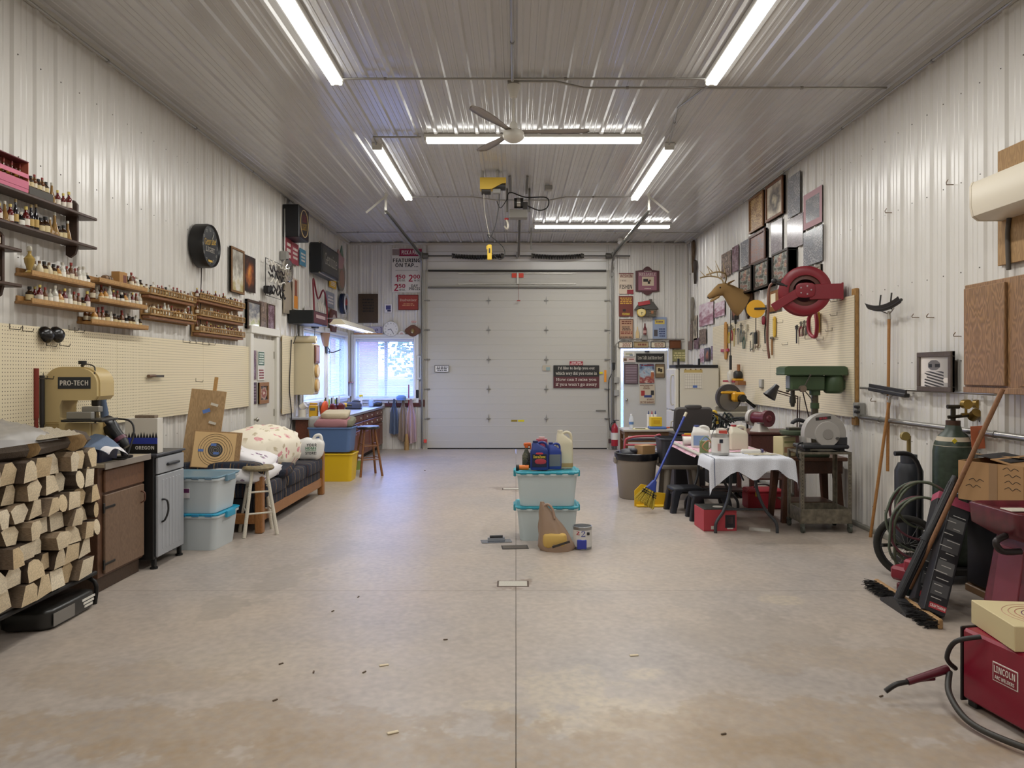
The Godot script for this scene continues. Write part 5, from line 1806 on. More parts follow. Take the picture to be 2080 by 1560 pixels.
# ---------- small goods ----------
func can(called: String,label: String,category: String,at: Vector3,r: float,h: float,body,band := "",lid := "b9b6ae",handle:=false)->Node3D:
	var t=thing(called,label,category,at)
	part(t,"body",G().lathe(Vector3.ZERO,[[0.0,0.0],[r*0.97,0.0],[r,0.006],[r,h-0.008],[r*1.03,h-0.004],[r*1.03,h],[r*0.95,h+0.001],[r*0.92,h-0.008],[0.0,h-0.008]],22),body if not (body is String) else m(body,0.4))
	part(t,"lid",G().cyl(V(0,h-0.008,0),V(0,h-0.004,0),r*0.9,-1,20),m(lid,0.35,0.5))
	if band: part(t,"label",G().lathe(Vector3.ZERO,[[r*1.005,h*0.12],[r*1.005,h*0.86]],22),m(band,0.5))
	if handle: part(t,"bail",G().tube(curve([V(-r,h*0.8,0),V(-r*0.8,h*1.2,0.02),V(0,h*1.35,0.03),V(r*0.8,h*1.2,0.02),V(r,h*0.8,0)],20),0.003,5),m("3a3836",0.4,0.6))
	return t

func jug(called: String,label: String,at: Vector3,turn: float,w: float,h: float,col,cap: String,lab := "")->Node3D:
	var t=thing(called,label,"jug",at,turn)
	var bm=m(col,0.4) if col is String else col
	var d=w*0.62
	part(t,"body",G().loft([rr(w*0.94,d*0.94,0.02,0.0),rr(w,d,0.025,0.012),rr(w,d,0.025,h*0.62),rr(w*0.86,d*0.86,0.025,h*0.74),rr(w*0.42,d*0.5,0.02,h*0.88,V(-w*0.2,0,0)),rr(w*0.3,d*0.42,0.02,h*0.94,V(-w*0.22,0,0))],true),bm)
	part(t,"handle",G().tube(curve([V(-w*0.1,h*0.9,0),V(w*0.15,h*0.95,0),V(w*0.38,h*0.88,0),V(w*0.42,h*0.66,0)],16),w*0.075,8),bm)
	part(t,"cap",G().cyl(V(-w*0.22,h*0.93,0),V(-w*0.22,h,0),w*0.15,-1,14),m(cap,0.4))
	if lab: part(t,"label",G().box(V(0,h*0.33,d*0.5+0.001),V(w*0.8,h*0.45,0.003),0.001),m(lab,0.5))
	return t

func spray_bottle(label: String,at: Vector3,body,head: String,lab := "")->void:
	var t=thing("spray_bottle",label,"spray bottle",at,0.4)
	part(t,"body",G().lathe(Vector3.ZERO,[[0.0,0.0],[0.036,0.0],[0.04,0.01],[0.04,0.12],[0.026,0.15],[0.014,0.18],[0.014,0.2],[0.0,0.2]],16),body if not (body is String) else m(body,0.35))
	part(t,"trigger_head",G().box(V(0.01,0.225,0),V(0.075,0.035,0.026),0.008).cyl(V(0,0.195,0),V(0,0.215,0),0.017,-1,12).box(V(0.045,0.195,0),V(0.01,0.045,0.014),0.003),m(head,0.4))
	if lab: part(t,"label",G().lathe(Vector3.ZERO,[[0.0405,0.02],[0.0405,0.11]],16),m(lab,0.5))

func carton(label: String,at: Vector3,s: Vector3,turn: float,col: String,bands:=[])->Node3D:
	var t=thing("carton",label,"box",at,turn)
	part(t,"case",G().box(V(0,s.y*0.5,0),s,0.003),m(col,0.6))
	for b in bands: part(t,"print",G().box(V(b[0]*s.x,b[1]*s.y,s.z*0.5+0.0008),V(b[2]*s.x,b[3]*s.y,0.0016)),m(b[4],0.5))
	return t

func clutter(called: String,label: String,category: String,at: Vector3,parts: Array,turn:=0.0,group := "")->Node3D:
	# parts: [name,shape,colour or material,...numbers]; shapes box(c,s),cyl(a,b,r),lump(c,s,e),tube([points],r)
	var t=thing(called,label,category,at,turn,group)
	for p in parts:
		var g=G()
		match p[1]:
			"box": g.box(p[3],p[4],p[5] if p.size()>5 else 0.004)
			"cyl": g.cyl(p[3],p[4],p[5],p[6] if p.size()>6 else -1.0,14)
			"lump": g.lump(p[3],p[4],p[5],16,10)
			"tube": g.tube(curve(p[3],p[3].size()*6),p[4],7)
			"prism": g.prism(p[3],p[4],p[5])
			"lathe": g.lathe(p[3],p[4],18,p[5] if p.size()>5 else Basis())
		part(t,p[0],g,p[2] if not (p[2] is String) else m(p[2],0.45))
	return t

# ---------- workbench under the windows ----------
func build_bench()->void:
	var red=mt("grain","7b4632",V(3,3,3),0.4)
	var zs=[-10.8,-11.6,-12.55,-13.5,-14.38]
	for i in 4:
		var zc=(zs[i]+zs[i+1])*0.5
		var w=zs[i]-zs[i+1]-0.006
		var t=thing("base_cabinet",["reddish wood base cabinet at the workbench end behind the blue bin","reddish wood base cabinet behind the brown bar stool","reddish wood base cabinet second from the end wall","reddish wood base cabinet against the end wall"][i],"cabinet",V(-3.06,0,zc),TL)
		part(t,"carcass",G().box(V(0,0.47,0.015),V(w,0.75,0.63),0.003),red)
		part(t,"toe_kick",G().box(V(0,0.05,-0.05),V(w,0.1,0.6)),m("2c1c15",0.7))
		for k in 2:
			var d=part(t,"drawer",G().box(V(0,0.765-k*0.13,0.35),V(w-0.03,0.115,0.02),0.006),red)
			for s in [-0.22,0.22]:
				part(d,"knob",G().lump(V(s*w,0.765-k*0.13,0.372),V(0.03,0.03,0.028),1.0,10,6),m("d9d2c4",0.3))
		for s in [-1.0,1.0]:
			var d=part(t,"door",G().box(V(s*w*0.245,0.335,0.35),V(w*0.47,0.44,0.02),0.006),red)
			part(d,"door_panel",G().box(V(s*w*0.245,0.335,0.362),V(w*0.36,0.34,0.008),0.004),red)
	var ct=thing("worktop","long pale grey laminate worktop along the windows","worktop",V(-3.04,0.86,-12.57))
	part(ct,"slab",G().box(V(0,0,0),V(0.76,0.035,3.68),0.006),m("a9abb2",0.35))
	part(ct,"edge_band",G().box(V(0.383,0,0),V(0.006,0.038,3.68)),m("8d8f96",0.35))
	one("end_panel","bare oak plywood panel closing the workbench end","panel",G().box(V(0,0.42,0),V(0.34,0.84,0.018),0.002),mt("oak","a5713f",V(2,1,2),0.5),V(-2.98,0,-10.76))
	var y=0.878
	# cream wall cabinet with a paper roll on top
	var c=thing("wall_cabinet","cream wall cabinet with a paper roll on top beside the window","cabinet",V(XL+0.17,1.61,-10.98))
	part(c,"carcass",G().box(V(0,0,0),V(0.3,0.79,0.3),0.004),m("cfc3a4",0.5))
	part(c,"door",G().box(V(0.158,0,0),V(0.016,0.76,0.28),0.004),m("c8bc9c",0.5))
	clutter("paper_roll","roll of cream wrapping paper lying on the cream wall cabinet","paper roll",V(XL+0.18,2.065,-10.9),[["roll","cyl","ddd0b0",V(-0.16,0,0),V(0.18,0,0),0.058],["core","cyl","6b5a44",V(0.18,0,0),V(0.1825,0,0),0.02]])
	clutter("wall_plaque","brown wooden plaque on the cream wall cabinet's door","plaque",V(XL+0.34,1.84,-10.98),[["board","box",mt("grain","7a4f38",V(4,4,4),0.5),V(0.01,0,0),V(0.02,0.28,0.24)],["inset","box","9a7468",V(0.022,0,0),V(0.006,0.22,0.18)]])
	for i in 2:
		clutter("wooden_disc",["round pine disc hung on the cream wall cabinet, upper one","round pine disc clock hung on the cream wall cabinet, lower one"][i],"disc",V(XL+0.34,1.58-i*0.22,-10.98),[["disc","cyl","c9a467",V(0,0,0),V(0.03,0,0),0.1],["face","cyl","dcc48a",V(0.03,0,0),V(0.034,0,0),0.075]])
	# hanging two-tube shop light
	var t=thing("shop_light","white shop light hanging over the workbench on an arm","light",V(-2.72,2.33,-12.0))
	part(t,"reflector",G().prism([V2(-0.13,-0.04),V2(-0.05,0.045),V2(0.05,0.045),V2(0.13,-0.04),V2(0.12,-0.045),V2(0.045,0.03),V2(-0.045,0.03),V2(-0.12,-0.045)],2.4),m("ded9cd",0.4))
	for e in [-1.0,1.0]:
		part(t,"end_plate",G().prism([V2(-0.13,-0.04),V2(-0.05,0.045),V2(0.05,0.045),V2(0.13,-0.04)],0.01,V(0,0,e*1.2)),m("cfc5ae",0.4))
		part(t,"tube",G().cyl(V(e*0.045,-0.02,-1.17),V(e*0.045,-0.02,1.17),0.018,-1,12),glow("f4f6ff",2.0))
		part(t,"hanger_arm",G().tube([V(-0.69,0.1,e*0.6),V(0,0.1,e*0.6),V(0,0.04,e*0.6)],0.008,6),m("a8a59d",0.4,0.7))
	var a=AreaLight3D.new()
	a.name = "tube_glow"
	a.area_size=V2(0.14,2.3)
	a.light_energy=AREA_E*0.35
	a.light_color=Color("f2f4ff")
	a.area_range=40.0
	a.shadow_enabled=true
	a.rotation.x=-PI/2
	a.position=V(0,-0.05,0)
	t.add_child(a)
	# things on the worktop
	clutter("tape_roll","white masking tape roll standing on the worktop end","tape",V(-3.27,y,-10.85),[["roll","cyl","d9d3c6",V(0,0,0),V(0,0.11,0),0.06],["loose_roll","cyl","e0dbd0",V(-0.02,0.14,0),V(0.05,0.19,0),0.05]])
	clutter("charger_case","yellow battery charger case on the worktop end","case",V(-3.1,y,-10.86),[["body","box","d8a928",V(0,0.09,0),V(0.12,0.18,0.1),0.01],["window","box","6e6a60",V(0,0.12,0.052),V(0.08,0.04,0.006)],["grip","box","c99a1e",V(0,0.2,0),V(0.12,0.03,0.03),0.008]])
	clutter("cord_reel","orange extension cord reel standing on the worktop","cord reel",V(-2.95,y,-10.9),[["cord","lathe","d9582c",V(0,0.125,0),[[0.0,-0.03],[0.1,-0.03],[0.12,-0.015],[0.12,0.015],[0.1,0.03],[0.0,0.03]],R(V(0,0,1),78)],["side_plate","cyl","5e4a3c",V(-0.04,0.118,0),V(-0.034,0.119,0),0.115]])
	var sr=clutter("screwdriver_rack","black rack of yellow and green screwdrivers on the worktop","rack",V(-3.02,y,-11.6),[["base","box","26241f",V(0,0.04,0),V(0.3,0.08,0.14),0.008],["tier","box","8d7a3c",V(0,0.1,-0.02),V(0.28,0.02,0.1)]])
	for i in 9:
		part(sr,"screwdriver",G().cyl(V(-0.12+i*0.03,0.1,-0.02+0.03*(i % 2)),V(-0.12+i*0.03,0.24+0.03*(i % 3),-0.02+0.03*(i % 2)),0.009,0.011,8),m(["9fb53a","1f1e1c","d8d6c4"][i % 3],0.35))
	clutter("cordless_drill","yellow and black cordless drill lying on the worktop","drill",V(-2.86,y,-11.75),[["motor","cyl","d7ac2e",V(-0.08,0.14,0),V(0.06,0.14,0),0.035],["chuck","cyl","1d1c1b",V(0.06,0.14,0),V(0.14,0.135,0),0.024,0.012],["grip","box","1f1e1d",V(-0.04,0.07,0),V(0.045,0.12,0.04),0.012],["battery","box","24221f",V(-0.03,0.02,0),V(0.1,0.04,0.07),0.008]])
	clutter("bench_vise","dark red bench vise bolted to the worktop's edge","vise",V(-2.85,y,-11.15),[["body","box","5d1a1e",V(-0.05,0.09,0),V(0.34,0.08,0.1),0.02],["jaw","box","5d1a1e",V(0.1,0.13,0),V(0.11,0.14,0.15),0.03],["jaw","box","611c20",V(-0.03,0.13,0),V(0.08,0.12,0.15),0.02],["base","cyl","4b1518",V(-0.02,0,0),V(-0.02,0.06,0),0.1,0.06],["handle","cyl",m("9c978c",0.3,0.8),V(0.18,0.07,-0.09),V(0.18,0.11,0.09),0.008]])
	clutter("belt_sander","dark blue-grey belt sander on the worktop below the end window","sander",V(-3.0,y,-13.1),[["body","lump","3f4252",V(0,0.07,0),V(0.3,0.13,0.16),0.5],["platen","box","25262c",V(0,0.02,0),V(0.3,0.035,0.12),0.012],["handle","lump","2b2c33",V(0.05,0.14,0),V(0.16,0.05,0.05),0.6]])
	spray_bottle("clear spray bottle with a yellow trigger head on the worktop",V(-3.05,y,-13.9),glass("e8e2da",0.6,0.2),"dfc234")
	clutter("plastic_bottle_pack","pale blue plastic bottle on the worktop by the end window","bottle",V(-2.86,y,-14.0),[["body","lump","9db7d8",V(0,0.07,0),V(0.09,0.15,0.08),0.6],["cap","cyl","e6e7ea",V(0,0.14,0),V(0,0.18,0),0.02]])
	clutter("crumpled_rag","dark crumpled glove at the worktop's far corner","rag",V(-2.76,y,-14.2),[["cloth","lump","2a2728",V(0,0.05,0),V(0.16,0.1,0.22),0.7],["fold","lump","332f30",V(-0.08,0.04,0.06),V(0.12,0.08,0.12),0.7]])
	# folded bed sheet of the window's ledge: wall thermometer and small goods on the jambs
	clutter("key_rack","set of black hex keys hanging between the two side windows","hex keys",lw(664,712,0.06),[["plate","box","1f1e1c",V(0,0.1,0),V(0.02,0.3,0.12)],["key","tube","161514",[V(0.03,-0.02,0),V(0.1,-0.03,-0.05),V(0.22,0.02,-0.1)],0.009],["key","tube","161514",[V(0.03,0.05,0.03),V(0.06,0.0,0.04),V(0.05,-0.06,0.05)],0.007]])
	clutter("tin_sconce","copper coloured tin hanging between the two side windows","tin",lw(660,690,0.07),[["shade","lathe","8a6a52",V(0,0,0),[[0.0,0.12],[0.09,0.12],[0.06,-0.12],[0.0,-0.12]]],["rim","lathe","d9dbe0",V(0,0,0),[[0.092,0.12],[0.1,0.13],[0.09,0.135]]]])
	clutter("water_jug_stand","clear hanging dispenser on the corner beside the end window","dispenser",V(-3.36,1.06,-14.32),[["shelf","box","b07a6c",V(0,0.3,0),V(0.14,0.02,0.16)],["cylinder","cyl","b9bcc4",V(0,0.02,0),V(0,0.28,0),0.035]])
	# side door posters are hung in build_walls_art

# ---------- the end wall ----------
func build_back()->void:
	# price poster
	bsign("price_poster","white beer price poster with red prices under the door track","poster",[796,504.5,857,594],"d8d2ca",[["PICK A PAIR",0.13,0.405,0.6,0.09,"e6dcd4"],["FEATURING",0,0.225,0.92,0.085,"1b191b"],["ON TAP...",0,0.115,0.76,0.085,"1b191b"],
		["1",-0.33,-0.18,0.1,0.16,"a3193c"],["50",-0.16,-0.145,0.22,0.09,"a3193c"],["12 OZ.",-0.15,-0.23,0.22,0.04,"1b191b"],["2",0.13,-0.18,0.14,0.16,"a3193c"],["00",0.33,-0.145,0.22,0.09,"a3193c"],["16 OZ.",0.34,-0.23,0.22,0.04,"1b191b"],
		["2",-0.35,-0.39,0.14,0.16,"a3193c"],["50",-0.16,-0.355,0.22,0.09,"a3193c"],["20 OZ.",-0.15,-0.44,0.22,0.04,"1b191b"],["DAY",0.26,-0.35,0.22,0.06,"1b191b"],["PRICES",0.26,-0.42,0.36,0.06,"1b191b"]],{"bands": [[0.12,0.405,0.76,0.17,"8e1c40"],[-0.36,0.41,0.24,0.14,"8d7a78"],[0,0.0,0.75,0.006,"55504e"]]})
	bsign("wooden_plaque","dark stained board plaque with burnt-in lettering above the end window","plaque",[728,597,768,656],mt("grain","4a3826",V(3,3,3),0.6),[["~5",0,0.1,0.6,0.5,"1f1710"]],{"depth": 0.022})
	bsign("tin_sign","small red tin sign with thin cream border below the price poster","sign",[809,599,850,630],"96342c",[["Budweiser",0,0.16,0.84,0.16,"d9c2ae",true],["~2",0,-0.14,0.6,0.2,"c98f66"]],{"frame": 0.01,"frame_mat": m("6e221d",0.5)})
	bsign("bottle_cap_sign","little blue and white shield sign above the wall clock","sign",[782,618,796,635],"e0dce0",[],{"bands": [[0,0.1,0.7,0.5,"3b3a72"],[0.1,-0.28,0.5,0.2,"2a2a55"]]})
	bsign("bumper_sticker","tiny red lettered sticker above the fish plaque","sticker",[834,651.5,847,655.5],"d9d2c8",[["~2",0,0,0.9,0.8,"c2433c"]],{"depth": 0.003})
	bsign("tin_sign","oblong blue and orange sign with navy letters behind the shop light","sign",[719,663,777.5,684.5],"a9a4b4",[["C a m e l",0.05,0.16,0.86,0.5,"2c2a5a",true],["~1",0,-0.33,0.8,0.16,"e2c06a"]],{"bands": [[0,-0.33,1.0,0.34,"c98a3c"]]})
	wall_clock("round white wall clock over the end window",bw(794.5,668.5,0.03),0.0,0.157,"e5e2da","d4d0c8","2a2825",0.04,8.0,25.0)
	clutter("wall_plate","small white round plate between the clock and the fish plaque","plate",bw(816,679,0.03),[["plate","lathe","e1ddd6",V(0,0,0),[[0.0,0.008],[0.04,0.01],[0.065,0.018],[0.068,0.012],[0.04,0.0],[0.0,0.0]],R(V(1,0,0),90)],["centre","cyl","c9a8a0",V(0,0,0.009),V(0,0,0.012),0.035]])
	# carved fish plaque
	var o=[]
	for i in 28:
		var a=TAU*i/28
		o.append(V2(cos(a)*0.165*(1.0-0.14*pow(absf(sin(2*a)),2.0)),sin(a)*0.12*(1.0-0.16*pow(absf(sin(2*a)),2.0))))
	clutter("fish_plaque","scalloped brown wooden plaque with a carved fish head","plaque",bw(839,672,0.03),[["board","prism",mt("grain","6d4230",V(4,4,4),0.45),o,0.03,V(0,0,0.015)],["inner_board","prism",mt("grain","7a4a34",V(4,4,4),0.45),o.map(func(p): return p*0.8),0.012,V(0,0,0.034)],["head","lump","8f7a4c",V(0,-0.01,0.07),V(0.07,0.1,0.09),0.8],["mouth","lump","d9cfae",V(0,-0.035,0.115),V(0.03,0.022,0.02),0.8],["eye","lump","2a1d14",V(0.018,0.02,0.1),V(0.014,0.014,0.014),1.0]])
	# row of coat hooks with towels
	var rk=thing("coat_rack","dark red board of coat hooks under the end window","coat rack",bw(822,819,0.03))
	part(rk,"board",G().box(V(0,0,0),V(0.81,0.14,0.02),0.004),mt("grain","5c2420",V(4,4,4),0.5))
	for i in 5:
		part(rk,"hook",G().tube(curve([V(-0.32+i*0.16,0.02,0.01),V(-0.32+i*0.16,0.03,0.06),V(-0.32+i*0.16,-0.02,0.08)],8),0.009,7),m("3a1512",0.4))
	for w in [[-0.2,"66748f",0.72,0.14,"slate blue towel hanging from the coat hooks"],[-0.02,"a08e80",0.86,0.15,"tan towel hanging from the coat hooks"],[0.14,"c5a9ad",0.9,0.18,"dusty pink towel hanging from the coat hooks"]]:
		var rows=[]
		for j in 14:
			var f=j/13.0
			var row=[]
			for i in 15:
				var a=i/14.0-0.5
				var spread=lerpf(0.25,1.0,smoothstep(0.0,0.5,f))*w[3]
				row.append(V(a*spread+0.03*f*sin(a*3.0),-f*w[2]*(1.0-0.1*absf(a)),0.035*cos(a*16.0)*(0.3+f)+0.02))
			rows.append(row)
		one("towel",w[4],"towel",G().skin(rows,false),mt("fine",w[1],V(9,9,9),0.95),bw(822,813,0.06)+V(w[0],0.03,0.06))
	one("cap","light blue cap hung on the coat hooks above the towels","cap",G().lump(V(0,0,0),V(0.2,0.11,0.18),0.8,16,8).lump(V(0.02,-0.04,0.1),V(0.16,0.015,0.12),0.6,14,6),m("6f8fc0",0.8),bw(815,808,0.13))
	one("red_pole","red pole leaning upright between the tan and pink towels","pole",G().cyl(V(0,0,0),V(0,1.28,-0.02),0.012,-1,10),m("8b2f3c",0.4),bw(830,912,0.1)+V(0,0.02,0))
	one("wooden_club","short pale wooden club standing on the floor under the towels","club",G().lathe(V(0,0,0),[[0.0,0.0],[0.05,0.0],[0.045,0.15],[0.03,0.3],[0.025,0.32],[0.0,0.33]],14),mt("grain","b08d5c",V(4,4,4),0.6),bw(826,912,0.2)*V(1,0,1))
	bsign("thermometer","narrow glazed thermometer panel beside the garage door","thermometer",[846.5,721,858,772],"cdd0cf",[],{"frame": 0.014,"frame_mat": m("7d7a74",0.4),"bands": [[0,0,0.1,0.8,"5b5a58"]]})
	clutter("wall_remote","black wall control hanging by the end window's corner","control",bw(848,800,0.03),[["case","box","1b1a1a",V(0,0,0.02),V(0.05,0.17,0.035),0.01]])
	# right of the garage door
	var fe=thing("fire_extinguisher","red fire extinguisher with white label beside the entry door","extinguisher",bw(1248.5,908,0.2)*V(1,0,1)+V(0,0.08,0))
	part(fe,"cylinder",G().lathe(V(0,0,0),[[0.0,0.0],[0.06,0.0],[0.07,0.01],[0.07,0.36],[0.055,0.41],[0.025,0.44],[0.02,0.46],[0.0,0.46]],18),m("9c1f2b",0.3))
	part(fe,"label",G().lathe(V(0,0,0),[[0.0708,0.13],[0.0708,0.27]],18),m("d8d3c9",0.5))
	part(fe,"valve",G().box(V(0,0.48,0),V(0.04,0.05,0.03),0.006).box(V(0.03,0.52,0),V(0.12,0.014,0.022),0.004),m("1b1a1a",0.4))
	part(fe,"hose",G().tube(curve([V(-0.02,0.48,0.02),V(-0.08,0.44,0.04),V(-0.08,0.3,0.05)],12),0.009,7),m("161515",0.5))
	part(fe,"bracket",G().box(V(0,0.2,-0.1),V(0.05,0.4,0.05),0.004),m("8a8781",0.4,0.6))
	conduit("grey conduit with boxes running up beside the garage door opening",[bw(1247,905,0.05),bw(1247,505,0.05)],0.013)
	for b in [[1250,772],[1250,798]]:
		clutter("outlet_box",["grey steel outlet box beside the garage door, upper one","grey steel outlet box beside the garage door, lower one"][0 if b[1]<780 else 1],"outlet",bw(b[0],b[1],0.05),[["box","box","8d8a84",V(0.02,0,0),V(0.1,0.12,0.06),0.006],["cover","box","a29f98",V(0.02,0,0.032),V(0.09,0.11,0.006)]])
	clutter("door_button","black garage door push button on the conduit","button",bw(1246,744,0.06),[["case","box","1d1b1a",V(0,0,0.01),V(0.06,0.15,0.05),0.01],["cord","tube","1d1b1a",[V(0,-0.07,0.01),V(-0.06,-0.2,0.02),V(-0.1,-0.35,0.02),V(-0.1,-0.9,0.02),V(-0.07,-1.3,0.02)],0.008]])
	conduit("thin conduit running over the entry door signs and down beside them",[bw(1250,740,0.05),bw(1250,700,0.05),bw(1262,689,0.05),bw(1390,689,0.05)],0.01)
	# signs between door track and corner
	bsign("tin_sign","cream and red tin sign reading wishin and fishin","sign",[1257,555,1286.4,597],"cfbda8",[["WISHIN",0,0.36,0.85,0.15,"6b1f22"],["I WAS",-0.2,0.14,0.4,0.08,"3a2a22",true],["FISHIN",-0.02,-0.16,0.86,0.2,"231c18"]],{"bands": [[0.28,-0.4,0.44,0.2,"8d2430"],[0,0.48,1.0,0.05,"6b1f22"]]})
	var oo=[V2(-0.24,-0.2)]
	for i in 9: oo.append(V2(-0.1+0.2*i/8,-0.22-0.06*sin(PI*i/8)))
	oo.append_array([V2(0.24,-0.2),V2(0.24,0.21)])
	for i in 9: oo.append(V2(0.1-0.2*i/8,0.23+0.07*sin(PI*i/8)))
	oo.append(V2(-0.24,0.21))
	bsign("pub_sign","large maroon shaped pub sign with a black bird","sign",[1291,541,1338.7,602],"4f262a",[["RELIABLE",0,0.23,0.7,0.09,"d9cdbd",true],["~1",0,-0.24,0.3,0.04,"d9cdbd"],["~1",0,0.33,0.36,0.03,"c9b9a8"]],{"outline": oo,"bands": [[0,0,0.78,0.6,"8d5a68"],[0.02,0.0,0.5,0.3,"c3b199"],[-0.08,0.03,0.2,0.1,"1f1a1a"],[0.06,-0.04,0.1,0.1,"1f1a1a"],[0.1,0.02,0.1,0.06,"6d4c34"]],"depth": 0.02})
	bsign("tin_sign","rust brown tin sign with yellow lettering and a small angler","sign",[1256.7,601,1286,643],"6d2f22",[["~4",0,0.26,0.82,0.34,"d1a03c"],["FISHING!",0,-0.38,0.52,0.1,"d8bf3f"]],{"bands": [[-0.12,-0.2,0.2,0.12,"2a1614"]]})
	bsign("tin_sign","tan tin sign full of dark red lettering over the door corner","sign",[1257.5,648,1286,688],"b18c70",[["~2",0,0.32,0.72,0.2,"6a3428"],["~3",0,0.02,0.62,0.22,"33231c"],["~2",0,-0.2,0.86,0.16,"7a2f26"],["~1",0,-0.42,0.86,0.07,"33231c"]],{"frame": 0.012,"frame_mat": m("5f4032",0.5)})
	cabin_clock(bw(1311,626,0.03))
	clutter("bottle_ornament","flat pale wooden bottle ornament hanging under the cabin clock","ornament",bw(1294.5,676,0.03),[["bottle","prism","cdb384",[V2(-0.035,-0.11),V2(0.035,-0.11),V2(0.035,0.0),V2(0.012,0.06),V2(0.01,0.12),V2(-0.01,0.12),V2(-0.012,0.06),V2(-0.035,0.0)],0.02,V(0,0,0.01)],["string","cyl","8d8373",V(0,0.12,0.01),V(0,0.24,0.01),0.002]])
	clutter("bottle_ornament","red beer bottle ornament hanging under the cabin clock","ornament",bw(1309.5,668,0.05),[["bottle","lathe","5c1718",V(0,-0.12,0.03),[[0.0,0.0],[0.034,0.0],[0.034,0.12],[0.014,0.17],[0.012,0.23],[0.0,0.23]]],["label","lathe","b59088",V(0,-0.12,0.03),[[0.035,0.03],[0.035,0.085]]]])
	clutter("outlet_box","grey outlet box on the conduit over the entry door","outlet",bw(1309,686,0.04),[["box","box","8f8c86",V(0,0,0),V(0.11,0.1,0.06),0.006]])
	bsign("tin_sign","pale blue tin sign with a yellow oval and a cartoon fisherman","sign",[1325.6,644,1354,689],"8f9cb5",[["~4",0.16,-0.2,0.42,0.42,"36426b"],["~1",0,0.28,0.55,0.09,"5a3a50",true]],{"bands": [[0,0.28,0.7,0.2,"c9b25a"],[-0.28,-0.22,0.26,0.3,"4f4a4c"]]})
	for q in [[1256,694,1285,707,"d9c9b4","2a211d","cream sign in a black frame over the entry door's latch side","~3"],[1287,694,1317,706,"a8926c","8d7752","tan plank sign over the entry door's middle","~1"],[1321.5,694,1351.5,707,"d9cdb2","241d19","cream sign in a black frame with a dark torn corner over the entry door","~3"],[1359,691,1383,708,"6b3d1e","54301a","plain rust brown sign beside the entry door's head",""]]:
		bsign("small_sign",q[6],"sign",[q[0],q[1],q[2],q[3]],q[4],[[q[7],0.06,0,0.66,0.6,"7d4a3a",true]] if q[7] else [],{"frame": 0.012,"frame_mat": m(q[5],0.5),"off": 0.05})
	bsign("small_sign","olive green sign with pale lettering above the refrigerator","sign",[1362,710,1394.5,734],"8f8a5c",[["~3",0.05,0,0.75,0.6,"d1c690",true]],{})
	# signs on the entry door
	var od={"off": 0.055,"depth": 0.004}
	bsign("door_sign","long black sign with white script across the entry door","sign",[1292,718,1349,735],"1e1d1b",[["Less Talk! And More Beer!",0,0,0.88,0.42,"cfc7b8",true]],od)
	bsign("post_card","small pale cartoon card at the entry door's top corner","card",[1266,714,1289,724.5],"d2cdc2",[],od.merged({"bands": [[0,0,0.6,0.3,"a3a48a"],[0.2,-0.2,0.3,0.2,"5b6a8a"]]}))
	bsign("post_card","small pink-edged card under the cartoon card on the entry door","card",[1265,726,1290,735.5],"c9b9b2",[],od.merged({"bands": [[-0.3,0,0.25,0.6,"6b5440"],[0.2,0.1,0.4,0.2,"9d5a5c"]]}))
	var lines=[]
	for i in 11: lines.append([0,0.4-i*0.08,0.8,0.018,"b7a5ad"])
	bsign("door_sign","purple-grey text sign on the entry door beside the beer poster","sign",[1267.7,739,1296,780],"6a555c",[],od.merged({"bands": lines,"frame": 0.008,"frame_mat": m("3c3236",0.5)}))
	print_tex("beer",["3a2a3c","6a7f98","a8b4bc","8a3a34","d3cbb8"],12,1)
	bsign("door_sign","blue beer poster with a full glass on the entry door","poster",[1299,739,1329,778],"6a7f98",[["~1",0,0.42,0.9,0.1,"7a2430"]],od.merged({"pic": "beer","bands": [[0.36,-0.1,0.18,0.34,"a8603a"],[0.36,0.1,0.2,0.08,"e2dccb"]]}))
	bsign("door_sign","brown sign with a dark leaf emblem at the entry door's hinge side","sign",[1331,739,1350,767.6],"7a6448",[],od.merged({"bands": [[0,0.05,0.76,0.45,"c8b78f"],[-0.1,0.08,0.25,0.25,"3a2f1e"],[0.14,0.02,0.22,0.25,"3a2f1e"]],"frame": 0.008,"frame_mat": m("4a3b28",0.5)}))
	bsign("door_sign","cream sign with a man reclining before a television on the entry door","sign",[1299,780.5,1330,820],"c3b49c",[["WHAT HAPPENS\nIN THE\nGARAGE",-0.05,0.36,0.84,0.22,"6b3028"],["STAYS",0.2,-0.28,0.44,0.08,"6b3028"],["IN THE GARAGE!",0,-0.42,0.9,0.08,"6b3028"]],od.merged({"bands": [[-0.28,0.04,0.24,0.26,"a33432"],[0.05,-0.12,0.5,0.12,"39457a"],[0.34,0.06,0.2,0.24,"33302f"]]}))

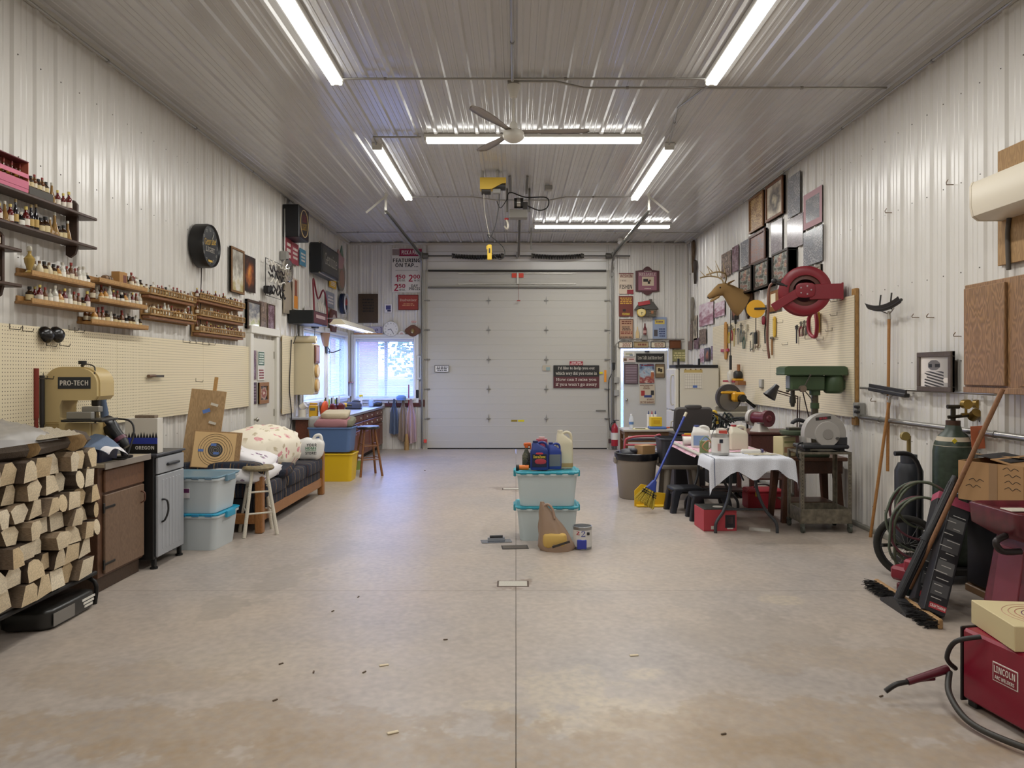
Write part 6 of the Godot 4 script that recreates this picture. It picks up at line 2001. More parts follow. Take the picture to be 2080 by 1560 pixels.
func wall_clock(label: String,c: Vector3,turn: float,r: float,face: String,rim: String,ink: String,depth: float,hh: float,mm: float)->Node3D:
	var t=thing("wall_clock",label,"clock",c,turn)
	part(t,"case",G().lathe(V(0,0,0),[[0.0,0.0],[r,0.0],[r,depth*0.8],[r*0.96,depth],[r*0.9,depth*0.85],[0.0,depth*0.85]],36,R(V(1,0,0),90)),m(rim,0.35))
	part(t,"face",G().cyl(V(0,0,depth*0.85),V(0,0,depth*0.85+0.002),r*0.9,-1,36),m(face,0.4))
	for i in 12:
		var a=TAU*i/12
		text(t,str(12 if i==0 else i),V(sin(a)*r*0.74,cos(a)*r*0.74,depth*0.85+0.003),r*(0.16 if i==0 or i>9 else 0.09),r*0.14,m(ink,0.5),Basis(),false,"numeral")
	for q in [[hh*30.0+mm*0.5,0.45,0.014],[mm*6.0,0.7,0.01]]:
		part(t,"hand",G().at(V(0,0,depth*0.85+0.006),R(V(0,0,1),-q[0])).box(V(0,r*q[1]*0.45,0),V(r*0.06,r*q[1],0.002)),m(ink,0.5))
	return t

func cabin_clock(c: Vector3)->void:
	var t=thing("cabin_clock","novelty clock shaped like a grey log cabin with a red roof sign","clock",c)
	part(t,"cabin",G().box(V(0.02,-0.1,0.04),V(0.36,0.16,0.08),0.01),m("5c554a",0.7))
	for i in 5: part(t,"log",G().cyl(V(0.05,-0.165+i*0.033,0.085),V(0.2,-0.165+i*0.033,0.085),0.016,-1,8),m("6d6556",0.7))
	part(t,"roof",G().prism([V2(-0.24,-0.03),V2(0.24,-0.03),V2(0.13,0.12),V2(-0.13,0.12)],0.12,V(0.01,0,0.05)),m("4f4c47",0.7))
	part(t,"chimney",G().box(V(0.1,0.13,0.03),V(0.06,0.1,0.05),0.004),m("615a50",0.7))
	part(t,"roof_sign",G().at(V(-0.05,0.09,0.12),R(V(0,0,1),10)).box(V(0,0,0),V(0.24,0.08,0.02),0.004),m("a3363a",0.5))
	part(t,"dial",G().cyl(V(-0.1,-0.09,0.09),V(-0.1,-0.09,0.11),0.09,-1,24),m("c9a94e",0.5))
	part(t,"dial_face",G().cyl(V(-0.1,-0.09,0.11),V(-0.1,-0.09,0.113),0.072,-1,24),m("dcc98c",0.5))
	for q in [[115.0,0.04],[170.0,0.06]]: part(t,"hand",G().at(V(-0.1,-0.09,0.116),R(V(0,0,1),-q[0])).box(V(0,q[1]*0.5,0),V(0.007,q[1],0.002)),m("241d14",0.5))
	part(t,"porch_window",G().box(V(0.12,-0.09,0.1),V(0.05,0.06,0.012),0.003),m("a06a48",0.5))

# ---------- the tool side ----------
func build_right()->void:
	pegboard("wide cream pegboard on the tool side wall behind the drill press",XR-0.05,-7.22,-12.4,1.1,2.35,-1.0,[-9.6])
	one("wood_post","bare wooden upright fixed at the pegboard's end near the squeegees","post",G().box(V(0,0,0),V(0.036,1.4,0.09),0.004),mt("grain","a87f48",V(3,3,3),0.6),V(XR-0.023,1.72,-7.26))
	for p in [[1648,688],[1672,690],[1700,640],[1590,655],[1600,700],[1560,712],[1690,672],[1580,690],[1545,705],[1700,612]]:
		hook(rw(p[0],p[1],0.055),-1.0,"on the wide tool pegboard")
	# refrigerator
	var f=thing("refrigerator","white refrigerator standing side-on with a calendar on its side","refrigerator",V(3.06,0,-12.3))
	part(f,"cabinet",G().box(V(0.04,0.815,0),V(0.66,1.63,0.68),0.012),m("cfc9ba",0.4))
	for d in [[1.27,0.7],[0.49,0.82]]:
		var dr=part(f,"door",G().box(V(-0.345,d[0],0),V(0.07,d[1],0.68),0.015),m("d6d1c4",0.35))
		part(dr,"handle",G().tube(curve([V(-0.38,d[0]-0.25,0.26),V(-0.43,d[0]-0.22,0.26),V(-0.43,d[0]+0.2,0.26),V(-0.38,d[0]+0.24,0.26)],12),0.014,8),m("bdb8ac",0.35))
	part(f,"hinge",G().box(V(-0.3,0.9,0.33),V(0.09,0.12,0.03),0.01),m("2b2a2c",0.4))
	clutter("solar_panel","flat black panel with clamps lying on top of the refrigerator","panel",V(3.05,1.632,-12.2),[["sheet","box","14161c",V(0,0.03,0),V(0.72,0.05,0.5),0.006],["clamp","box","1c1d22",V(-0.3,0.1,0.2),V(0.03,0.12,0.05)],["clamp","box","1c1d22",V(0.05,0.1,0.2),V(0.03,0.12,0.05)],["strap","box","2a3350",V(-0.15,0.058,0.05),V(0.2,0.006,0.3)]])
	var cal=thing("calendar","paper month calendar hung on the refrigerator's side","calendar",V(2.99,1.42,-11.955))
	part(cal,"sheet",G().box(V(0,0,0),V(0.31,0.27,0.004)),m("d9d3c6",0.7))
	part(cal,"heading",G().box(V(0,0.16,0),V(0.31,0.05,0.005)),m("bfa86a",0.7))
	var g=G()
	for i in 8: g.box(V(-0.14+i*0.04,-0.01,0.0025),V(0.003,0.24,0.001))
	for i in 6: g.box(V(0,0.11-i*0.048,0.0025),V(0.28,0.003,0.001))
	part(cal,"grid_lines",g,m("8f8778",0.7))
	part(cal,"blue_note",G().box(V(0.03,-0.1,0.003),V(0.075,0.04,0.001)),m("4f6aa8",0.6))
	for i in 4: part(cal,"clip",G().cyl(V(-0.13+i*0.085,0.19,0),V(-0.13+i*0.085,0.19,0.012),0.012,-1,10),m("8d6f3c",0.4))
	# small desk by the entry door
	var d=thing("side_table","small grey-topped table with brown legs before the entry door","table",V(1.92,0,-10.25))
	part(d,"top",G().box(V(0,0.735,0),V(0.8,0.03,0.5),0.006),m("a8a29a",0.5))
	part(d,"apron",G().box(V(0,0.69,0),V(0.74,0.06,0.44),0.004),m("6d5238",0.6))
	for x in [-0.36,0.36]:
		for z in [-0.21,0.21]: part(d,"leg",G().box(V(x,0.36,z),V(0.05,0.72,0.05),0.006),mt("grain","6d4a2e",V(4,4,4),0.5))
	part(d,"shelf",G().box(V(0,0.58,0),V(0.74,0.02,0.4),0.003),mt("grain","7a5434",V(4,4,4),0.5))
	clutter("water_bottle","clear plastic water bottle on the small table","bottle",V(1.66,0.751,-10.2),[["body","lathe",glass("e2e9f2",0.45,0.1),V(0,0,0),[[0.0,0.0],[0.032,0.0],[0.033,0.14],[0.014,0.19],[0.0,0.19]]],["label","lathe","5e7fb0",V(0,0,0),[[0.034,0.06],[0.034,0.1]]],["cap","cyl","e6e6e8",V(0,0.19,0),V(0,0.21,0),0.014]])
	carton("bright yellow carton on a blue tray on the small table",V(2.0,0.79,-10.15),V(0.16,0.13,0.1),0.1,"d8b427",[[0,0.5,0.6,0.4,"c9a01f"]])
	clutter("tray","shallow blue tray under the yellow carton on the small table","tray",V(2.02,0.751,-10.15),[["tray","box","4d69a4",V(0,0.018,0),V(0.24,0.036,0.18),0.008]])
	for i in 3: clutter("glue_bottle","white bottle with coloured cap beside the yellow carton","bottle",V(1.93+i*0.05,0.751,-10.32),[["body","cyl","e0dcd6",V(0,0,0),V(0,0.2,0),0.022],["cap","cyl",["31406f","a3343a","31406f"][i],V(0,0.2,0),V(0,0.25,0),0.011,0.005]],0.0,"glue bottles on the small table")
	clutter("pliers","orange and black pliers left on the small table's corner","pliers",V(2.2,0.751,-10.15),[["handles","tube","c2532c",[V(-0.08,0.015,0.05),V(0,0.02,0),V(-0.08,0.015,-0.05)],0.01],["jaws","box","3a3632",V(0.05,0.02,0),V(0.1,0.02,0.03),0.006]])
	clutter("papers","loose yellow papers lying on the small table","papers",V(1.78,0.751,-10.12),[["sheet","box","d9cf94",V(0,0.004,0),V(0.22,0.006,0.16),0.001],["pen","cyl","22252b",V(-0.08,0.012,0.02),V(0.06,0.012,0.05),0.005]])
	# red tubular hand truck behind the trash can
	clutter("hand_truck","red tubular hand truck frame between trash can and small table","hand truck",V(1.8,0,-9.78),[["frame","tube","b04a55",[V(-0.3,0.02,0),V(-0.3,0.55,0),V(-0.22,0.66,0),V(0.1,0.68,0),V(0.2,0.64,0),V(0.2,0.02,0)],0.016],["cross_bar","cyl","b04a55",V(-0.3,0.56,0),V(0.2,0.56,0),0.014],["wheel","cyl","1f1d1c",V(-0.38,0.11,-0.02),V(-0.32,0.11,-0.02),0.11],["wheel","cyl","1f1d1c",V(0.22,0.11,-0.02),V(0.28,0.11,-0.02),0.11]])
	# trash can with liner
	var t=thing("trash_can","tall grey plastic trash can lined with a black bag","trash can",V(1.5,0,-8.85))
	part(t,"body",G().lathe(V(0,0,0),[[0.0,0.0],[0.2,0.0],[0.21,0.01],[0.255,0.52],[0.262,0.54],[0.245,0.54],[0.2,0.02],[0.0,0.02]],30),m("8d8378",0.5))
	part(t,"liner",G().lathe(V(0,0,0),[[0.262,0.48],[0.272,0.53],[0.268,0.56],[0.25,0.565],[0.23,0.5],[0.1,0.42],[0.0,0.41]],30),m("15151a",0.25))
	for s in [-1.0,1.0]: part(t,"handle",G().box(V(s*0.26,0.47,0),V(0.04,0.08,0.12),0.01),m("877d72",0.5))
	carton("open brown cardboard box sticking out of the trash can",V(1.6,0.46,-8.8),V(0.2,0.2,0.16),0.5,"a58258")
	clutter("trash_bag","crumpled dark rubbish in the trash can","rubbish",V(1.4,0.44,-8.86),[["heap","lump","23232a",V(0,0.09,0),V(0.24,0.16,0.24),0.8],["scrap","lump","34343c",V(0.06,0.15,0.06),V(0.1,0.06,0.09),0.7]])
	# broom leaning on the can's side
	var top=px(1394,838,8.3)
	var bot=px(1326,985,7.95)
	var br=thing("broom","corn broom with blue handle leaning beside the trash can","broom",bot)
	part(br,"handle",G().cyl(V(0,0,0),top-bot,0.013,-1,10),m("30459a",0.4))
	part(br,"grip",G().cyl((top-bot)*0.94,top-bot,0.016,-1,10),m("c9c2a8",0.4))
	var dn=(bot-top).normalized()
	var bb=along(bot,bot+dn)
	part(br,"shoulder",G().at(V(0,0,0),bb).loft([rr(0.05,0.05,0.02,-0.05),rr(0.1,0.06,0.02,0.03),rr(0.14,0.06,0.02,0.07)],true),m("2d3f8c",0.4))
	var bristle=G().at(V(0,0,0),bb)
	for i in 90:
		var a=(rng.randf()-0.5)
		var b=(rng.randf()-0.5)*0.05
		bristle.cyl(V(a*0.13,0.06,b),V(a*0.26,0.24+rng.randf_range(-0.01,0.012),b*1.4),0.004,0.003,4,false)
	part(br,"bristles",bristle,m("bda53c",0.8)).set_meta("kind","stuff")
	part(br,"stitching",G().at(V(0,0,0),bb).box(V(0,0.1,0),V(0.17,0.006,0.064)).box(V(0,0.125,0),V(0.18,0.006,0.066)),m("2b2a30",0.6))
	clutter("dustpan","yellow plastic dustpan propped against the trash can","dustpan",fl(1325,1030),[["pan","prism","d8ac1c",[V2(-0.2,0.0),V2(0.17,0.0),V2(0.17,0.15),V2(0.0,0.17),V2(-0.04,0.24),V2(-0.12,0.26),V2(-0.2,0.18)],0.02,V(0,0,-0.05)],["lip","box","dfb524",V(0,0.012,-0.02),V(0.36,0.024,0.08),0.006]])
	# grey tote on a plastic stand with its lid propped behind
	clutter("plastic_stand","grey plastic leg stand under the dark grey tote","stand",V(2.02,0,-8.78),[["shelf","box","7a7268",V(0,0.41,0),V(0.5,0.05,0.4),0.012],["leg","cyl","7a7268",V(-0.2,0,0.15),V(-0.16,0.4,0.13),0.03,0.045],["leg","cyl","7a7268",V(0.2,0,0.15),V(0.16,0.4,0.13),0.03,0.045],["leg","cyl","7a7268",V(-0.2,0,-0.15),V(-0.16,0.4,-0.13),0.03,0.045],["leg","cyl","7a7268",V(0.2,0,-0.15),V(0.16,0.4,-0.13),0.03,0.045]])
	tote("storage_bin","dark grey open tote on the plastic stand behind the folding table",V(2.0,0.437,-8.78),0.0,0.5,0.44,0.34,m("33343b",0.45),null)
	var ld=thing("tote_lid","dark grey tote lid propped upright behind the open tote","lid",V(2.3,0.78,-9.2))
	part(ld,"panel",G().at(V(0,0.16,0),R(V(1,0,0),-78)).loft([rr(0.46,0.3,0.05,0.0),rr(0.5,0.34,0.06,0.012),rr(0.5,0.34,0.06,0.03)],true),m("4d4a49",0.5))
	part(ld,"handle_end",G().lump(V(0.0,0.33,0.0),V(0.22,0.06,0.08),0.5,16,8),m("454241",0.5))
	clutter("lid_prop","dark crate of tools supporting the tote lid on the far bench","crate",V(2.24,0,-9.3),[["crate","box","2e2d31",V(0,0.38,0),V(0.4,0.76,0.36),0.02],["ledge","box","3a393d",V(0.02,0.77,0.04),V(0.46,0.02,0.4),0.006]])
	build_folding_table()
	# step stools
	for i in 2:
		var at=[V(1.9,0,-8.0),V(2.06,0,-7.56)][i]
		var st=thing("step_stool",["small dark plastic step stool beside the broom","small dark plastic step stool behind the red generator carton"][i],"step stool",at,[0.1,-0.05][i])
		var w=[0.36,0.42][i]
		part(st,"top",G().lump(V(0,0.255,0),V(w,0.05,0.28),0.35,24,8),m("23252c",0.5))
		for s in [-1.0,1.0]:
			for q in [-1.0,1.0]:
				part(st,"leg",G().loft([rr(0.06,0.07,0.015,0.0,V(s*(w*0.5-0.01),0,q*0.12)),rr(0.09,0.08,0.02,0.2,V(s*(w*0.5-0.05),0,q*0.1)),rr(0.12,0.1,0.02,0.255,V(s*(w*0.5-0.08),0,q*0.09))],true),m("1f2129",0.5))
			part(st,"side_skirt",G().prism([V2(-0.13,0.255),V2(0.13,0.255),V2(0.12,0.16),V2(0.06,0.19),V2(-0.06,0.19),V2(-0.12,0.16)],0.02,V(s*(w*0.5-0.04),0,0),R(V(0,1,0),90)),m("1f2129",0.5))
	var gc=carton("red carton with a picture of a black generator under the folding table",V(2.0,0,-7.12),V(0.33,0.21,0.3),0.06,"b5404a",[[0.3,0.45,0.3,0.6,"26232a"],[0.3,0.5,0.16,0.3,"6d5a5e"],[-0.2,0.17,0.16,0.16,"d8d0c8"],[0.3,0.12,0.18,0.06,"e0d8d0"]])
	part(gc,"flap",G().box(V(0,0.213,0),V(0.325,0.006,0.295)),m("3a3a36",0.6))
	part(gc,"oval_mark",G().cyl(V(0.02,0.216,0.02),V(0.02,0.218,0.02),0.05,-1,20),m("c9c4b8",0.5))
	clutter("paper_sheet","white sheet of paper on the floor under the folding table, far one","paper",fl(1518,1009),[["sheet","box","d6d2c9",V(0,0.002,0),V(0.14,0.003,0.1),0.0005]],0.4)
	clutter("paper_sheet","white sheet of paper on the floor beside the red carton","paper",fl(1543,1076),[["sheet","box","d6d2c9",V(0,0.002,0),V(0.2,0.003,0.13),0.0005]],-0.35)
	build_machines()

func build_folding_table()->void:
	var t=thing("folding_table","long folding table with bent dark steel legs","table",V(2.24,0,-7.62))
	part(t,"top",G().box(V(0,0.72,0),V(0.76,0.03,1.8),0.01),m("b9b4aa",0.5))
	for e in [0.62,-0.6]:
		for s in [-1.0,1.0]: part(t,"leg",G().tube(curve([V(s*0.12,0.7,e),V(s*0.13,0.42,e+0.02),V(s*0.2,0.22,e+0.06),V(s*0.29,0.1,e+0.1),V(s*0.3,0.0,e+0.11)],20),0.016,8),m("44464a",0.4,0.4))
		part(t,"cross_bar",G().cyl(V(-0.2,0.22,e+0.06),V(0.2,0.22,e+0.06),0.012,-1,8),m("44464a",0.4,0.4))
		part(t,"brace",G().cyl(V(0,0.5,e+0.02),V(0,0.69,e-signf(e)*0.35),0.009,-1,8),m("3a3c40",0.4,0.4))
	# pink newspaper spread on the far part,towel draped over the near end
	var rows=[]
	for j in 8:
		var row=[]
		for i in 12:
			var a=i/11.0-0.5
			var over=maxf(0.0,absf(a)*0.84-0.385)
			row.append(V(clampf(a*0.84,-0.392,0.392),0.74+0.003*sin(i*2.0+j)-over*1.6-(0.004 if over>0.0 else 0.0),-0.28+1.15*(j/7.0-0.5)))
		rows.append(row)
	one("newspaper","pink newspaper sheets spread over the folding table","newspaper",G().skin(rows,false),mt("newsprint","ffffff",V(3,3,3),0.9),V(2.24,0,-7.62))
	rows=[]
	var nz=noise(88,2.0,2)
	for j in 20:
		var row=[]
		for i in 34:
			var x=-0.46+0.98*i/33.0
			var s=0.62*j/19.0
			var fall=maxf(0.0,s-0.42)
			var side=maxf(0.0,absf(x)-0.385)
			var yy=0.748-fall*(0.75+0.25*sin(i*0.5))-side*1.5+0.006*nz.get_noise_2d(x*9,s*9)
			if i<13: yy-=0.07*maxf(0.0,fall)*6.0*(1.0-i/13.0)
			row.append(V(clampf(x,-0.4-side*0.2,0.4+side*0.2),yy,0.5+minf(s,0.42)+0.02*sin(i*0.9)*fall*6.0+fall*0.12))
		rows.append(row)
	var tw=thing("towel","white towel with navy stripes draped over the folding table's end","towel",V(2.24,0,-7.62))
	part(tw,"cloth",G().skin(rows,false),mt("fine","e2e4ec",V(9,9,9),0.95))
	for k in [3,30]:
		var st=[]
		for j in 20: st.append([rows[j][k]+V(0,0.003,0.003),rows[j][k]*0.75+rows[j][k+1]*0.25+V(0,0.003,0.003)])
		part(tw,"stripe",G().skin(st,false),m("55607c",0.9))
	var y=0.752
	var pc=can("paint_can","open grey paint can with white label and wire bail on the towel","paint can",px(1463,930,6.98)*V(1,0,1)+V(0,y,0),0.085,0.2,m("b5b3ad",0.3,0.7),"dcd8d2","3a3a3c",true)
	part(pc,"black_dot",G().box(V(-0.015,0.14,0.086),V(0.035,0.035,0.004),0.001),m("1c2030",0.5))
	part(pc,"fine_print",G().box(V(-0.035,0.08,0.0865),V(0.03,0.07,0.003),0.001),m("b98e88",0.5))
	jug("oil_jug","white square jug with red label and cut-out handle on the folding table",V(2.36,0.742,-7.55),0.05,0.2,0.26,"d9d2be","a5363c","")
	carton("white and red carton with a logo beside the white jug",V(2.21,0.742,-7.62),V(0.1,0.22,0.08),0.1,"d9d2c6",[[0,0.75,0.9,0.3,"b8463c"],[0,0.35,0.9,0.35,"a33a36"]])
	jug("bleach_jug","white plastic jug with blue mark under a crumpled bag on the folding table",V(2.02,0.742,-7.75),-0.2,0.2,0.24,"dcdad4","3a4a86","7f9ac0")
	clutter("plastic_bag","crumpled white plastic bag beside the jugs on the folding table","bag",V(2.15,0.742,-7.85),[["bag","lump","dddbd6",V(0,0.09,0),V(0.3,0.18,0.24),0.7],["peak","lump","e3e1dc",V(-0.1,0.18,0.02),V(0.12,0.1,0.1),0.8]])
	clutter("paper_towel_roll","white paper roll lying on the folding table's corner","paper roll",V(1.97,0.742,-7.98),[["roll","cyl","dfdbd4",V(-0.09,0.05,0),V(0.09,0.05,0.02),0.048],["core","cyl","8a7a64",V(-0.0915,0.05,0),V(-0.09,0.05,0),0.02]])
	clutter("wire_coil","coil of green and orange wire hanging on the paint can","wire",V(1.9,0.75,-7.1),[["coil","tube","7f8a5c",[V(0,0.02,0),V(-0.06,0.09,0.01),V(0,0.17,0),V(0.06,0.09,0.02),V(0.01,0.03,0.01)],0.005],["coil","tube","b97a58",[V(0.02,0.02,0.02),V(-0.04,0.07,0.03),V(0.02,0.13,0.02),V(0.07,0.07,0.03)],0.005],["can","cyl","7d8a60",V(0.0,0,-0.06),V(0.0,0.12,-0.06),0.045]])
	clutter("caulk_tube","printed white tube lying on the folding table behind the towel","tube",V(2.36,0.745,-7.12),[["tube","box","d8d4cc",V(0,0.022,0),V(0.2,0.044,0.06),0.014],["cap","box","4a4468",V(0.11,0.022,0),V(0.02,0.05,0.062),0.006]])
	clutter("paint_stirrers","fan of pale paint sticks lying on the towel","paint sticks",V(2.42,0.752,-6.98),[["stick","box","d3c6a4",V(0,0.003,0),V(0.28,0.005,0.024),0.001],["stick","box","cbbd9a",V(0.02,0.008,0.05),V(0.27,0.005,0.024),0.001],["stick","box","d9cfb0",V(-0.03,0.008,-0.04),V(0.26,0.005,0.022),0.001]],0.15)
	clutter("utility_tub","red-rimmed tub and yellow tools at the folding table's far corner","tub",V(2.0,0.742,-8.15),[["tub","cyl","c9c2b4",V(0,0,0),V(0,0.09,0),0.08,0.09],["rim","cyl","b23c3a",V(0,0.09,0),V(0,0.1,0),0.094],["level","box","d3a82c",V(0.04,0.11,0.02),V(0.22,0.02,0.03),0.004]])

func build_machines()->void:
	# angle-iron cart
	var a=thing("steel_cart","rusty angle-iron cart on casters carrying the chop saw","cart",V(3.02,0,-7.07))
	var rm=mt("blot","8a8272",V(4,4,4),0.5,0.4)
	for x in [-0.23,0.23]:
		for z in [-0.17,0.17]:
			var p=part(a,"corner_post",G().box(V(x,0.43,z),V(0.035,0.71,0.004),0.001).box(V(x+signf(x)*0.017,0.43,z-signf(z)*0.016),V(0.004,0.71,0.035),0.001),rm)
			var h=G()
			for i in 22: h.box(V(x,0.12+i*0.03,z+signf(z)*0.0022),V(0.007,0.012,0.001))
			part(p,"slots",h,m("2f2b26",0.7)).set_meta("kind","stuff")
			part(a,"caster",G().cyl(V(x-0.012,0.035,z),V(x+0.012,0.035,z),0.035,-1,14).box(V(x,0.07,z),V(0.04,0.03,0.04),0.004),m("4b4f48",0.5))
	for yy in [[0.775,0.02],[0.16,0.14]]:
		part(a,"shelf",G().box(V(0,yy[0]-0.006,0),V(0.47,0.012,0.35)),rm)
		part(a,"rim",G().box(V(0,yy[0],0.175),V(0.48,yy[1],0.004),0.001).box(V(0,yy[0],-0.175),V(0.48,yy[1],0.004),0.001).box(V(-0.238,yy[0],0),V(0.004,yy[1],0.35),0.001).box(V(0.238,yy[0],0),V(0.004,yy[1],0.35),0.001),rm)
	# chop saw
	var c=thing("chop_saw","grey and black abrasive chop saw on the steel cart","chop saw",V(3.03,0.786,-7.05))
	part(c,"base",G().box(V(0.0,0.045,0),V(0.46,0.04,0.26),0.012).box(V(-0.17,0.012,0),V(0.05,0.025,0.2),0.004).box(V(0.17,0.012,0),V(0.05,0.025,0.2),0.004),m("26272b",0.45))
	part(c,"fence",G().box(V(0.17,0.1,0),V(0.1,0.09,0.22),0.012),m("2c2d31",0.45))
	var o=[]
	for i in 25:
		var t=deg_to_rad(-12+200.0*i/24)
		o.append(V2(cos(t)*0.205,0.17+sin(t)*0.205))
	o.append_array([V2(-0.06,0.11),V2(0.05,0.085),V2(0.11,0.1)])
	part(c,"blade_guard",G().prism(o,0.09,V(0,0,0.06)),m("a39f9a",0.4))
	part(c,"guard_plate",G().cyl(V(0.02,0.17,0.105),V(0.02,0.17,0.118),0.125,0.12,32),m("aca8a3",0.4))
	part(c,"hub",G().cyl(V(0.02,0.17,0.118),V(0.02,0.17,0.124),0.05,-1,20),m("938f8a",0.4))
	part(c,"knob",G().cyl(V(0.11,0.13,0.118),V(0.11,0.13,0.14),0.014,-1,12),m("55534f",0.4))
	part(c,"badge",G().at(V(-0.02,0.325,0.107),R(V(0,0,1),6)).box(V(0,0,0),V(0.15,0.03,0.003),0.001),m("33302f",0.4))
	text(c,"RYOBI",V(-0.02,0.325,0.1105),0.075,0.02,m("b9384a",0.4),R(V(0,0,1),6))
	part(c,"motor",G().cyl(V(0.02,0.2,-0.01),V(0.02,0.2,-0.16),0.07,0.06,18),m("1d1d20",0.45))
	part(c,"handle",G().tube(curve([V(-0.1,0.26,-0.03),V(-0.2,0.3,-0.03),V(-0.26,0.28,-0.03),V(-0.27,0.26,-0.03)],14),0.02,8),m("1d1b20",0.45))
	part(c,"cord",G().tube(curve([V(-0.2,0.08,0.05),V(-0.27,0.06,0.1),V(-0.28,-0.05,0.13),V(-0.24,-0.08,0.14),V(-0.2,-0.02,0.1)],20),0.008,6),m("19191b",0.6))
	# low wooden stand and drill press
	var s=thing("wooden_stand","dark brown wooden stand with splayed legs under the drill press","stand",V(3.08,0,-7.55))
	var wd=mt("grain","5a3826",V(3,3,3),0.45)
	part(s,"top",G().box(V(0,0.66,0),V(0.7,0.04,0.46),0.006),wd)
	part(s,"apron",G().box(V(0,0.575,0),V(0.62,0.13,0.4),0.004),mt("grain","4f2f1f",V(3,3,3),0.45))
	for x in [-1.0,1.0]:
		for z in [-1.0,1.0]: part(s,"leg",G().loft([rr(0.055,0.055,0.006,0.0,V(x*0.3,0,z*0.19)),rr(0.075,0.07,0.006,0.52,V(x*0.26,0,z*0.16))],false),wd)
	part(s,"shelf",G().box(V(0,0.2,0),V(0.5,0.02,0.3),0.004),wd)
	var gr=m("3f5237",0.4)
	var d=thing("drill_press","dark green benchtop drill press with round motor","drill press",V(3.12,0.681,-7.45))
	part(d,"base",G().box(V(-0.02,0.02,0),V(0.3,0.04,0.24),0.01),m("37432f",0.5))
	part(d,"column",G().cyl(V(0.02,0.03,0),V(0.02,0.78,0),0.036,-1,18),m("5b5549",0.3,0.6))
	part(d,"collar",G().cyl(V(0.02,0.5,0),V(0.02,0.56,0),0.044,-1,18),gr)
	part(d,"head_socket",G().cyl(V(0.02,0.64,0),V(0.02,0.7,0),0.055,-1,18),gr)
	part(d,"head",G().box(V(-0.08,0.77,0),V(0.36,0.16,0.16),0.015),gr)
	part(d,"pulley_cover",G().prism([V2(-0.34,0.85),V2(0.31,0.85),V2(0.31,0.93),V2(0.28,0.945),V2(-0.3,0.945),V2(-0.34,0.93)],0.24),gr)
	part(d,"cover_seam",G().box(V(-0.015,0.868,0),V(0.665,0.008,0.25),0.002),m("4d6144",0.4))
	part(d,"motor",G().lathe(V(0.21,0.66,0.01),[[0.0,0.0],[0.075,0.0],[0.095,0.02],[0.1,0.03],[0.1,0.16],[0.085,0.19],[0.0,0.19]],22),gr)
	part(d,"capacitor",G().box(V(0.32,0.75,0.0),V(0.035,0.09,0.08),0.006),m("46553d",0.4))
	part(d,"spindle",G().cyl(V(-0.22,0.62,0.02),V(-0.22,0.7,0.02),0.022,-1,14).cyl(V(-0.22,0.56,0.02),V(-0.22,0.63,0.02),0.034,0.03,14).cyl(V(-0.22,0.52,0.02),V(-0.22,0.56,0.02),0.018,0.026,12),m("3f3d38",0.35,0.6))
	part(d,"feed_hub",G().cyl(V(-0.15,0.71,0.08),V(-0.15,0.71,0.13),0.035,-1,16),m("8a7a6c",0.35,0.5))
	for q in [[V(-0.31,0.69,0.12),0.018],[V(-0.08,0.85,0.13),0.012],[V(-0.06,0.6,0.12),0.012]]:
		part(d,"feed_handle",G().cyl(V(-0.15,0.71,0.12),q[0],0.006,-1,8).lump(q[0],V(1,1,1)*q[1]*2.0,1.0,10,6),m("57524a",0.35,0.6))
	part(d,"switch_plate",G().box(V(-0.262,0.78,0.0),V(0.006,0.13,0.1),0.002),m("7d8288",0.4))
	part(d,"work_table",G().lathe(V(-0.2,0.23,0.03),[[0.0,0.0],[0.14,0.0],[0.155,0.02],[0.155,0.045],[0.0,0.045]],26).box(V(-0.06,0.24,0),V(0.16,0.04,0.08),0.008),m("4c5844",0.45))
	part(d,"drill_vise",G().box(V(-0.18,0.29,0.03),V(0.2,0.03,0.09),0.005).box(V(-0.12,0.31,0.03),V(0.04,0.06,0.09),0.006),m("4e4a42",0.4,0.5))
	part(d,"power_cord",G().tube(curve([V(-0.13,0.7,0.05),V(-0.1,0.55,0.06),V(-0.06,0.4,0.06),V(0.0,0.3,0.05)],16),0.006,6),m("2a1d1a",0.6))
	carton("old cream printed carton under the drill press table",V(2.84,0.681,-7.5),V(0.16,0.2,0.16),0.3,"c9bd92",[[0,0.35,0.8,0.3,"9a7458"],[0,0.75,0.8,0.1,"8a8a5c"]])
	# sewing-table desk with bench grinder and lamp
	var k=thing("small_desk","dark reddish wooden desk carrying the bench grinder","desk",V(3.1,0,-8.75))
	var rd=mt("grain","5f3a34",V(3,3,3),0.4)
	part(k,"top",G().box(V(0,0.83,0),V(0.64,0.03,0.6),0.006),rd)
	part(k,"body",G().box(V(0,0.7,0),V(0.58,0.22,0.54),0.006),rd)
	for x in [-0.27,0.27]:
		for z in [-0.24,0.24]: part(k,"leg",G().box(V(x,0.3,z),V(0.05,0.6,0.05),0.005),rd)
	part(k,"lower_shelf",G().box(V(0,0.28,0),V(0.5,0.02,0.5),0.003),rd)
	var b=thing("bench_grinder","dark red bench grinder with white wheel guards on the small desk","grinder",V(2.96,0.846,-8.6),-1.15)
	part(b,"base",G().loft([rr(0.2,0.18,0.03,0.0),rr(0.12,0.12,0.03,0.07),rr(0.1,0.1,0.03,0.12)],true),m("b3aca4",0.4))
	part(b,"motor",G().cyl(V(-0.09,0.16,0),V(0.09,0.16,0),0.075,-1,22),m("5a1a28",0.35))
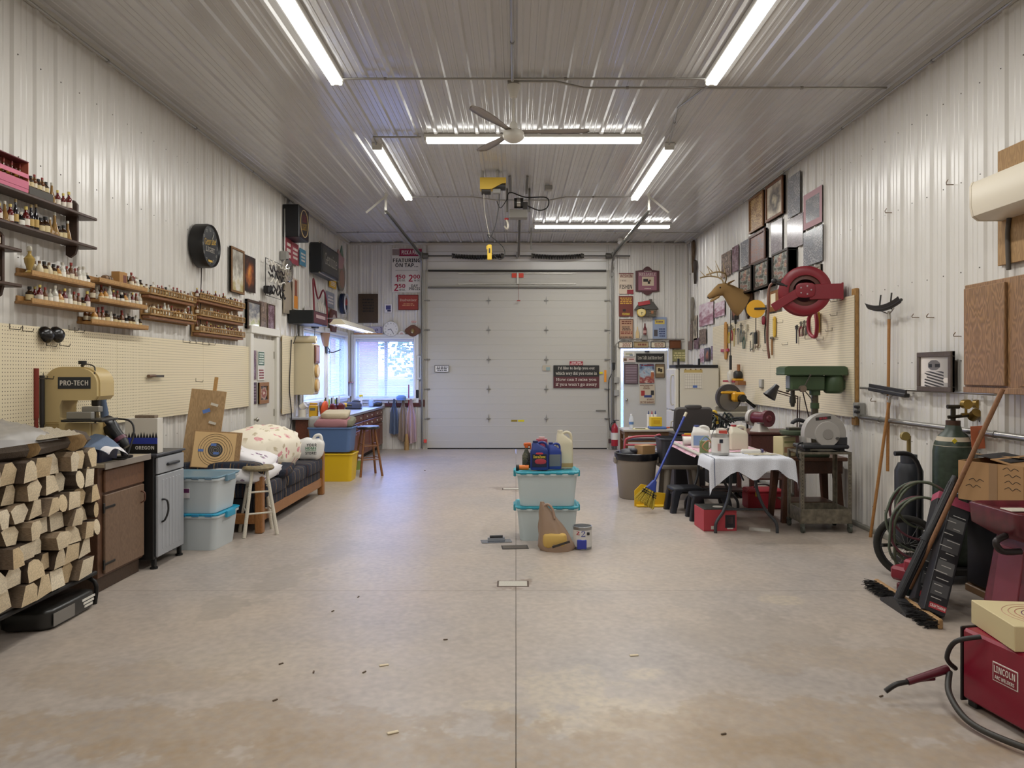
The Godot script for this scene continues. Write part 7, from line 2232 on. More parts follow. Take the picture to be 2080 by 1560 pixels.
	for s_ in [-1.0,1.0]:
		part(b,"wheel_guard",G().cyl(V(s_*0.1,0.16,0),V(s_*0.15,0.16,0),0.1,-1,24),m("b9b4ae" if s_<0 else "5a1a28",0.4))
		part(b,"wheel_cover",G().cyl(V(s_*0.15,0.16,0),V(s_*0.165,0.16,0),0.045,0.03,18),m("6a2430" if s_>0 else "8b8782",0.4))
		part(b,"tool_rest",G().box(V(s_*0.125,0.11,0.11),V(0.06,0.012,0.06),0.003),m("6d6a64",0.4,0.5))
	var l=thing("desk_lamp","black spring-arm lamp clamped to the small desk","lamp",V(3.38,0.846,-8.5))
	l.scale=V(0.85,0.85,0.85)
	part(l,"clamp",G().box(V(0,0.03,0),V(0.05,0.06,0.06),0.006),m("2a2220",0.4))
	part(l,"lower_arm",G().cyl(V(-0.01,0.06,0),V(0.0,0.5,0),0.009,-1,8).cyl(V(0.02,0.06,0),V(0.03,0.5,0),0.006,-1,8),m("3a2626",0.4,0.3))
	part(l,"upper_arm",G().cyl(V(0,0.5,0),V(-0.36,0.6,0.08),0.009,-1,8).cyl(V(0,0.47,0),V(-0.34,0.56,0.08),0.006,-1,8),m("3a2626",0.4,0.3))
	part(l,"shade",G().lathe(V(-0.38,0.58,0.09),[[0.0,0.1],[0.035,0.1],[0.045,0.05],[0.055,0.02],[0.095,-0.1],[0.09,-0.1],[0.05,0.015],[0.0,0.03]],20,R(V(0,0,1),-35)),m("1b191b",0.35))
	# mitre saw on its stand
	var ms=thing("mitre_saw","yellow and grey sliding mitre saw on a folding stand","mitre saw",V(3.1,0.9,-10.25),0.15)
	part(ms,"table",G().box(V(0.05,0.05,0),V(0.5,0.09,0.36),0.015),m("a29c8f",0.45,0.3))
	part(ms,"fence",G().box(V(0.05,0.13,-0.08),V(0.5,0.08,0.03),0.006),m("b0aa9e",0.4,0.4))
	part(ms,"blade_guard",G().cyl(V(-0.03,0.3,-0.03),V(-0.03,0.3,0.03),0.19,-1,32),m("3f3b3c",0.4))
	part(ms,"blade",G().cyl(V(-0.03,0.26,0.032),V(-0.03,0.26,0.036),0.15,-1,32),m("7b7670",0.25,0.8))
	part(ms,"motor_housing",G().box(V(0.08,0.31,0.08),V(0.2,0.14,0.1),0.03),m("cf961f",0.4))
	part(ms,"motor",G().cyl(V(0.1,0.29,0.1),V(0.1,0.29,0.2),0.055,-1,18),m("201f1d",0.4))
	part(ms,"handle",G().box(V(-0.06,0.37,0.08),V(0.24,0.035,0.04),0.012),m("d49c22",0.4))
	for z in [-0.02,0.05]: part(ms,"slide_rail",G().cyl(V(0.1,0.36,z),V(0.42,0.14,z-0.06),0.014,-1,10),m("2a2928",0.35,0.6))
	var sd=thing("saw_stand","black folding steel stand under the mitre saw","stand",V(3.1,0,-10.25))
	part(sd,"deck",G().box(V(0.02,0.885,0),V(0.62,0.03,0.4),0.004),m("232224",0.5))
	for x in [-0.26,0.3]:
		for z in [-0.17,0.17]: part(sd,"leg",G().cyl(V(x*1.1,0,z*1.2),V(x,0.87,z),0.016,-1,8),m("232224",0.45))
	part(sd,"cross_brace",G().cyl(V(-0.28,0.4,0.19),V(0.32,0.4,0.19),0.011,-1,8),m("232224",0.45))
	# tangle of clamps and cords before the refrigerator
	var cb=thing("clamp_cart","dark rolling cart heaped with black clamps, cords and a yellow strap","cart",V(2.74,0,-9.5))
	part(cb,"cabinet",G().box(V(0,0.45,0),V(0.42,0.7,0.4),0.01),m("1d2224",0.5))
	for x in [-0.18,0.18]:
		for z in [-0.17,0.17]: part(cb,"caster",G().cyl(V(x-0.012,0.05,z),V(x+0.012,0.05,z),0.05,-1,12),m("2c2a2a",0.5))
	for i in 12:
		var x=rng.randf_range(-0.2,0.2)
		var z=rng.randf_range(-0.15,0.15)
		part(cb,"clamp",G().tube(curve([V(x,0.81,z),V(x+rng.randf_range(-0.1,0.1),0.92,z),V(x+rng.randf_range(-0.16,0.16),rng.randf_range(0.92,1.04),z+0.05),V(x+rng.randf_range(-0.2,0.2),0.9,z+0.1)],14),rng.randf_range(0.008,0.016),7),m(["202022","2f3a36","26282c"][i % 3],0.4))
	part(cb,"yellow_strap",G().tube(curve([V(-0.2,0.84,0.1),V(-0.16,1.0,0.1),V(-0.1,1.04,0.12),V(-0.08,0.88,0.14)],12),0.02,7),m("c9a62c",0.5))
	spray_bottle("white spray bottle with pink trigger behind the tote lid",V(2.36,0.781,-9.4),"dcd4cc","c26a78","a9a48a")
	# red tool box and low shelf on the floor behind the folding table
	clutter("tool_box","red metal tool box on the floor behind the folding table","tool box",V(2.85,0,-8.2),[["body","box","9c2230",V(0,0.09,0),V(0.4,0.18,0.22),0.01],["lid","box","a52836",V(0,0.2,0),V(0.41,0.05,0.23),0.02],["handle","tube","2a2a2c",[V(-0.1,0.22,0),V(-0.06,0.26,0),V(0.06,0.26,0),V(0.1,0.22,0)],0.008],["latch","box","c9b03a",V(-0.1,0.17,0.115),V(0.04,0.05,0.01)]])
	clutter("creeper_board","low dark rolling creeper on the floor beyond the folding table","creeper",V(2.62,0,-8.95),[["deck","box","3a2a28",V(0,0.09,0),V(0.5,0.03,0.34),0.006],["caster","cyl","222022",V(-0.2,0.04,0.12),V(-0.17,0.04,0.12),0.04],["caster","cyl","222022",V(0.2,0.04,0.12),V(0.17,0.04,0.12),0.04],["caster","cyl","222022",V(-0.2,0.04,-0.12),V(-0.17,0.04,-0.12),0.04],["caster","cyl","222022",V(0.2,0.04,-0.12),V(0.17,0.04,-0.12),0.04]])
	# fixtures on the pegboard
	clutter("outlet_box","grey outlet box on the pegboard above the bench grinder","outlet",rw(1548,779,0.06),[["box","box","8f8c84",V(0,0,0),V(0.05,0.12,0.12),0.006],["cover","box","b3afa6",V(-0.027,0,0),V(0.006,0.1,0.1)]])
	clutter("tool_shelf","small red shelf with a black and yellow sander on the pegboard","shelf",V(3.38,1.42,-11.0),[["board","box","9c2a3c",V(0,0,-0.05),V(0.14,0.03,0.6)],["cleat","box","8a5a34",V(0.0,-0.02,0.32),V(0.12,0.06,0.14)],["sander","lump","26241f",V(0,0.1,0.2),V(0.12,0.14,0.16),0.7],["pad","box","d09a2a",V(0,0.03,0.18),V(0.13,0.03,0.2)],["grip","cyl","8a5a34",V(0,0.16,0.24),V(0,0.26,0.24),0.025]])
	clutter("light_bulb_lamp","black-handled trouble light hanging by its cord before the pegboard","lamp",V(3.3,1.5,-10.9),[["grip","cyl","1c1d20",V(0,0.1,0),V(0,0.32,0),0.02],["cage","lump",glass("e3e0d4",0.5,0.2),V(0,0.0,0),V(0.1,0.2,0.1),0.9],["cord","cyl","1c1d20",V(0,0.32,0),V(0,1.05,0),0.006]])
	clutter("work_light","black hand lamp hanging by its cord beside the trouble light","lamp",V(3.3,1.95,-9.75),[["grip","cyl","1c1d20",V(0,0,0),V(0,0.16,0),0.022],["cord","cyl","1c1d20",V(0,0.16,0),V(0,0.38,0),0.006]])
	clutter("level","short red spirit level hung on the pegboard above the sander shelf","level",V(3.42,1.92,-11.6),[["bar","box","a02c38",V(0,0,0),V(0.03,0.05,0.4),0.006]])

# ---------- along the wall nearest the tool side's camera end ----------
func squeegee(label: String,top: Vector3,foot: Vector3,w: float,up: bool)->void:
	var t=thing("squeegee",label,"squeegee",foot)
	var d=top-foot
	part(t,"handle",G().cyl(V(0,0,0),d*0.97,0.014,-1,10),mt("grain","b07c44",V(5,5,5),0.5))
	part(t,"ferrule",G().cyl(d*0.95,d,0.018,0.012,10),m("b5b1a8",0.3,0.8))
	var c=d+V(-0.02,0.025,0)
	if up:
		# bowed metal blade with two prongs
		var pts=[]
		for i in 11: pts.append(c+V(-0.03,0.05*pow((i-5)/5.0,2.0),(5-i)*w*0.1))
		var g=G()
		for i in 10: g.quad(pts[i]+V(0,-0.025,0),pts[i+1]+V(0,-0.025,0),pts[i+1]+V(-0.03,0.03,0),pts[i]+V(-0.03,0.03,0),V(-1,0,0))
		g.tube(pts,0.014,6)
		part(t,"blade",g,m("26231f",0.45))
		for z in [-0.07,0.12]: part(t,"prong",G().tube([c+V(-0.02,-0.02,z),c+V(-0.03,0.04,z),c+V(-0.02,0.13,z)],0.007,6),m("26231f",0.45))
	else:
		part(t,"blade",G().at(c,R(V(1,0,0),4)).box(V(0,0,0),V(0.05,0.035,w),0.006).box(V(-0.01,0.03,0),V(0.016,0.04,w),0.003),m("211e1c",0.5))
	part(t,"brace",G().cyl(d*0.98,c+V(0,-0.01,w*0.2),0.006,-1,6).cyl(d*0.98,c+V(0,-0.01,-w*0.2),0.006,-1,6),m("a29e95",0.35,0.7))

func build_corner()->void:
	squeegee("floor squeegee with bowed black blade hung high on the wall",rw(1806,632,0.07),rw(1803,957,0.06),0.6,true)
	squeegee("floor squeegee with straight black blade standing on the floor",rw(1808,802,0.09),V(3.36,0.0,-6.72),0.64,false)
	# raceway,conduit,outlet
	conduit("wide pale conduit running low along the wall behind the gas cylinder",[V(XR-0.05,1.115,-7.1),V(XR-0.05,1.115,1.0)],0.024)
	conduit("thin conduit running along the wall behind the truck picture",[V(XR-0.045,1.405,-7.1),V(XR-0.045,1.405,-5.1)],0.012)
	conduit("thin conduit low on the wall behind the cardboard box",[V(XR-0.045,0.9,-5.6),V(XR-0.045,0.9,0.5)],0.012)
	clutter("outlet_box","grey steel outlet box at the pegboard's lower end with a black plug","outlet",rw(1745,832,0.05),[["box","box","8d8b86",V(0,0,0),V(0.08,0.14,0.1),0.006],["plug","box","1b1a1a",V(-0.05,0.03,0.06),V(0.04,0.03,0.06),0.008],["plug","box","1b1a1a",V(-0.05,-0.02,0.06),V(0.04,0.03,0.06),0.008]])
	for p in [[1860,645],[1890,645],[1930,375],[1805,432],[1775,815],[1945,683]]:
		one("wall_hook","small bent wire hook screwed to the bare wall panel","hook",G().tube([V(0.03,0,0),V(-0.03,0,0),V(-0.05,0.01,0.03),V(-0.04,0.03,0.04)],0.004,5),m("8d7a68",0.4,0.6),rw(p[0],p[1],0.03),0.0,"wire hooks on the bare wall")
	# framed picture of an old truck's grille
	var im=Image.create(64,80,false,Image.FORMAT_RGB8)
	for y in 80:
		for x in 64:
			var k=0.9-0.3*(x/64.0)
			if y>38 and x>8 and x<52 and (y-x/3) % 8<4: k=0.2
			if V2(x-57,y-62).length()<7 or V2(x-6,y-52).length()<8: k=0.85
			if V2(x-30,y-22).length()<14: k=0.42
			if y>18 and y<28 and (absf(x-22)<4 or absf(x-38)<6): k=0.12
			im.set_pixel(x,y,Color(k,k*0.96,k*0.92))
	save_tex("truck",im)
	rsign("framed_picture","black and white picture of an old truck grille in a grey frame","picture",[1940,713,797,1870],"777777",[],{"pic": "truck","frame": 0.04,"frame_col": "5a4c42","depth": 0.02,"off": 0.05,"frame_depth": 0.035})
	# oak wall cabinet
	var oak=mt("oak","a37d58",V(2.2,1.1,2.2),0.4)
	var c=thing("wall_cabinet","brown oak wall cabinet with plain doors above the cardboard box","cabinet",V(XR-0.17,1.8,-4.2),TR)
	part(c,"carcass",G().box(V(0,0,-0.01),V(1.7,0.76,0.28),0.004),oak)
	for x in [-0.62,-0.02,0.58]:
		part(c,"door",G().box(V(x,0.012,0.142),V(0.5 if x>-0.6 else 0.42,0.68,0.02),0.004),oak)
	part(c,"face_frame",G().box(V(0,-0.36,0.136),V(1.7,0.04,0.012),0.003),oak)
	clutter("corner_shelf","tiny reddish bracket shelf beside the oak wall cabinet","shelf",V(3.4,1.73,-5.12),[["board","box","7a4632",V(0,0,0),V(0.16,0.018,0.14),0.003],["bracket","prism","7a4632",[V2(0.06,0.0),V2(0.06,-0.09),V2(-0.02,0.0)],0.02,V(0,-0.01,0)]])
	# mini split air conditioner on plywood
	one("plywood_sheet","plywood backing sheet screwed to the wall behind the air conditioner","plywood",G().box(V(0,0,0),V(0.018,0.82,1.3),0.002),mt("grain","a9865a",V(2,2,2),0.7),V(XR-0.03,2.735,-4.44))
	var ac=thing("air_conditioner","cream wall-mounted air conditioner head above the oak cabinet","air conditioner",V(XR-0.15,2.78,-4.55),TR)
	var pr=[V2(-0.11,-0.14),V2(0.06,-0.14),V2(0.1,-0.11),V2(0.115,-0.04),V2(0.115,0.1),V2(0.1,0.13),V2(-0.11,0.14)]
	part(ac,"case",G().prism(pr,0.98,V(0,0,0),R(V(0,1,0),-90)),m("d3c9b5",0.4))
	part(ac,"end_cap",G().prism(pr.map(func(p): return p*1.02),0.02,V(-0.49,0,0),R(V(0,1,0),-90)),m("cbc0ab",0.4))
	part(ac,"outlet_flap",G().at(V(0,-0.115,0.075),R(V(1,0,0),40)).box(V(0,0,0),V(0.9,0.05,0.008),0.003),m("bfb5a0",0.4))
	part(ac,"line_set",G().tube(curve([V(-0.4,-0.12,-0.1),V(-0.42,-0.25,-0.1),V(-0.41,-0.5,-0.1)],10),0.016,7),m("4a443c",0.7))
	# cutting outfit: green cylinder on a wheeled cart
	var o2=thing("oxygen_cylinder","tall dark green gas cylinder with gauges and an orange tag","gas cylinder",V(3.33,0.12,-5.4))
	part(o2,"cylinder",G().lathe(V(0,0,0),[[0.0,0.0],[0.13,0.0],[0.138,0.02],[0.138,0.84],[0.128,0.9],[0.1,0.96],[0.06,1.0],[0.05,1.04],[0.0,1.04]],30),mt("blot","344234",V(5,5,5),0.4))
	part(o2,"shoulder_band",G().lathe(V(0,0,0),[[0.131,0.885],[0.106,0.955]],30),m("b8ad98",0.5))
	part(o2,"neck_ring",G().cyl(V(0,1.03,0),V(0,1.075,0),0.05,-1,20),m("4a3428",0.5,0.4))
	part(o2,"valve",G().cyl(V(0,1.07,0),V(0,1.17,0),0.018,-1,12).cyl(V(-0.045,1.18,0),V(0.045,1.18,0),0.016,-1,10).cyl(V(-0.04,1.1,0.0),V(0.1,1.115,0.03),0.013,-1,10),m("3d382e",0.35,0.7))
	var rg=part(o2,"regulator",G().cyl(V(0.13,1.1,0.02),V(0.13,1.14,0.08),0.036,-1,16).cyl(V(0.05,1.12,0.02),V(0.15,1.12,0.03),0.014,-1,10),m("7d6432",0.3,0.8))
	for x in [0.085,0.175]: part(rg,"gauge",G().cyl(V(x,1.2,0.0),V(x,1.2,0.045),0.036,-1,20).cyl(V(x,1.12,0.02),V(x,1.18,0.02),0.009,-1,8),m("9c7f3c",0.3,0.7))
	part(o2,"tag",G().at(V(0.09,0.96,0.15),R(V(0,0,1),4)).box(V(0,0,0),V(0.1,0.17,0.003),0.001),m("c9714c",0.7))
	part(o2,"yellow_diamond",G().at(V(-0.06,0.93,0.115),R(V(0,0,1),45)).box(V(0,0,0),V(0.03,0.03,0.003)),m("d8c436",0.6))
	part(o2,"outlet_hose",G().tube(curve([V(0.17,1.08,0.05),V(0.23,1.0,0.08),V(0.22,0.85,0.12),V(0.15,0.75,0.15)],14),0.011,7),m("2a2a28",0.5))
	clutter("acetylene_cylinder","short black gas cylinder behind the green one","gas cylinder",V(3.17,0.15,-5.72),[["cylinder","lathe","23252b",V(0,0,0),[[0.0,0.0],[0.1,0.0],[0.105,0.02],[0.105,0.62],[0.08,0.68],[0.0,0.69]]],["collar","cyl","2d2f36",V(0,0.66,0),V(0,0.75,0),0.062],["valve","cyl","7d6a38",V(0,0.75,0),V(0,0.9,0),0.016],["gauge","cyl","8d7a44",V(-0.05,0.9,0.02),V(-0.05,0.9,0.05),0.035]])
	var ct=thing("cylinder_cart","two-wheeled gas cylinder cart with a spoked wheel and coiled hoses","cart",V(3.0,0,-5.45))
	part(ct,"handle",G().tube(curve([V(0.1,0.1,-0.02),V(0.1,0.6,0.0),V(0.09,0.82,0.02),V(0.02,0.93,0.02),V(-0.1,0.94,0.02)],20),0.018,8),m("17181c",0.4))
	part(ct,"platform",G().box(V(0.22,0.09,0),V(0.42,0.05,0.5),0.006),m("24211f",0.5,0.3))
	part(ct,"axle",G().cyl(V(-0.2,0.24,0.03),V(0.3,0.24,-0.05),0.014,-1,8),m("3a3836",0.4,0.6))
	var wb=R(V(0,1,0),-38)
	var wc=V(-0.03,0.24,0.08)
	var tire=[]
	var rim=[]
	for i in 40:
		tire.append(wc+wb*V(cos(TAU*i/40)*0.215,sin(TAU*i/40)*0.215,0))
		rim.append(wc+wb*V(cos(TAU*i/40)*0.19,sin(TAU*i/40)*0.19,0))
	part(ct,"tyre",G().tube(tire,0.026,8,true),mt("speck","33312c",V(14,14,14),0.9))
	var wh=part(ct,"rim",G().tube(rim,0.009,6,true),m("4b4b50",0.35,0.7))
	part(wh,"hub",G().cyl(wc-wb*V(0,0,0.03),wc+wb*V(0,0,0.03),0.026,-1,14),m("2c2b2a",0.4,0.5))
	for i in 16:
		var a=TAU*i/16
		part(wh,"spoke",G().cyl(wc+wb*V(cos(a+0.3)*0.024,sin(a+0.3)*0.024,0.02*(1 if i % 2 else -1)),wc+wb*V(cos(a)*0.185,sin(a)*0.185,0),0.002,-1,4,false),m("9a9a98",0.3,0.8))
	# twin gas hoses looped over the handle
	for h in 7:
		var pts=[]
		var hc=V(0.06-0.01*h,0.56-0.025*h,0.12+0.012*h)
		var rx=0.2+0.02*(h % 3)
		var ry=0.17+0.03*(h % 4)
		for i in 28:
			var a=TAU*i/28
			pts.append(hc+R(V(0,0,1),-35+h*6)*V(cos(a)*rx,sin(a)*ry-0.03*h*(1.0 if sin(a)<0 else 0.0),0.03*sin(a+h)))
		part(ct,"hose_loop",G().tube(pts,0.0095,6,true),m(["59604e","6d3f48","50584a"][h % 3],0.55))
	# red vise-like floor jack
	clutter("floor_jack","small dusty red floor jack on the ground before the spoked wheel","jack",V(2.83,0,-5.05),[["body","box","7d1f2e",V(0,0.12,0),V(0.16,0.1,0.26),0.02],["saddle","box","8d2536",V(-0.04,0.2,0.06),V(0.14,0.09,0.14),0.015],["lip","box","962c3a",V(-0.05,0.2,0.14),V(0.14,0.12,0.03),0.008],["foot","box","5c1820",V(0.02,0.03,0.02),V(0.2,0.06,0.2),0.012],["pin","cyl","3a3636",V(-0.1,0.08,0),V(0.1,0.08,0),0.02]],0.5)
	# push broom head lying with its handle,and the vacuum wand
	var a0=fl(1768,1178,0.06)
	var a1=fl(1898,1262,0.05)
	var pb=thing("push_broom","push broom with black bristles lying on the floor","broom",(a0+a1)*0.5)
	var ax=(a1-a0).normalized()
	var bs=Basis(ax,Vector3.UP,ax.cross(Vector3.UP).normalized())
	var L=(a1-a0).length()
	part(pb,"block",G().at(V(0,-0.02,0),bs).box(V(0,0,-0.04),V(L,0.06,0.03),0.006),mt("grain","b08a5c",V(5,5,5),0.6))
	var bg=G().at(V(0,0,0),bs)
	for i in 420:
		var x=(rng.randf()-0.5)*L
		var yy=-0.02+rng.randf_range(-0.026,0.026)
		bg.cyl(V(x,yy,-0.03),V(x+rng.randf_range(-0.015,0.015),maxf(-0.048,yy*1.4+rng.randf_range(-0.015,0.02)),0.045+rng.randf_range(-0.01,0.02)),0.003,0.002,3,false)
	part(pb,"bristles",bg,m("1f1d1d",0.7)).set_meta("kind","stuff")
	var st=thing("broom_pole","bare wooden broom pole leaning on the wall cabinet's corner","pole",fl(1842,1208,0.05))
	var tip=px(2037,790,4.35)-st.position
	part(st,"pole",G().cyl(V(0,0,0),tip,0.0145,-1,12),mt("grain","9a7050",V(5,5,5),0.55))
	part(st,"threaded_tip",G().cyl(V(0,0,0),tip*0.035,0.017,-1,12),m("26312e",0.4))
	var v0=fl(1822,1222,0.04)
	var vt=px(1942,968,4.75)-v0
	var vw=thing("vacuum_wand","black ribbed shop vacuum wand with a wide floor nozzle","vacuum wand",v0)
	part(vw,"lower_tube",G().cyl(V(0,0,0),vt*0.52,0.03,0.026,18),m("1f1f21",0.4))
	part(vw,"upper_tube",G().cyl(vt*0.5,vt,0.03,0.025,18),m("242426",0.4))
	part(vw,"cuff",G().cyl(vt*0.48,vt*0.54,0.034,-1,18),m("19191b",0.4))
	var ribs=G()
	var vb=along(V(0,0,0),vt)
	for i in 10: ribs.at(V(0,0,0),vb).cyl(V(cos(TAU*i/10)*0.027,vt.length()*0.05,sin(TAU*i/10)*0.027),V(cos(TAU*i/10)*0.026,vt.length()*0.95,sin(TAU*i/10)*0.026),0.0035,-1,4)
	part(vw,"ribs",ribs,m("2c2c2e",0.4))
	part(vw,"nozzle",G().at(V(0.0,-0.04,0.02),bs).prism([V2(-0.17,0.0),V2(0.17,0.0),V2(0.17,0.02),V2(0.03,0.07),V2(-0.03,0.07),V2(-0.17,0.02)],0.08,V(0,0,0)),m("242325",0.45))
	# two long tool cartons leaning
	for i in 2:
		var b0=[V(2.7,0.03,-4.72),V(2.63,0.03,-4.5)][i]
		var t0=[V(3.0,0.7,-4.95),V(2.95,0.69,-4.73)][i]
		var bx=thing("tool_carton",["long dark carton with white print leaning behind its twin","long dark carton with pink top leaning against the red stand"][i],"box",b0)
		var dd=t0-b0
		var H=dd.length()
		var ydir=dd.normalized()
		var xdir=ydir.cross(V(-0.3,0,1)).normalized()
		bx.basis=Basis(xdir,ydir,xdir.cross(ydir))
		part(bx,"case",G().box(V(0,H*0.5,0),V(0.125,H,0.12),0.003),m("232225",0.45))
		part(bx,"pink_end",G().box(V(0,H*0.965,0.0005),V(0.127,H*0.07,0.122),0.002),m("a84a62",0.5))
		for k in 4: part(bx,"photo_panel",G().box(V(0,H*(0.2+k*0.19),0.0606),V(0.1,H*0.11,0.001)),m(["4e4d4e","5e5d5c"][k % 2],0.5))
		var pr2=G()
		for k in 14: pr2.box(V(-0.01+0.02*sin(k*3.0),H*(0.12+0.056*k),0.0616),V(0.06+0.02*sin(k*5.0),0.005,0.001))
		part(bx,"white_print",pr2,m("b9b6b0",0.5)).set_meta("kind","stuff")
		part(bx,"red_badge",G().box(V(0.01,H*0.055,0.0616),V(0.1,0.036,0.001)),m("b0343c",0.5))
		text(bx,"CRAFTSMAN",V(0.01,H*0.055,0.0632),0.09,0.018,m("e6dfd8",0.5))
	# compressor behind,red pedestal machine,cardboard box,welder
	clutter("radiator_heater","black finned machine on a wooden skid behind the leaning cartons","machine",V(3.27,0,-4.6),[["skid","box","8a6a4c",V(0,0.1,0),V(0.4,0.05,0.5),0.006],["case","box","17181c",V(0,0.42,0),V(0.4,0.58,0.48),0.02],["wheel","cyl","121214",V(-0.2,0.06,0.27),V(-0.15,0.06,0.27),0.06],["fin","box","2a2b30",V(0,0.3,0.245),V(0.36,0.014,0.02)],["fin","box","2a2b30",V(0,0.36,0.245),V(0.36,0.014,0.02)],["fin","box","2a2b30",V(0,0.42,0.245),V(0.36,0.014,0.02)],["fin","box","2a2b30",V(0,0.48,0.245),V(0.36,0.014,0.02)],["fin","box","2a2b30",V(0,0.54,0.245),V(0.36,0.014,0.02)],["shelf","box","1c1e22",V(-0.04,0.725,0),V(0.46,0.03,0.5),0.004]])
	var cb=thing("cardboard_box","opened brown cardboard box with handwriting and a black sheet on top","box",V(3.17,0.742,-4.55),0.5)
	var kb=m("a98257",0.8)
	part(cb,"wall",G().box(V(0,0.125,0.19),V(0.46,0.25,0.006)),kb)
	part(cb,"wall",G().box(V(0,0.125,-0.19),V(0.46,0.25,0.006)),kb)
	for s in [-1.0,1.0]: part(cb,"wall",G().box(V(s*0.228,0.125,0),V(0.006,0.25,0.38)),m("b08a60",0.8))
	part(cb,"bottom",G().box(V(0,0.004,0),V(0.46,0.006,0.38)),kb)
	part(cb,"flap",G().at(V(0,0.255,0.1),R(V(1,0,0),12)).box(V(0,0,0),V(0.46,0.005,0.2)),kb)
	part(cb,"flap",G().at(V(0.1,0.262,-0.08),R(V(0,0,1),-8)).box(V(0,0,0),V(0.26,0.005,0.3)),m("b8946a",0.8))
	part(cb,"black_sheet",G().at(V(-0.03,0.275,0.0),R(V(1,0,0),8)).box(V(0,0,0),V(0.32,0.004,0.2)),m("17181c",0.5))
	part(cb,"tape",G().box(V(-0.232,0.125,0.02),V(0.002,0.25,0.05)),m("9c7c5c",0.4))
	var hw=G()
	for q in [[0.12,0.22],[0.13,0.18],[0.13,0.14],[0.13,0.1],[-0.08,0.13],[-0.1,0.09]]: hw.tube(curve([V(-0.2315,q[1],q[0]-0.045),V(-0.2315,q[1]+0.014,q[0]-0.02),V(-0.2315,q[1]-0.004,q[0]),V(-0.2315,q[1]+0.012,q[0]+0.02),V(-0.2315,q[1],q[0]+0.045)],12),0.0018,4)
	part(cb,"marker_scrawl",hw,m("2a2320",0.7))
	var rp=thing("pedestal_stand","dark red steel pedestal machine with a sloping tray top","machine",V(2.97,0,-4.02))
	var rm=mt("blot","6b2630",V(3,3,3),0.35)
	part(rp,"column",G().loft([rr(0.46,0.4,0.02,0.03),rr(0.3,0.3,0.02,0.62)],false),rm)
	part(rp,"column_panel",G().at(V(-0.19,0.32,0),R(V(0,0,1),-8)).box(V(0,0,0),V(0.012,0.5,0.2),0.004),m("74303a",0.35))
	part(rp,"tray",G().loft([rr(0.3,0.32,0.03,0.62,V(-0.02,0,0)),rr(0.5,0.42,0.04,0.68,V(-0.02,0,0)),rr(0.52,0.44,0.04,0.79,V(-0.02,0,0)),rr(0.48,0.4,0.04,0.8,V(-0.02,0,0)),rr(0.42,0.34,0.04,0.77,V(-0.02,0,0))],true),rm)
	part(rp,"data_plate",G().box(V(-0.1,0.775,-0.04),V(0.13,0.006,0.1),0.002),m("c9c2b2",0.5))
	part(rp,"clamp_block",G().box(V(0.02,0.8,0.05),V(0.12,0.04,0.1),0.01),m("4a443a",0.5,0.4))
	part(rp,"crank",G().tube(curve([V(-0.26,0.66,0.1),V(-0.33,0.63,0.12),V(-0.3,0.58,0.13),V(-0.2,0.58,0.13)],16),0.018,8),m("2c2524",0.4,0.4))
	for x in [-0.2,0.2]:
		for z in [-0.17,0.17]: part(rp,"foot",G().box(V(x,0.025,z),V(0.07,0.05,0.07),0.008),m("2b2724",0.6))
	# wire-feed welder and its spool carton
	var w=thing("welder","red wire-feed welder with a coiled black gun lead on the floor","welder",V(2.32,0.02,-3.16),0.18)
	var wr=m("85182e",0.3)
	part(w,"case",G().box(V(0,0.175,0),V(0.36,0.33,0.44),0.012),wr)
	part(w,"front_frame",G().box(V(-0.0,0.17,0.222),V(0.37,0.35,0.012),0.004),m("5c1020",0.35))
	part(w,"back_frame",G().box(V(-0.0,0.17,-0.222),V(0.37,0.35,0.012),0.004),m("1d1516",0.4))
	for x in [-0.14,0.14]:
		for z in [-0.18,0.18]: part(w,"foot",G().box(V(x,0.0,z),V(0.05,0.04,0.05),0.006),m("161414",0.6))
	part(w,"nameplate",G().at(V(-0.1815,0.21,0.02),Basis(V(0,1,0),TR)).box(V(0,0,0),V(0.13,0.085,0.003),0.001),m("d9d3cb",0.4))
	part(w,"nameplate_field",G().at(V(-0.1835,0.21,0.02),Basis(V(0,1,0),TR)).box(V(0,0,0),V(0.12,0.075,0.003),0.001),m("7d1a2c",0.4))
	text(w,"LINCOLN",V(-0.1862,0.224,0.02),0.108,0.03,m("e6e0d8",0.4),Basis(V(0,1,0),TR))
	text(w,"ARC WELDERS",V(-0.1862,0.189,0.02),0.1,0.016,m("e6e0d8",0.4),Basis(V(0,1,0),TR))
	part(w,"warning_label",G().box(V(-0.08,0.2,0.2295),V(0.18,0.07,0.002)),m("c9b78c",0.5))
	text(w,"WARNING",V(-0.1,0.226,0.2312),0.11,0.014,m("2a1c18",0.5))
	part(w,"gun_handle",G().cyl(V(-0.22,0.13,-0.26),V(-0.42,0.075,-0.28),0.02,0.016,14).box(V(-0.33,0.085,-0.27),V(0.1,0.02,0.014),0.005),m("571524",0.35))
	part(w,"gun_neck",G().tube(curve([V(-0.42,0.075,-0.28),V(-0.48,0.065,-0.285),V(-0.53,0.035,-0.29)],10),0.012,8),m("2f2d2c",0.4,0.5))
	part(w,"gun_lead",G().tube(curve([V(-0.22,0.12,-0.25),V(-0.3,0.06,-0.16),V(-0.34,0.012,0.0),V(-0.3,0.012,0.2),V(-0.18,0.012,0.34),V(0.05,0.012,0.42),V(0.3,0.012,0.45)],50),0.014,9),m("33302b",0.5))
	part(w,"power_cord",G().tube(curve([V(-0.19,0.34,-0.1),V(-0.27,0.3,-0.16),V(-0.26,0.2,-0.22),V(-0.2,0.14,-0.235)],18),0.011,7),m("211f1e",0.5))
	var sb=thing("wire_spool_carton","cream welding wire carton with red rings lying on the welder","box",V(2.34,0.362,-3.2),-0.12)
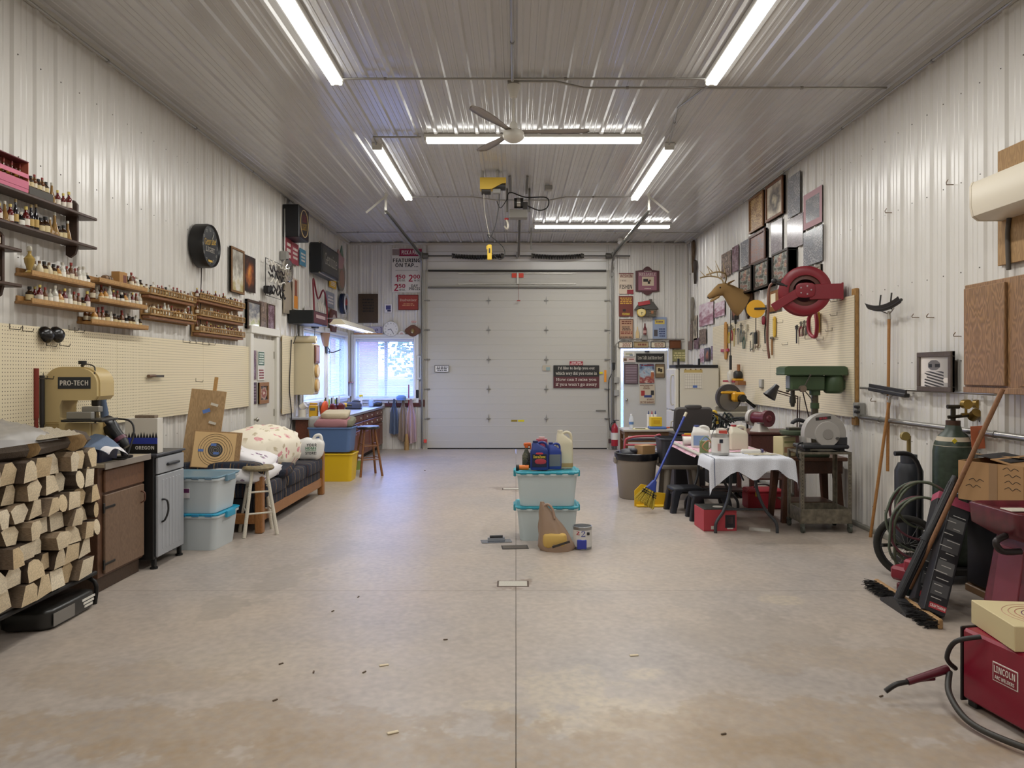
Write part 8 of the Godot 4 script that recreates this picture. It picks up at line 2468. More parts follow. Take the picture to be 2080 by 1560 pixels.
	part(sb,"case",G().box(V(0,0.055,0),V(0.36,0.11,0.36),0.003),m("cdbd92",0.6))
	for r in [0.05,0.075,0.1,0.125,0.15]:
		var g=G()
		var pts=[]
		for i in 40: pts.append(V(0.02+cos(TAU*i/40)*r,0.11,0.02+sin(TAU*i/40)*r))
		part(sb,"printed_ring",g.tube(pts,0.0022,4,true),m(["5a2a55","6a3560","b07060","b98a70","c09a80"][int(r*40)-2],0.6))
	part(sb,"green_band",G().box(V(0.03,0.045,0.1808),V(0.28,0.024,0.001)),m("6f9a3a",0.5))
	part(sb,"edge_mark",G().box(V(-0.1,0.075,0.1808),V(0.07,0.018,0.001)),m("a04a40",0.5))
	one("orange_carton","corner of a pink and orange carton on the floor by the welder","box",G().box(V(0,0.06,0),V(0.3,0.12,0.3),0.003),m("d9705c",0.6),V(2.2,0,-2.62),0.3)

# ---------- in the middle of the floor ----------
func build_middle()->void:
	var cm=glass("cfdcde",0.78,0.4)
	for i in 2:
		tote("storage_bin",["lower clear bin with aqua lid in the middle of the floor","upper clear bin with aqua lid carrying oil jugs"][i],V(0.29,i*0.322,-6.75),0.0,0.58,0.42,0.32,cm,glass("3aa7b8",0.85,0.3),m("2f8fa6",0.4))
	var y=0.647
	var b=jug("oil_jug","blue oil jug with a dark printed label on the clear bins",V(0.22,y,-6.68),0.0,0.17,0.27,"24377c","1d2a5c","1b2038")
	part(b,"red_badge",G().lump(V(0,0.155,0.055),V(0.07,0.02,0.012),0.7,14,6),m("c23c4a",0.5))
	text(b,"DuraZone",V(0,0.125,0.0585),0.11,0.026,m("e0c83a",0.4))
	part(b,"red_oval",G().lump(V(0.01,0.08,0.055),V(0.11,0.05,0.008),0.8,16,6),m("b03a46",0.5))
	var b2=jug("oil_jug","second blue jug with a grey label beside the big blue jug",V(0.36,y,-6.74),0.2,0.14,0.25,"2b4090","223070","6f7378")
	var cj=jug("coolant_jug","tall cream jug with a little brown liquid in it on the clear bins",V(0.46,y,-6.8),0.0,0.17,0.36,"d2c9ae","ded6c0","")
	part(cj,"liquid",G().loft([rr(0.1715,0.107,0.025,0.012),rr(0.1715,0.107,0.025,0.05)],true,false,false),m("b3935f",0.4))
	spray_bottle("camouflage green bottle with an orange trigger behind the blue jug",V(0.1,y,-6.78),mt("camo","ffffff",V(9,9,9),0.5),"d9682c")
	clutter("flashlight","orange and black drop light lying on the bin lid's edge","light",V(0.06,y,-6.62),[["body","cyl","d9762c",V(-0.03,0.025,0),V(0.06,0.025,0.0),0.024],["head","cyl","22231f",V(-0.06,0.025,0),V(-0.03,0.025,0),0.028],["cord","tube","1c1c1c",[V(0.02,0.04,0),V(0.05,0.09,0),V(0.07,0.16,-0.02)],0.004]])
	clutter("red_cap_can","red handled tin behind the blue jugs on the bins","tin",V(0.25,y,-6.86),[["body","cyl","a94458",V(0,0,0),V(0,0.27,0),0.055],["top","cyl","c9a8a4",V(0,0.27,0),V(0,0.29,0),0.03]])
	can("paint_can","closed paint can with a white and blue number label on the floor","paint can",V(0.59,0,-6.3),0.083,0.2,m("9fa2a4",0.3,0.7),"d8d6d2","33343a")
	var lb=get_node("paint_can_001") if has_node("paint_can_001") else get_node("paint_can")
	part(lb,"blue_panel",G().box(V(-0.012,0.05,0.079),V(0.085,0.085,0.014),0.006),m("3440a0",0.45))
	text(lb,"2",V(0.0,0.145,0.088),0.035,0.05,m("2f3c98",0.45),Basis(),true)
	text(lb,"Z",V(-0.045,0.15,0.083),0.03,0.03,m("a83444",0.45),R(V(0,1,0),-25))
	part(lb,"black_dot",G().box(V(0.045,0.145,0.078),V(0.024,0.024,0.008),0.003),m("1a1a1c",0.5))
	# brown grocery bag standing on the floor
	var bg=thing("grocery_bag","brown plastic grocery bag holding yellow sponges, tied upright","bag",V(0.36,0,-6.26))
	var rings=[]
	for j in 14:
		var f=j/13.0
		var rx=lerpf(0.17,0.015,pow(f,1.25))*(1.0 if f>0.05 else 0.85)
		var rz=lerpf(0.12,0.012,pow(f,1.1))
		var rgp=[]
		for i in 22:
			var a=TAU*i/22
			var wob=1.0+(0.08*sin(a*5.0+f*6.0)+0.07*sin(a*9.0-f*9.0))*(0.35+f)
			rgp.append(V(cos(a)*rx*wob-0.13*pow(f,1.3),f*0.42,sin(a)*rz*wob))
		rings.append(rgp)
	part(bg,"sack",G().loft(rings,true,true,true),glass("a58a74",0.8,0.35))
	part(bg,"handle",G().tube(curve([V(-0.12,0.38,0.01),V(-0.08,0.4,0.02),V(-0.04,0.36,0.03),V(-0.02,0.28,0.05)],14),0.012,6),m("9c8270",0.4))
	part(bg,"sponge",G().lump(V(-0.02,0.09,0.02),V(0.22,0.14,0.18),0.5,16,8),m("c9a75c",0.8))
	part(bg,"dark_print",G().at(V(0.03,0.075,0.135),R(V(0,0,1),18)).box(V(0,0,0),V(0.16,0.02,0.003),0.001),m("3a3430",0.6))
	clutter("concrete_float","steel concrete float with a black grip lying on the floor","float",fl(1008,1100),[["blade","box",m("9ba0a8",0.2,0.8),V(0,0.004,0),V(0.28,0.004,0.12),0.001],["grip","cyl","1f1e20",V(-0.06,0.045,0),V(0.06,0.045,0),0.014],["post","box","8b8f96",V(0.0,0.022,0),V(0.16,0.036,0.02),0.004]],0.15)
	clutter("rubber_mat","small dark mesh mat lying on the floor by the float","mat",fl(1046,1112),[["mesh","box",mt("speck","6d645a",V(20,20,20),0.8),V(0,0.004,0),V(0.22,0.006,0.11),0.001],["edge","box","2a2725",V(0,0.003,0),V(0.235,0.006,0.125),0.001]],0.1)
	# cast floor drain plates
	for d in [[1042,1186,"rectangular worn metal drain plate by the cross joint in the floor"],[1038,993,"rectangular metal drain plate in the floor behind the clear bins"]]:
		clutter("drain_plate",d[2],"drain",fl(d[0],d[1])+V(0,-0.001,0),[["plate","box",mt("speck","e6dfcf",V(9,9,9),0.5),V(0,0.002,0),V(0.21,0.006,0.12),0.002],["frame","box","4d3a2c",V(0,0.001,0),V(0.235,0.005,0.145),0.002]])
	# wood chips and scraps swept about
	for p in [[571,1349,40],[637,1366,100],[740,1366,60],[780,1352,20,1],[798,1489,25,1],[1288,1332,10,1],[676,1242,70],[728,1213,80],[1790,1415,30],[863,956,0],[559,1423,50],[1470,1492,20],[905,1300,10]]:
		var big=p.size()>3
		one("wood_scrap" if big else "wood_chip","pale flat wood offcut lying on the bare concrete" if big else "dark bark chip lying on the bare concrete","scrap",G().box(V(0,0.003,0),V(0.05,0.006,0.018) if big else V(0.026,0.006,0.009),0.002),m("d3c4a8" if big else "5a4a3a",0.8),fl(p[0],p[1]),deg_to_rad(p[2]),"pale offcuts on the floor" if big else "bark chips on the floor")

# ---------- things hung on the side walls ----------
func build_walls_art()->void:
	# round black beer clock
	var ck=wall_clock("thick round black clock with gold script on the wall above the railed racks",lw(404,500,0.03) ,TL,0.235,"17181b","141313","8d8a80",0.14,1.0,5.0)
	text(ck,"Genuine",V(0,0.05,0.124),0.28,0.07,m("c9a23c",0.4),R(V(0,0,1),8),true)
	text(ck,"LIGHT",V(0,-0.04,0.124),0.22,0.05,m("b5aea0",0.4),Basis(),true)
	part(ck,"gold_bar",G().box(V(0,-0.16,0.123),V(0.1,0.02,0.003)),m("c9a23c",0.4))
	part(ck,"power_cord",G().tube(curve([V(0,-0.23,0.03),V(0.01,-0.4,0.02),V(-0.01,-0.62,0.02),V(0,-0.95,0.02)],16),0.005,5),m("2a201c",0.6))
	print_tex("mirror",["b9b4a8","8f8a80","cfcabd","a89a6a"],31,1)
	print_tex("amber",["1d1513","3a1f18","8a4a22","c9853c"],32,2)
	print_tex("dusk",["a8a49c","6e7078","c7c2b5","8f9a5c"],33,1)
	print_tex("sepia",["6d5a50","8d7a6c","54463f","a8968a"],34,0)
	print_tex("rooster",["2a1c1a","b9a48c","7a2f28","e0d6c4"],35,2)
	print_tex("night",["23222a","5d3b44","8f7a86","c4b7b2"],36,3)
	print_tex("foil",["77797f","94969b","6a6a6e","b9b7b5","8d8b8f"],37,3)
	print_tex("foil2",["8d8588","a8a1a1","7a7276","c4bdba"],38,3)
	print_tex("deer",["b98f4c","6b4424","d6b980","8a5f30"],39,3)
	print_tex("drawing",["cfc4ae","9a8d7c","55504c","b5a88f"],40,2)
	print_tex("forest",["54503f","7d7f86","8a5a48","a8a296"],41,3)
	print_tex("bright",["22302e","4a4238","8a968c","6b3a34","b5a684"],42,0)
	print_tex("grid",["b3909c","d3c6cc","8f5c6c","cdbcc4"],43,1)
	var gold={"frame": 0.028,"frame_col": "7d5a34","depth": 0.02}
	lsign("framed_mirror","tall gold framed bar mirror beside the railed bottle rack","mirror",[465.6,499,592,492],"",[],gold.merged({"pic": "mirror","rough": 0.12}))
	lsign("beer_poster","dark poster with glowing amber bottles beside the gold mirror","poster",[494.4,515.4,589,518],"",[],{"pic": "amber","depth": 0.006})
	lsign("framed_mirror","dark framed mirror picture beside the three-tier rack's end","mirror",[497.3,606.7,667,524.6],"",[],{"pic": "dusk","frame": 0.035,"frame_col": "4a382c","depth": 0.03,"rough": 0.12})
	lsign("beer_poster","brownish portrait poster above the side door's casing","poster",[526,610.6,670,541],"",[],{"pic": "sepia","depth": 0.006})
	lsign("beer_poster","dark arched poster with a figure above the side door's casing","poster",[542,616,674,557],"",[],{"pic": "night","depth": 0.006,"frame": 0.01,"frame_col": "7a6a58"})
	# on the side door
	lsign("door_poster","tall dark photo poster on the side door's upper panel","poster",[508,711,771,520],"",[],{"pic": "night","off": 0.05,"depth": 0.004})
	lsign("door_poster","white poster with green block and red lettering on the side door","poster",[523,713,773,537],"d6d3cc",[["~4",0,-0.28,0.7,0.35,"8a3a40"],["~5",0,0.25,0.7,0.4,"dfe4dc"]],{"off": 0.05,"depth": 0.004,"bands": [[0,0.25,0.86,0.46,"4c6a5a"]]})
	lsign("door_poster","purple text poster low on the side door","poster",[508.5,777,822,521],"4a3740",[["~6",0,0,0.7,0.8,"8d7a84"]],{"off": 0.05,"depth": 0.004})
	lsign("framed_picture","oak framed picture of white and red birds on the side door","picture",[524,777,821,543],"",[],{"pic": "rooster","off": 0.05,"frame": 0.05,"frame_col": "9c6c38","depth": 0.015})
	# lit signs between the side door and the corner
	var ob=thing("light_box_sign","black light box sign with yellow ellipse high beside the conduit","sign",lw(597,452,0.13)+V(0,0,0),TL)
	part(ob,"case",G().box(V(0.1,0,0),V(0.5,0.48,0.24),0.01),m("17171a",0.4))
	part(ob,"face",G().box(V(0.1,0,0.122),V(0.46,0.44,0.006),0.002),m("241a1e",0.35))
	var el=[]
	for i in 36: el.append(V(0.1+cos(TAU*i/36)*0.19,sin(TAU*i/36)*0.2,0.127))
	part(ob,"ellipse",G().tube(el,0.006,5,true),m("c9b07a",0.4))
	text(ob,"Old",V(0.1,0.08,0.127),0.2,0.11,m("8d2f34",0.4),R(V(0,0,1),8),true)
	text(ob,"LIGHT",V(0.1,-0.05,0.127),0.24,0.09,m("c9a23c",0.4),R(V(0,0,1),8),true)
	var gn=thing("light_box_sign","wide black light box sign reading genuine on brackets","sign",lw(660,533,0.14),TL)
	part(gn,"case",G().box(V(0,0,0),V(1.1,0.5,0.2),0.01),m("1d1e20",0.4))
	part(gn,"face",G().box(V(0,0,0.102),V(1.02,0.42,0.006)),m("34342f",0.35))
	text(gn,"Genuine",V(0,0.02,0.108),0.8,0.2,m("b9b4a5",0.4),Basis(),true)
	for s in [-1.0,1.0]: part(gn,"rail",G().cyl(V(-0.56,s*0.25,0.06),V(0.56,s*0.25,0.06),0.014,-1,8),m("b5ad98",0.3,0.7))
	var bb=thing("light_box_sign","long black box sign with maroon face over the narrow pegboard","sign",V(XL+0.22,2.39,-10.95),TL)
	part(bb,"case",G().box(V(0,0,0),V(0.75,0.2,0.38),0.01),m("14181a",0.4))
	part(bb,"face",G().box(V(0,0,0.192),V(0.72,0.17,0.006)),m("5a2c38",0.4))
	part(bb,"small_print",G().box(V(0,0.02,0.196),V(0.5,0.05,0.002)),m("b9a0a0",0.5))
	part(bb,"cord",G().tube(curve([V(-0.2,-0.1,-0.1),V(-0.18,-0.25,-0.12),V(-0.25,-0.4,-0.15)],10),0.005,5),m("1c1b1b",0.6))
	# unlit neon tubes on brackets
	var nz=RandomNumberGenerator.new()
	nz.seed=3
	var ns=thing("neon_sign","unlit neon sign of tangled dark and white glass letters","neon sign",lw(557,568,0.08),TL)
	for r in 6:
		var pts=[]
		for i in 14: pts.append(V(-0.32+i*0.05,0.2-r*0.08+nz.randf_range(-0.035,0.035)+0.02*sin(i*2.0+r),0.03+0.02*(r % 2)))
		part(ns,"glass_tube",G().tube(curve(pts,60),0.01,6),m(["d6d0c4","2a2226","1d1a1c"][r % 3],0.25))
	part(ns,"transformer",G().box(V(-0.24,-0.17,0.0),V(0.16,0.1,0.08),0.01),m("19181a",0.5))
	part(ns,"frame_wire",G().tube([V(-0.34,0.25,0),V(0.34,0.25,0),V(0.34,-0.25,0),V(-0.34,-0.25,0)],0.005,5,true),m("2a2826",0.5))
	var nr=thing("neon_sign","red unlit neon bow-tie sign with white script","neon sign",V(XL+0.1,2.68,-12.05),TL)
	part(nr,"outline_tube",G().tube(curve([V(-0.4,0.42,0),V(-0.12,0.12,0),V(0.2,0.3,0),V(0.42,0.1,0),V(0.42,-0.3,0),V(0.1,-0.14,0),V(-0.3,-0.3,0),V(-0.36,0.0,0)],64,true),0.014,7,true),m("7d2430",0.3))
	part(nr,"script_tube",G().tube(curve([V(-0.2,0.05,0.02),V(-0.12,-0.1,0.02),V(-0.08,0.08,0.02),V(0.0,-0.08,0.02),V(0.05,0.06,0.02),V(0.12,-0.1,0.02),V(0.17,0.04,0.02),V(0.26,-0.12,0.02)],50),0.009,6),m("d0c9bd",0.3))
	part(nr,"transformer",G().box(V(-0.3,-0.32,0.0),V(0.2,0.14,0.08),0.01),m("17181a",0.5))
	part(nr,"drop_wire",G().tube(curve([V(-0.3,-0.38,0),V(-0.34,-0.6,0),V(-0.3,-0.8,0.02)],10),0.005,5),m("1a1a1a",0.6))
	var nd=thing("neon_sign","round neon sign of blue and red with white rings in the corner","neon sign",lw(700,617,0.1),TL)
	part(nd,"back_disc",G().cyl(V(0,0,-0.06),V(0,0,0),0.2,-1,28),m("1d2a48",0.4))
	part(nd,"red_centre",G().lump(V(0,0.03,0.02),V(0.22,0.12,0.04),0.7,16,8),m("a33a3c",0.4))
	for r in [0.14,0.17,0.2]:
		var pts=[]
		for i in 30: pts.append(V(cos(TAU*i/30)*r,sin(TAU*i/30)*r,0.04))
		part(nd,"ring_tube",G().tube(pts,0.007,5,true),m("cfd0d2",0.25))
	# metal bottle shape,chrome bell,small tins
	var bo=[V2(-0.28,-0.6),V2(0.28,-0.6),V2(0.28,-0.05),V2(0.14,0.2),V2(0.11,0.55),V2(-0.11,0.55),V2(-0.14,0.2),V2(-0.28,-0.05)]
	var ls=lw(583,588,0.03)
	clutter("tin_bottle_sign","large pale tin bottle cut-out on the wall above the long box sign","sign",ls,[["bottle","prism",m("b9ac98",0.3,0.4),bo.map(func(p): return p*0.6),0.02,V(0,0,0.01)]],TL)
	clutter("chrome_bell","polished oval reflector dish hanging before the tin bottle","reflector",lw(584,550,0.14),[["dish","lump",m("c9c5bc",0.08,0.95),V(0,0,0),V(0.3,0.34,0.14),0.9]],TL)
	lsign("beer_poster","narrow poster of orange bottles beside the tin bottle cut-out","poster",[594,564,628,606],"b9a896",[],{"off": 0.06,"depth": 0.006,"bands": [[0,0.2,0.4,0.5,"8a4a34"],[0,-0.25,0.6,0.4,"d98a2c"]]})
	for q in [[579,476,535,590,"8d3440","narrow maroon tin sign by the conduit box"],[591,490,534,605,"9a4650","maroon triangle-patterned tin sign by the conduit box"],[608,503,537,620,"4f86a0","little blue and green neon plaque beside the maroon signs"],[668,565,582,682,"d9a81c","small yellow tin tag under the genuine sign"],[662,590,622,678,"8d9098","pencil sketch poster above the side windows"],[618,622,668,632,"c9c4bd","white poster in brown frame beside the window head"]]:
		lsign("tin_sign",q[5],"sign",[q[0],q[1],q[2],q[3]],q[4],[["~3",0,0,0.7,0.6,"e0d6cc"]],{"depth": 0.012,"off": 0.04})
	clutter("tin_disc","round rusty tin sign at the corner under the genuine sign","sign",lw(692,560,0.06),[["disc","cyl","7d7262",V(0,0,0),V(0,0,0.02),0.3],["patch","cyl","96705c",V(0.02,-0.06,0.02),V(0.02,-0.06,0.024),0.18]],TL)
	clutter("metal_bird","painted pink and green metal bird cut-out at the corner","ornament",lw(690,530,0.09),[["body","prism","a8807c",[V2(-0.3,-0.05),V2(-0.1,-0.16),V2(0.2,-0.12),V2(0.34,0.1),V2(0.1,0.12),V2(-0.12,0.2)],0.02,V(0,0,0)],["crest","prism","5f7a66",[V2(0.0,0.12),V2(0.16,0.32),V2(0.26,0.1)],0.02,V(0,0,0)]],TL)
	clutter("wall_shield","brown wooden shield plaque between the side windows' heads","plaque",lw(676,652,0.05),[["board","prism",mt("grain","6a3a30",V(4,4,4),0.45),[V2(-0.2,0.2),V2(0.2,0.2),V2(0.24,0),V2(0.16,-0.2),V2(-0.16,-0.2),V2(-0.24,0)],0.03,V(0,0,0.01)],["clock","cyl","b9a8a0",V(0,0,0.025),V(0,0,0.03),0.12]],TL)
	clutter("junction_box","grey junction box under the conduit beside the neon sign","box",lw(578,520,0.06),[["box","box","97948d",V(0,0,0),V(0.1,0.13,0.11),0.006]])
	clutter("extension_cord","black cord hanging down the narrow pegboard to the floor","cord",V(0,0,0),[["cord","tube","1c1b1b",[lw(592,690,0.07),lw(590,730,0.07),lw(588,790,0.07),lw(592,845,0.07),lw(586,890,0.07)],0.008]])
	build_right_art()

func build_right_art()->void:
	var fr={"depth": 0.02}
	var T=[[1556,385,459,1527,"deer","8a5f34","gold-brown framed picture of elk topmost beside the corner pictures",0.03],[1596,355,433,1561,"drawing","7a5034","large brown framed pencil drawing near the ceiling",0.035],[1560,462,528,1527,"forest","5c3c30","dark brown framed forest picture under the elk picture",0.04]]
	for q in T: rsign("framed_picture",q[6],"picture",[q[0],q[1],q[2],q[3]],"",[],{"pic": q[4],"frame": q[7],"frame_col": q[5],"depth": 0.03,"frame_depth": 0.05})
	for q in [[1626,346,431,1601,"foil","silver foil print topmost beside the large drawing"],[1590,441,517,1567,"foil2","tall silver print under the large drawing"],[1632,431,496,1600,"foil2","silver print of animals under the topmost foil print"],[1672,455,529,1633,"foil","silver print just above the red hose reel"],[1527,481,535,1505,"foil","bluish silver print beside the forest picture"],[1501,496,548,1488,"night","narrow dark red print beside the bluish one"],[1486,507,557,1466,"sepia","grey print above the deer's antlers"]]:
		rsign("foil_print",q[5],"print",[q[0],q[1],q[2],q[3]],"",[],{"pic": q[4],"depth": 0.006,"off": 0.03,"rough": 0.18})
	rsign("foil_print","silver print in a pink mount nearest the air conditioner","print",[1671,375,450,1633],"",[],{"pic": "foil","depth": 0.006,"off": 0.03,"rough": 0.18,"mount": 0.07,"mount_col": "a8868a"})
	for q in [[1541,538,591,1515,"lit box picture beside the deer's neck"],[1576,523,580,1547,"lit box picture in the middle of three"],[1618,502,566,1585,"lit box picture above the hose reel"]]:
		rsign("box_picture","deep black and gold " + q[4],"picture",[q[0],q[1],q[2],q[3]],"",[],{"pic": "bright","depth": 0.1,"frame": 0.03,"frame_mat": m("2a211c",0.4),"frame_depth": 0.115,"edge": "1c2a24","off": 0.03})
	rsign("framed_picture","grey framed picture half hidden behind the red hose reel","picture",[1671,536,600,1646],"",[],{"pic": "drawing","frame": 0.03,"frame_col": "8d8478","depth": 0.02})
	rsign("wooden_plaque","tan wooden plaque with a white eagle behind the hose","plaque",[1586,587,630,1562],mt("grain","8a5c34",V(3,3,3),0.5),[],{"depth": 0.03,"bands": [[0.05,0.05,0.4,0.6,"d6cbb0"]]})
	for q in [[1450,610,657,1421,"grid","pink and white diagram poster below the deer head"],[1435,667,698,1421,"sepia","small mauve poster under the pink diagram poster"],[1499,604,648,1487,"amber","yellow and black striped measuring sign beside the deer's chest"],[1408,646,692,1402,"sepia","narrow tan strip poster close to the corner"],[1417,640,690,1409,"drawing","olive edged strip poster close to the corner"],[1473,610,640,1452,"grid","pink diagram poster partly behind the deer's muzzle"],[1407,692,710,1399,"forest","little dark framed print in the corner"],[1420,686,708,1410,"night","little brown framed print beside the corner"],[1442,706,734,1433,"amber","olive and gold print beside the pegboard"],[1455,702,730,1445,"night","navy print beside the pegboard"],[1431,708,736,1422,"grid","white lettered strip beside the olive print"]]:
		rsign("wall_print",q[5],"print",[q[0],q[1],q[2],q[3]],"",[],{"pic": q[4],"depth": 0.008})
	# fish and mask ornaments in the corner
	for q in [[1408,520,"5a4632","carved wooden duck hanging head down in the corner",0.5],[1412,552,"3a302a","dark leather holster hanging under the carved duck",0.36],[1407,628,"7d766a","grey driftwood fish hanging on the wall corner",0.36]]:
		clutter("wall_carving",q[3],"carving",rw(q[0],q[1],0.06),[["body","prism",q[2],[V2(-0.03,0.5),V2(0.07,0.42),V2(0.1,0.2),V2(0.05,-0.05),V2(0.07,-0.3),V2(0.0,-0.5),V2(-0.08,-0.2),V2(-0.06,0.1),V2(-0.12,0.3)].map(func(p): return p*q[4]*1.3),0.05,V(0,0,0)],["hook","tube",q[2],[V(0.05,0.2*q[4],0),V(0.12,0.1,0.02),V(0.08,-0.02,0.02)],0.012]],TR)
	# deer head mount
	var d=thing("deer_head","mounted deer head with branching antlers turned along the wall","deer head",V(XR-0.11,2.68,-10.55))
	d.scale=V(0.87,0.87,0.87)
	var fur=mt("speck","a8834f",V(14,14,14),0.9)
	part(d,"shield",G().prism([V2(-0.2,0.22),V2(0.2,0.22),V2(0.2,-0.1),V2(0,-0.32),V2(-0.2,-0.1)],0.03,V(0.08,-0.05,0),Basis(V(0,1,0),TR)),mt("grain","4f3424",V(3,3,3),0.5))
	# neck,skull and muzzle as one body along a bent spine: [point,half width,half height]
	var sp=[[V(0.0,-0.1,0.0),0.17,0.25],[V(-0.08,-0.06,0.01),0.15,0.22],[V(-0.18,0.02,0.02),0.115,0.165],[V(-0.26,0.09,0.03),0.095,0.13],[V(-0.34,0.13,0.035),0.085,0.115],[V(-0.41,0.12,0.04),0.078,0.105],[V(-0.47,0.085,0.04),0.062,0.082],[V(-0.53,0.045,0.045),0.048,0.06],[V(-0.585,0.01,0.05),0.042,0.048],[V(-0.615,-0.012,0.05),0.032,0.034],[V(-0.625,-0.018,0.05),0.01,0.012]]
	var rows=[]
	for i in sp.size():
		var p0: Vector3=sp[maxi(i-1,0)][0]
		var p1: Vector3=sp[mini(i+1,sp.size()-1)][0]
		var dir=(p1-p0).normalized()
		var sd=dir.cross(Vector3.UP).normalized()
		var up=sd.cross(dir)
		var row=[]
		for k in 18:
			var a=TAU*k/18
			row.append(sp[i][0]+sd*cos(a)*sp[i][1]+up*sin(a)*sp[i][2])
		rows.append(row)
	part(d,"head_and_neck",G().loft(rows,true),fur)
	part(d,"throat_patch",G().lump(V(-0.2,-0.09,0.03),V(0.13,0.09,0.13),0.9,14,8),m("b3a184",0.9))
	part(d,"nose",G().lump(V(-0.617,-0.008,0.05),V(0.035,0.04,0.06),0.8,12,8),m("2a211c",0.4))
	part(d,"jaw",G().lump(V(-0.5,-0.03,0.045),V(0.2,0.05,0.07),0.8,14,8,R(V(0,0,1),30)),m("a08258",0.9))
	for s in [-1.0,1.0]:
		part(d,"eye",G().lump(V(-0.43,0.15,0.04+s*0.068),V(0.034,0.03,0.02),1.0,10,6),m("1a1310",0.15))
		part(d,"ear",G().loft([ring(0.012,8,V(-0.3,0.2,0.03+s*0.07)),ring(0.034,8,V(-0.28,0.23,0.03+s*0.13)),ring(0.026,8,V(-0.25,0.25,0.03+s*0.19)),ring(0.003,8,V(-0.23,0.26,0.03+s*0.23))],true),fur)
		var b0=V(-0.34,0.23,0.03+s*0.04)
		var beam=curve([b0,b0+V(0.0,0.08,s*0.09),b0+V(-0.06,0.14,s*0.19),b0+V(-0.2,0.16,s*0.22),b0+V(-0.36,0.12,s*0.16)],24)
		var an=part(d,"antler",G().tube(beam,0.013,7),m("8d7752",0.5))
		for q in [[5,V(-0.05,0.1,0)],[11,V(-0.04,0.2,0.0)],[16,V(-0.08,0.19,0)],[20,V(-0.1,0.11,0)]]:
			part(an,"tine",G().cyl(beam[q[0]],beam[q[0]]+q[1],0.011,0.003,7),m("9c8762",0.5))
	# hose reel
	var h=thing("hose_reel","big dark red steel hose reel bracketed to the wall","hose reel",V(3.1,2.43,-7.62),-0.3)
	var hr=m("7d1a26",0.35)
	for z in [0.1,-0.1]:
		part(h,"side_disc",G().lathe(V(0,0,z),[[0.165,-0.006],[0.25,-0.006],[0.262,0.0],[0.25,0.008],[0.21,0.016],[0.165,0.01],[0.165,-0.006]],40,R(V(1,0,0),90)),hr)
	part(h,"back_plate",G().cyl(V(0,0,-0.115),V(0,0,-0.107),0.2,-1,30),m("4a0e16",0.45))
	part(h,"drum",G().cyl(V(0,0,-0.1),V(0,0,0.1),0.12,-1,30,false),m("521019",0.45))
	part(h,"coiled_hose",G().lathe(V(0,0,0),[[0.12,-0.09],[0.19,-0.08],[0.2,0.0],[0.19,0.08],[0.12,0.09]],30,R(V(1,0,0),90)),m("5c3328",0.5))
	part(h,"arm",G().at(V(0,0,0.13),R(V(0,0,1),32)).box(V(-0.17,0.02,0),V(0.4,0.09,0.012),0.004),hr)
	part(h,"wall_bracket",G().box(V(0.2,-0.02,0.12),V(0.32,0.16,0.014),0.004).box(V(0.36,-0.02,0.0),V(0.02,0.18,0.26),0.004),hr)
	part(h,"hub_plate",G().lump(V(0,0,0.135),V(0.2,0.16,0.014),0.6,18,6),hr)
	for i in 5: part(h,"bolt",G().cyl(V(cos(i*1.26)*0.055,sin(i*1.26)*0.045,0.14),V(cos(i*1.26)*0.055,sin(i*1.26)*0.045,0.15),0.009,-1,6),m("a8999a",0.35,0.6))
	part(h,"swivel",G().cyl(V(-0.3,0.1,0.1),V(-0.18,0.05,0.1),0.018,-1,10).lump(V(-0.31,0.11,0.1),V(0.06,0.06,0.06),0.8,10,6),m("1f1c1c",0.4))
	part(h,"hanging_hose",G().tube(curve([V(-0.31,0.1,0.1),V(-0.36,0.04,0.1),V(-0.37,-0.2,0.1),V(-0.38,-0.5,0.1),V(-0.36,-0.72,0.1)],30),0.013,8),m("6d4638",0.5))
	clutter("air_hose_loop","coil of red hose hanging under the hose reel","hose",V(3.36,2.12,-8.0),[["loop","tube","8d1f30",[V(0,0.14,0),V(-0.03,0.1,0.12),V(-0.03,-0.04,0.16),V(0,-0.16,0.04),V(0,-0.1,-0.12),V(0,0.06,-0.13),V(0,0.14,0)],0.022]])
	clutter("cord_reel","round yellow cord reel with black arm on the pegboard","cord reel",V(3.3,2.43,-9.75),[["disc","cyl","d09a14",V(0,0,0.03),V(0,0,0.06),0.125],["drum","cyl","d6cdb8",V(0,0,-0.06),V(0,0,0.03),0.12],["arm","box","19181a",V(0.06,0.0,0.068),V(0.16,0.03,0.012),0.005],["plug","lump","7d1f30",V(0.1,-0.16,0.03),V(0.05,0.12,0.05),0.7],["bracket","box","8d8a84",V(0.12,0.02,0),V(0.1,0.06,0.08),0.006]],-0.35)
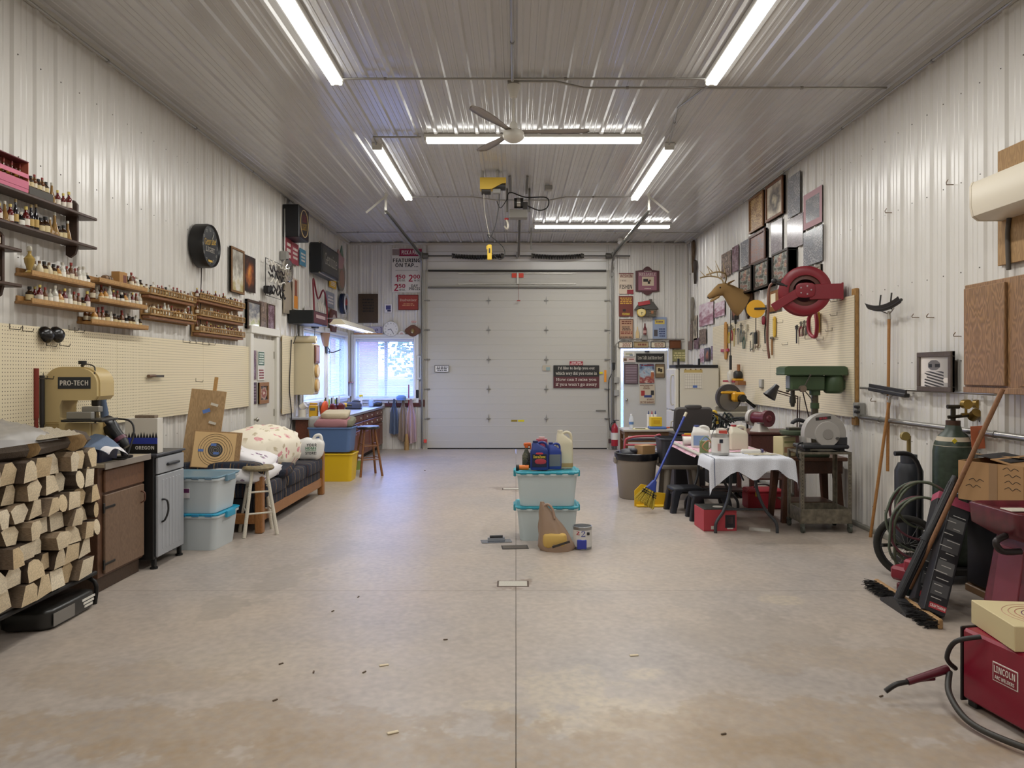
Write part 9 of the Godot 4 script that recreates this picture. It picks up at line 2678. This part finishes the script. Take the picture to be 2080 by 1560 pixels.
	# hand tools on the pegboard: [name,look,colour,u,v,shape,length]
	for q in [["pattern_board","orange-brown wooden pattern board hanging where the pegboard begins","b5823f",1474,692,"plank",0.62],["pliers","yellow handled pliers first in the row of tools","b89b3c",1481,680,"pliers",0.3],["pliers","red handled pliers in the row of tools","963a38",1486,676,"pliers",0.28],["wrench","dull yellow open wrench in the row of tools","a8924c",1491,684,"wrench",0.34],["screwdriver","black handled screwdriver high in the row of tools","222224",1494,668,"driver",0.32],["wrench","grey open wrench beside the black screwdriver","75736d",1499,682,"wrench",0.3],["pliers","grey snips beside the grey wrench","5c5f5c",1505,676,"pliers",0.32],["pliers","dark green handled snips under the yellow cord reel","3f5244",1511,690,"pliers",0.3],["screwdriver","clear handled screwdriver under the yellow cord reel","a8a08c",1517,682,"driver",0.26],["bar_clamp","grey steel C-clamp under the yellow cord reel","7d7a6e",1527,690,"clamp",0.26],["bar_clamp","rusty steel C-clamp beside the grey one","86705c",1537,686,"clamp",0.24],["tongs","long black forked tongs on the pegboard","2a2522",1556,664,"pliers",0.5],["work_glove","yellow leather gloves pinned beside the black tongs","c9a43c",1573,664,"plank",0.28],["hammer","steel hammer hanging low beside the hose","6d675c",1568,698,"hammer",0.22],["pipe_wrench","black adjustable wrench hanging under the hose reel","242228",1618,678,"wrench",0.26],["spring_clamp","red tipped spring clamp first under the hose reel","6d2f2c",1627,668,"pliers",0.2],["spring_clamp","brown spring clamp second under the hose reel","5c4a3a",1634,666,"pliers",0.2],["spring_clamp","grey spring clamp third under the hose reel","57544e",1641,664,"pliers",0.2],["hand_saw","short hand saw hanging flat under the hose reel","8d8578",1618,645,"saw",0.4],["ratchet_strap","yellow ratchet strap hanging inside the red hose coil","b8982c",1662,655,"plank",0.24]]:
		var L: float=q[6]
		var st=m("77736b",0.35,0.7)
		var pr=[]
		match q[5]:
			"plank": pr=[["board","lump",q[2],V(0,-L*0.3,0),V(0.03,L,L*0.22),0.45]]
			"pliers": pr=[["handle","tube",q[2],[V(0,-L*0.75,0.035),V(0,-L*0.4,0.045),V(0,-L*0.15,0.005)],0.01],["handle","tube",q[2],[V(0,-L*0.75,-0.035),V(0,-L*0.4,-0.045),V(0,-L*0.15,-0.005)],0.01],["jaws","box",st,V(0,0,0),V(0.016,L*0.32,0.03),0.006]]
			"wrench": pr=[["shank","box",q[2],V(0,-L*0.4,0),V(0.012,L*0.7,0.024),0.004],["jaw","box",q[2],V(0,0,0.018),V(0.014,0.06,0.02),0.004],["jaw","box",q[2],V(0,0,-0.018),V(0.014,0.05,0.02),0.004]]
			"driver": pr=[["handle","cyl",q[2],V(0,-0.02,0),V(0,L*0.35,0),0.015,0.019],["shaft","cyl",st,V(0,-L*0.6,0),V(0,-0.02,0),0.005]]
			"clamp": pr=[["frame","tube",q[2],[V(0,0,-0.06),V(0,0.02,0.05),V(0,-L*0.4,0.07),V(0,-L*0.8,0.05),V(0,-L*0.8,-0.06)],0.013],["screw","cyl",st,V(0,-L*0.95,-0.06),V(0,-L*0.35,-0.06),0.007]]
			"hammer": pr=[["handle","cyl","8a6238",V(0,-L,0),V(0,0,0),0.013],["head","box",q[2],V(0,0.01,0),V(0.026,0.03,0.1),0.006]]
			"saw": pr=[["blade","box",m("8d8578",0.35,0.6),V(0,0,-L*0.1),V(0.004,0.1,L*0.8),0.001],["grip","lump","6d4a30",V(0,-0.01,L*0.38),V(0.026,0.13,0.1),0.6]]
		pr.append(["hang_pin","cyl","3a352e",V(0.03,0.01,0),V(-0.02,0.01,0),0.005])
		clutter(q[0],q[1],q[0].replace("_"," "),rw(q[3],q[4],0.078)+V(0,L*0.3,0),pr)
func build_small()->void: pass
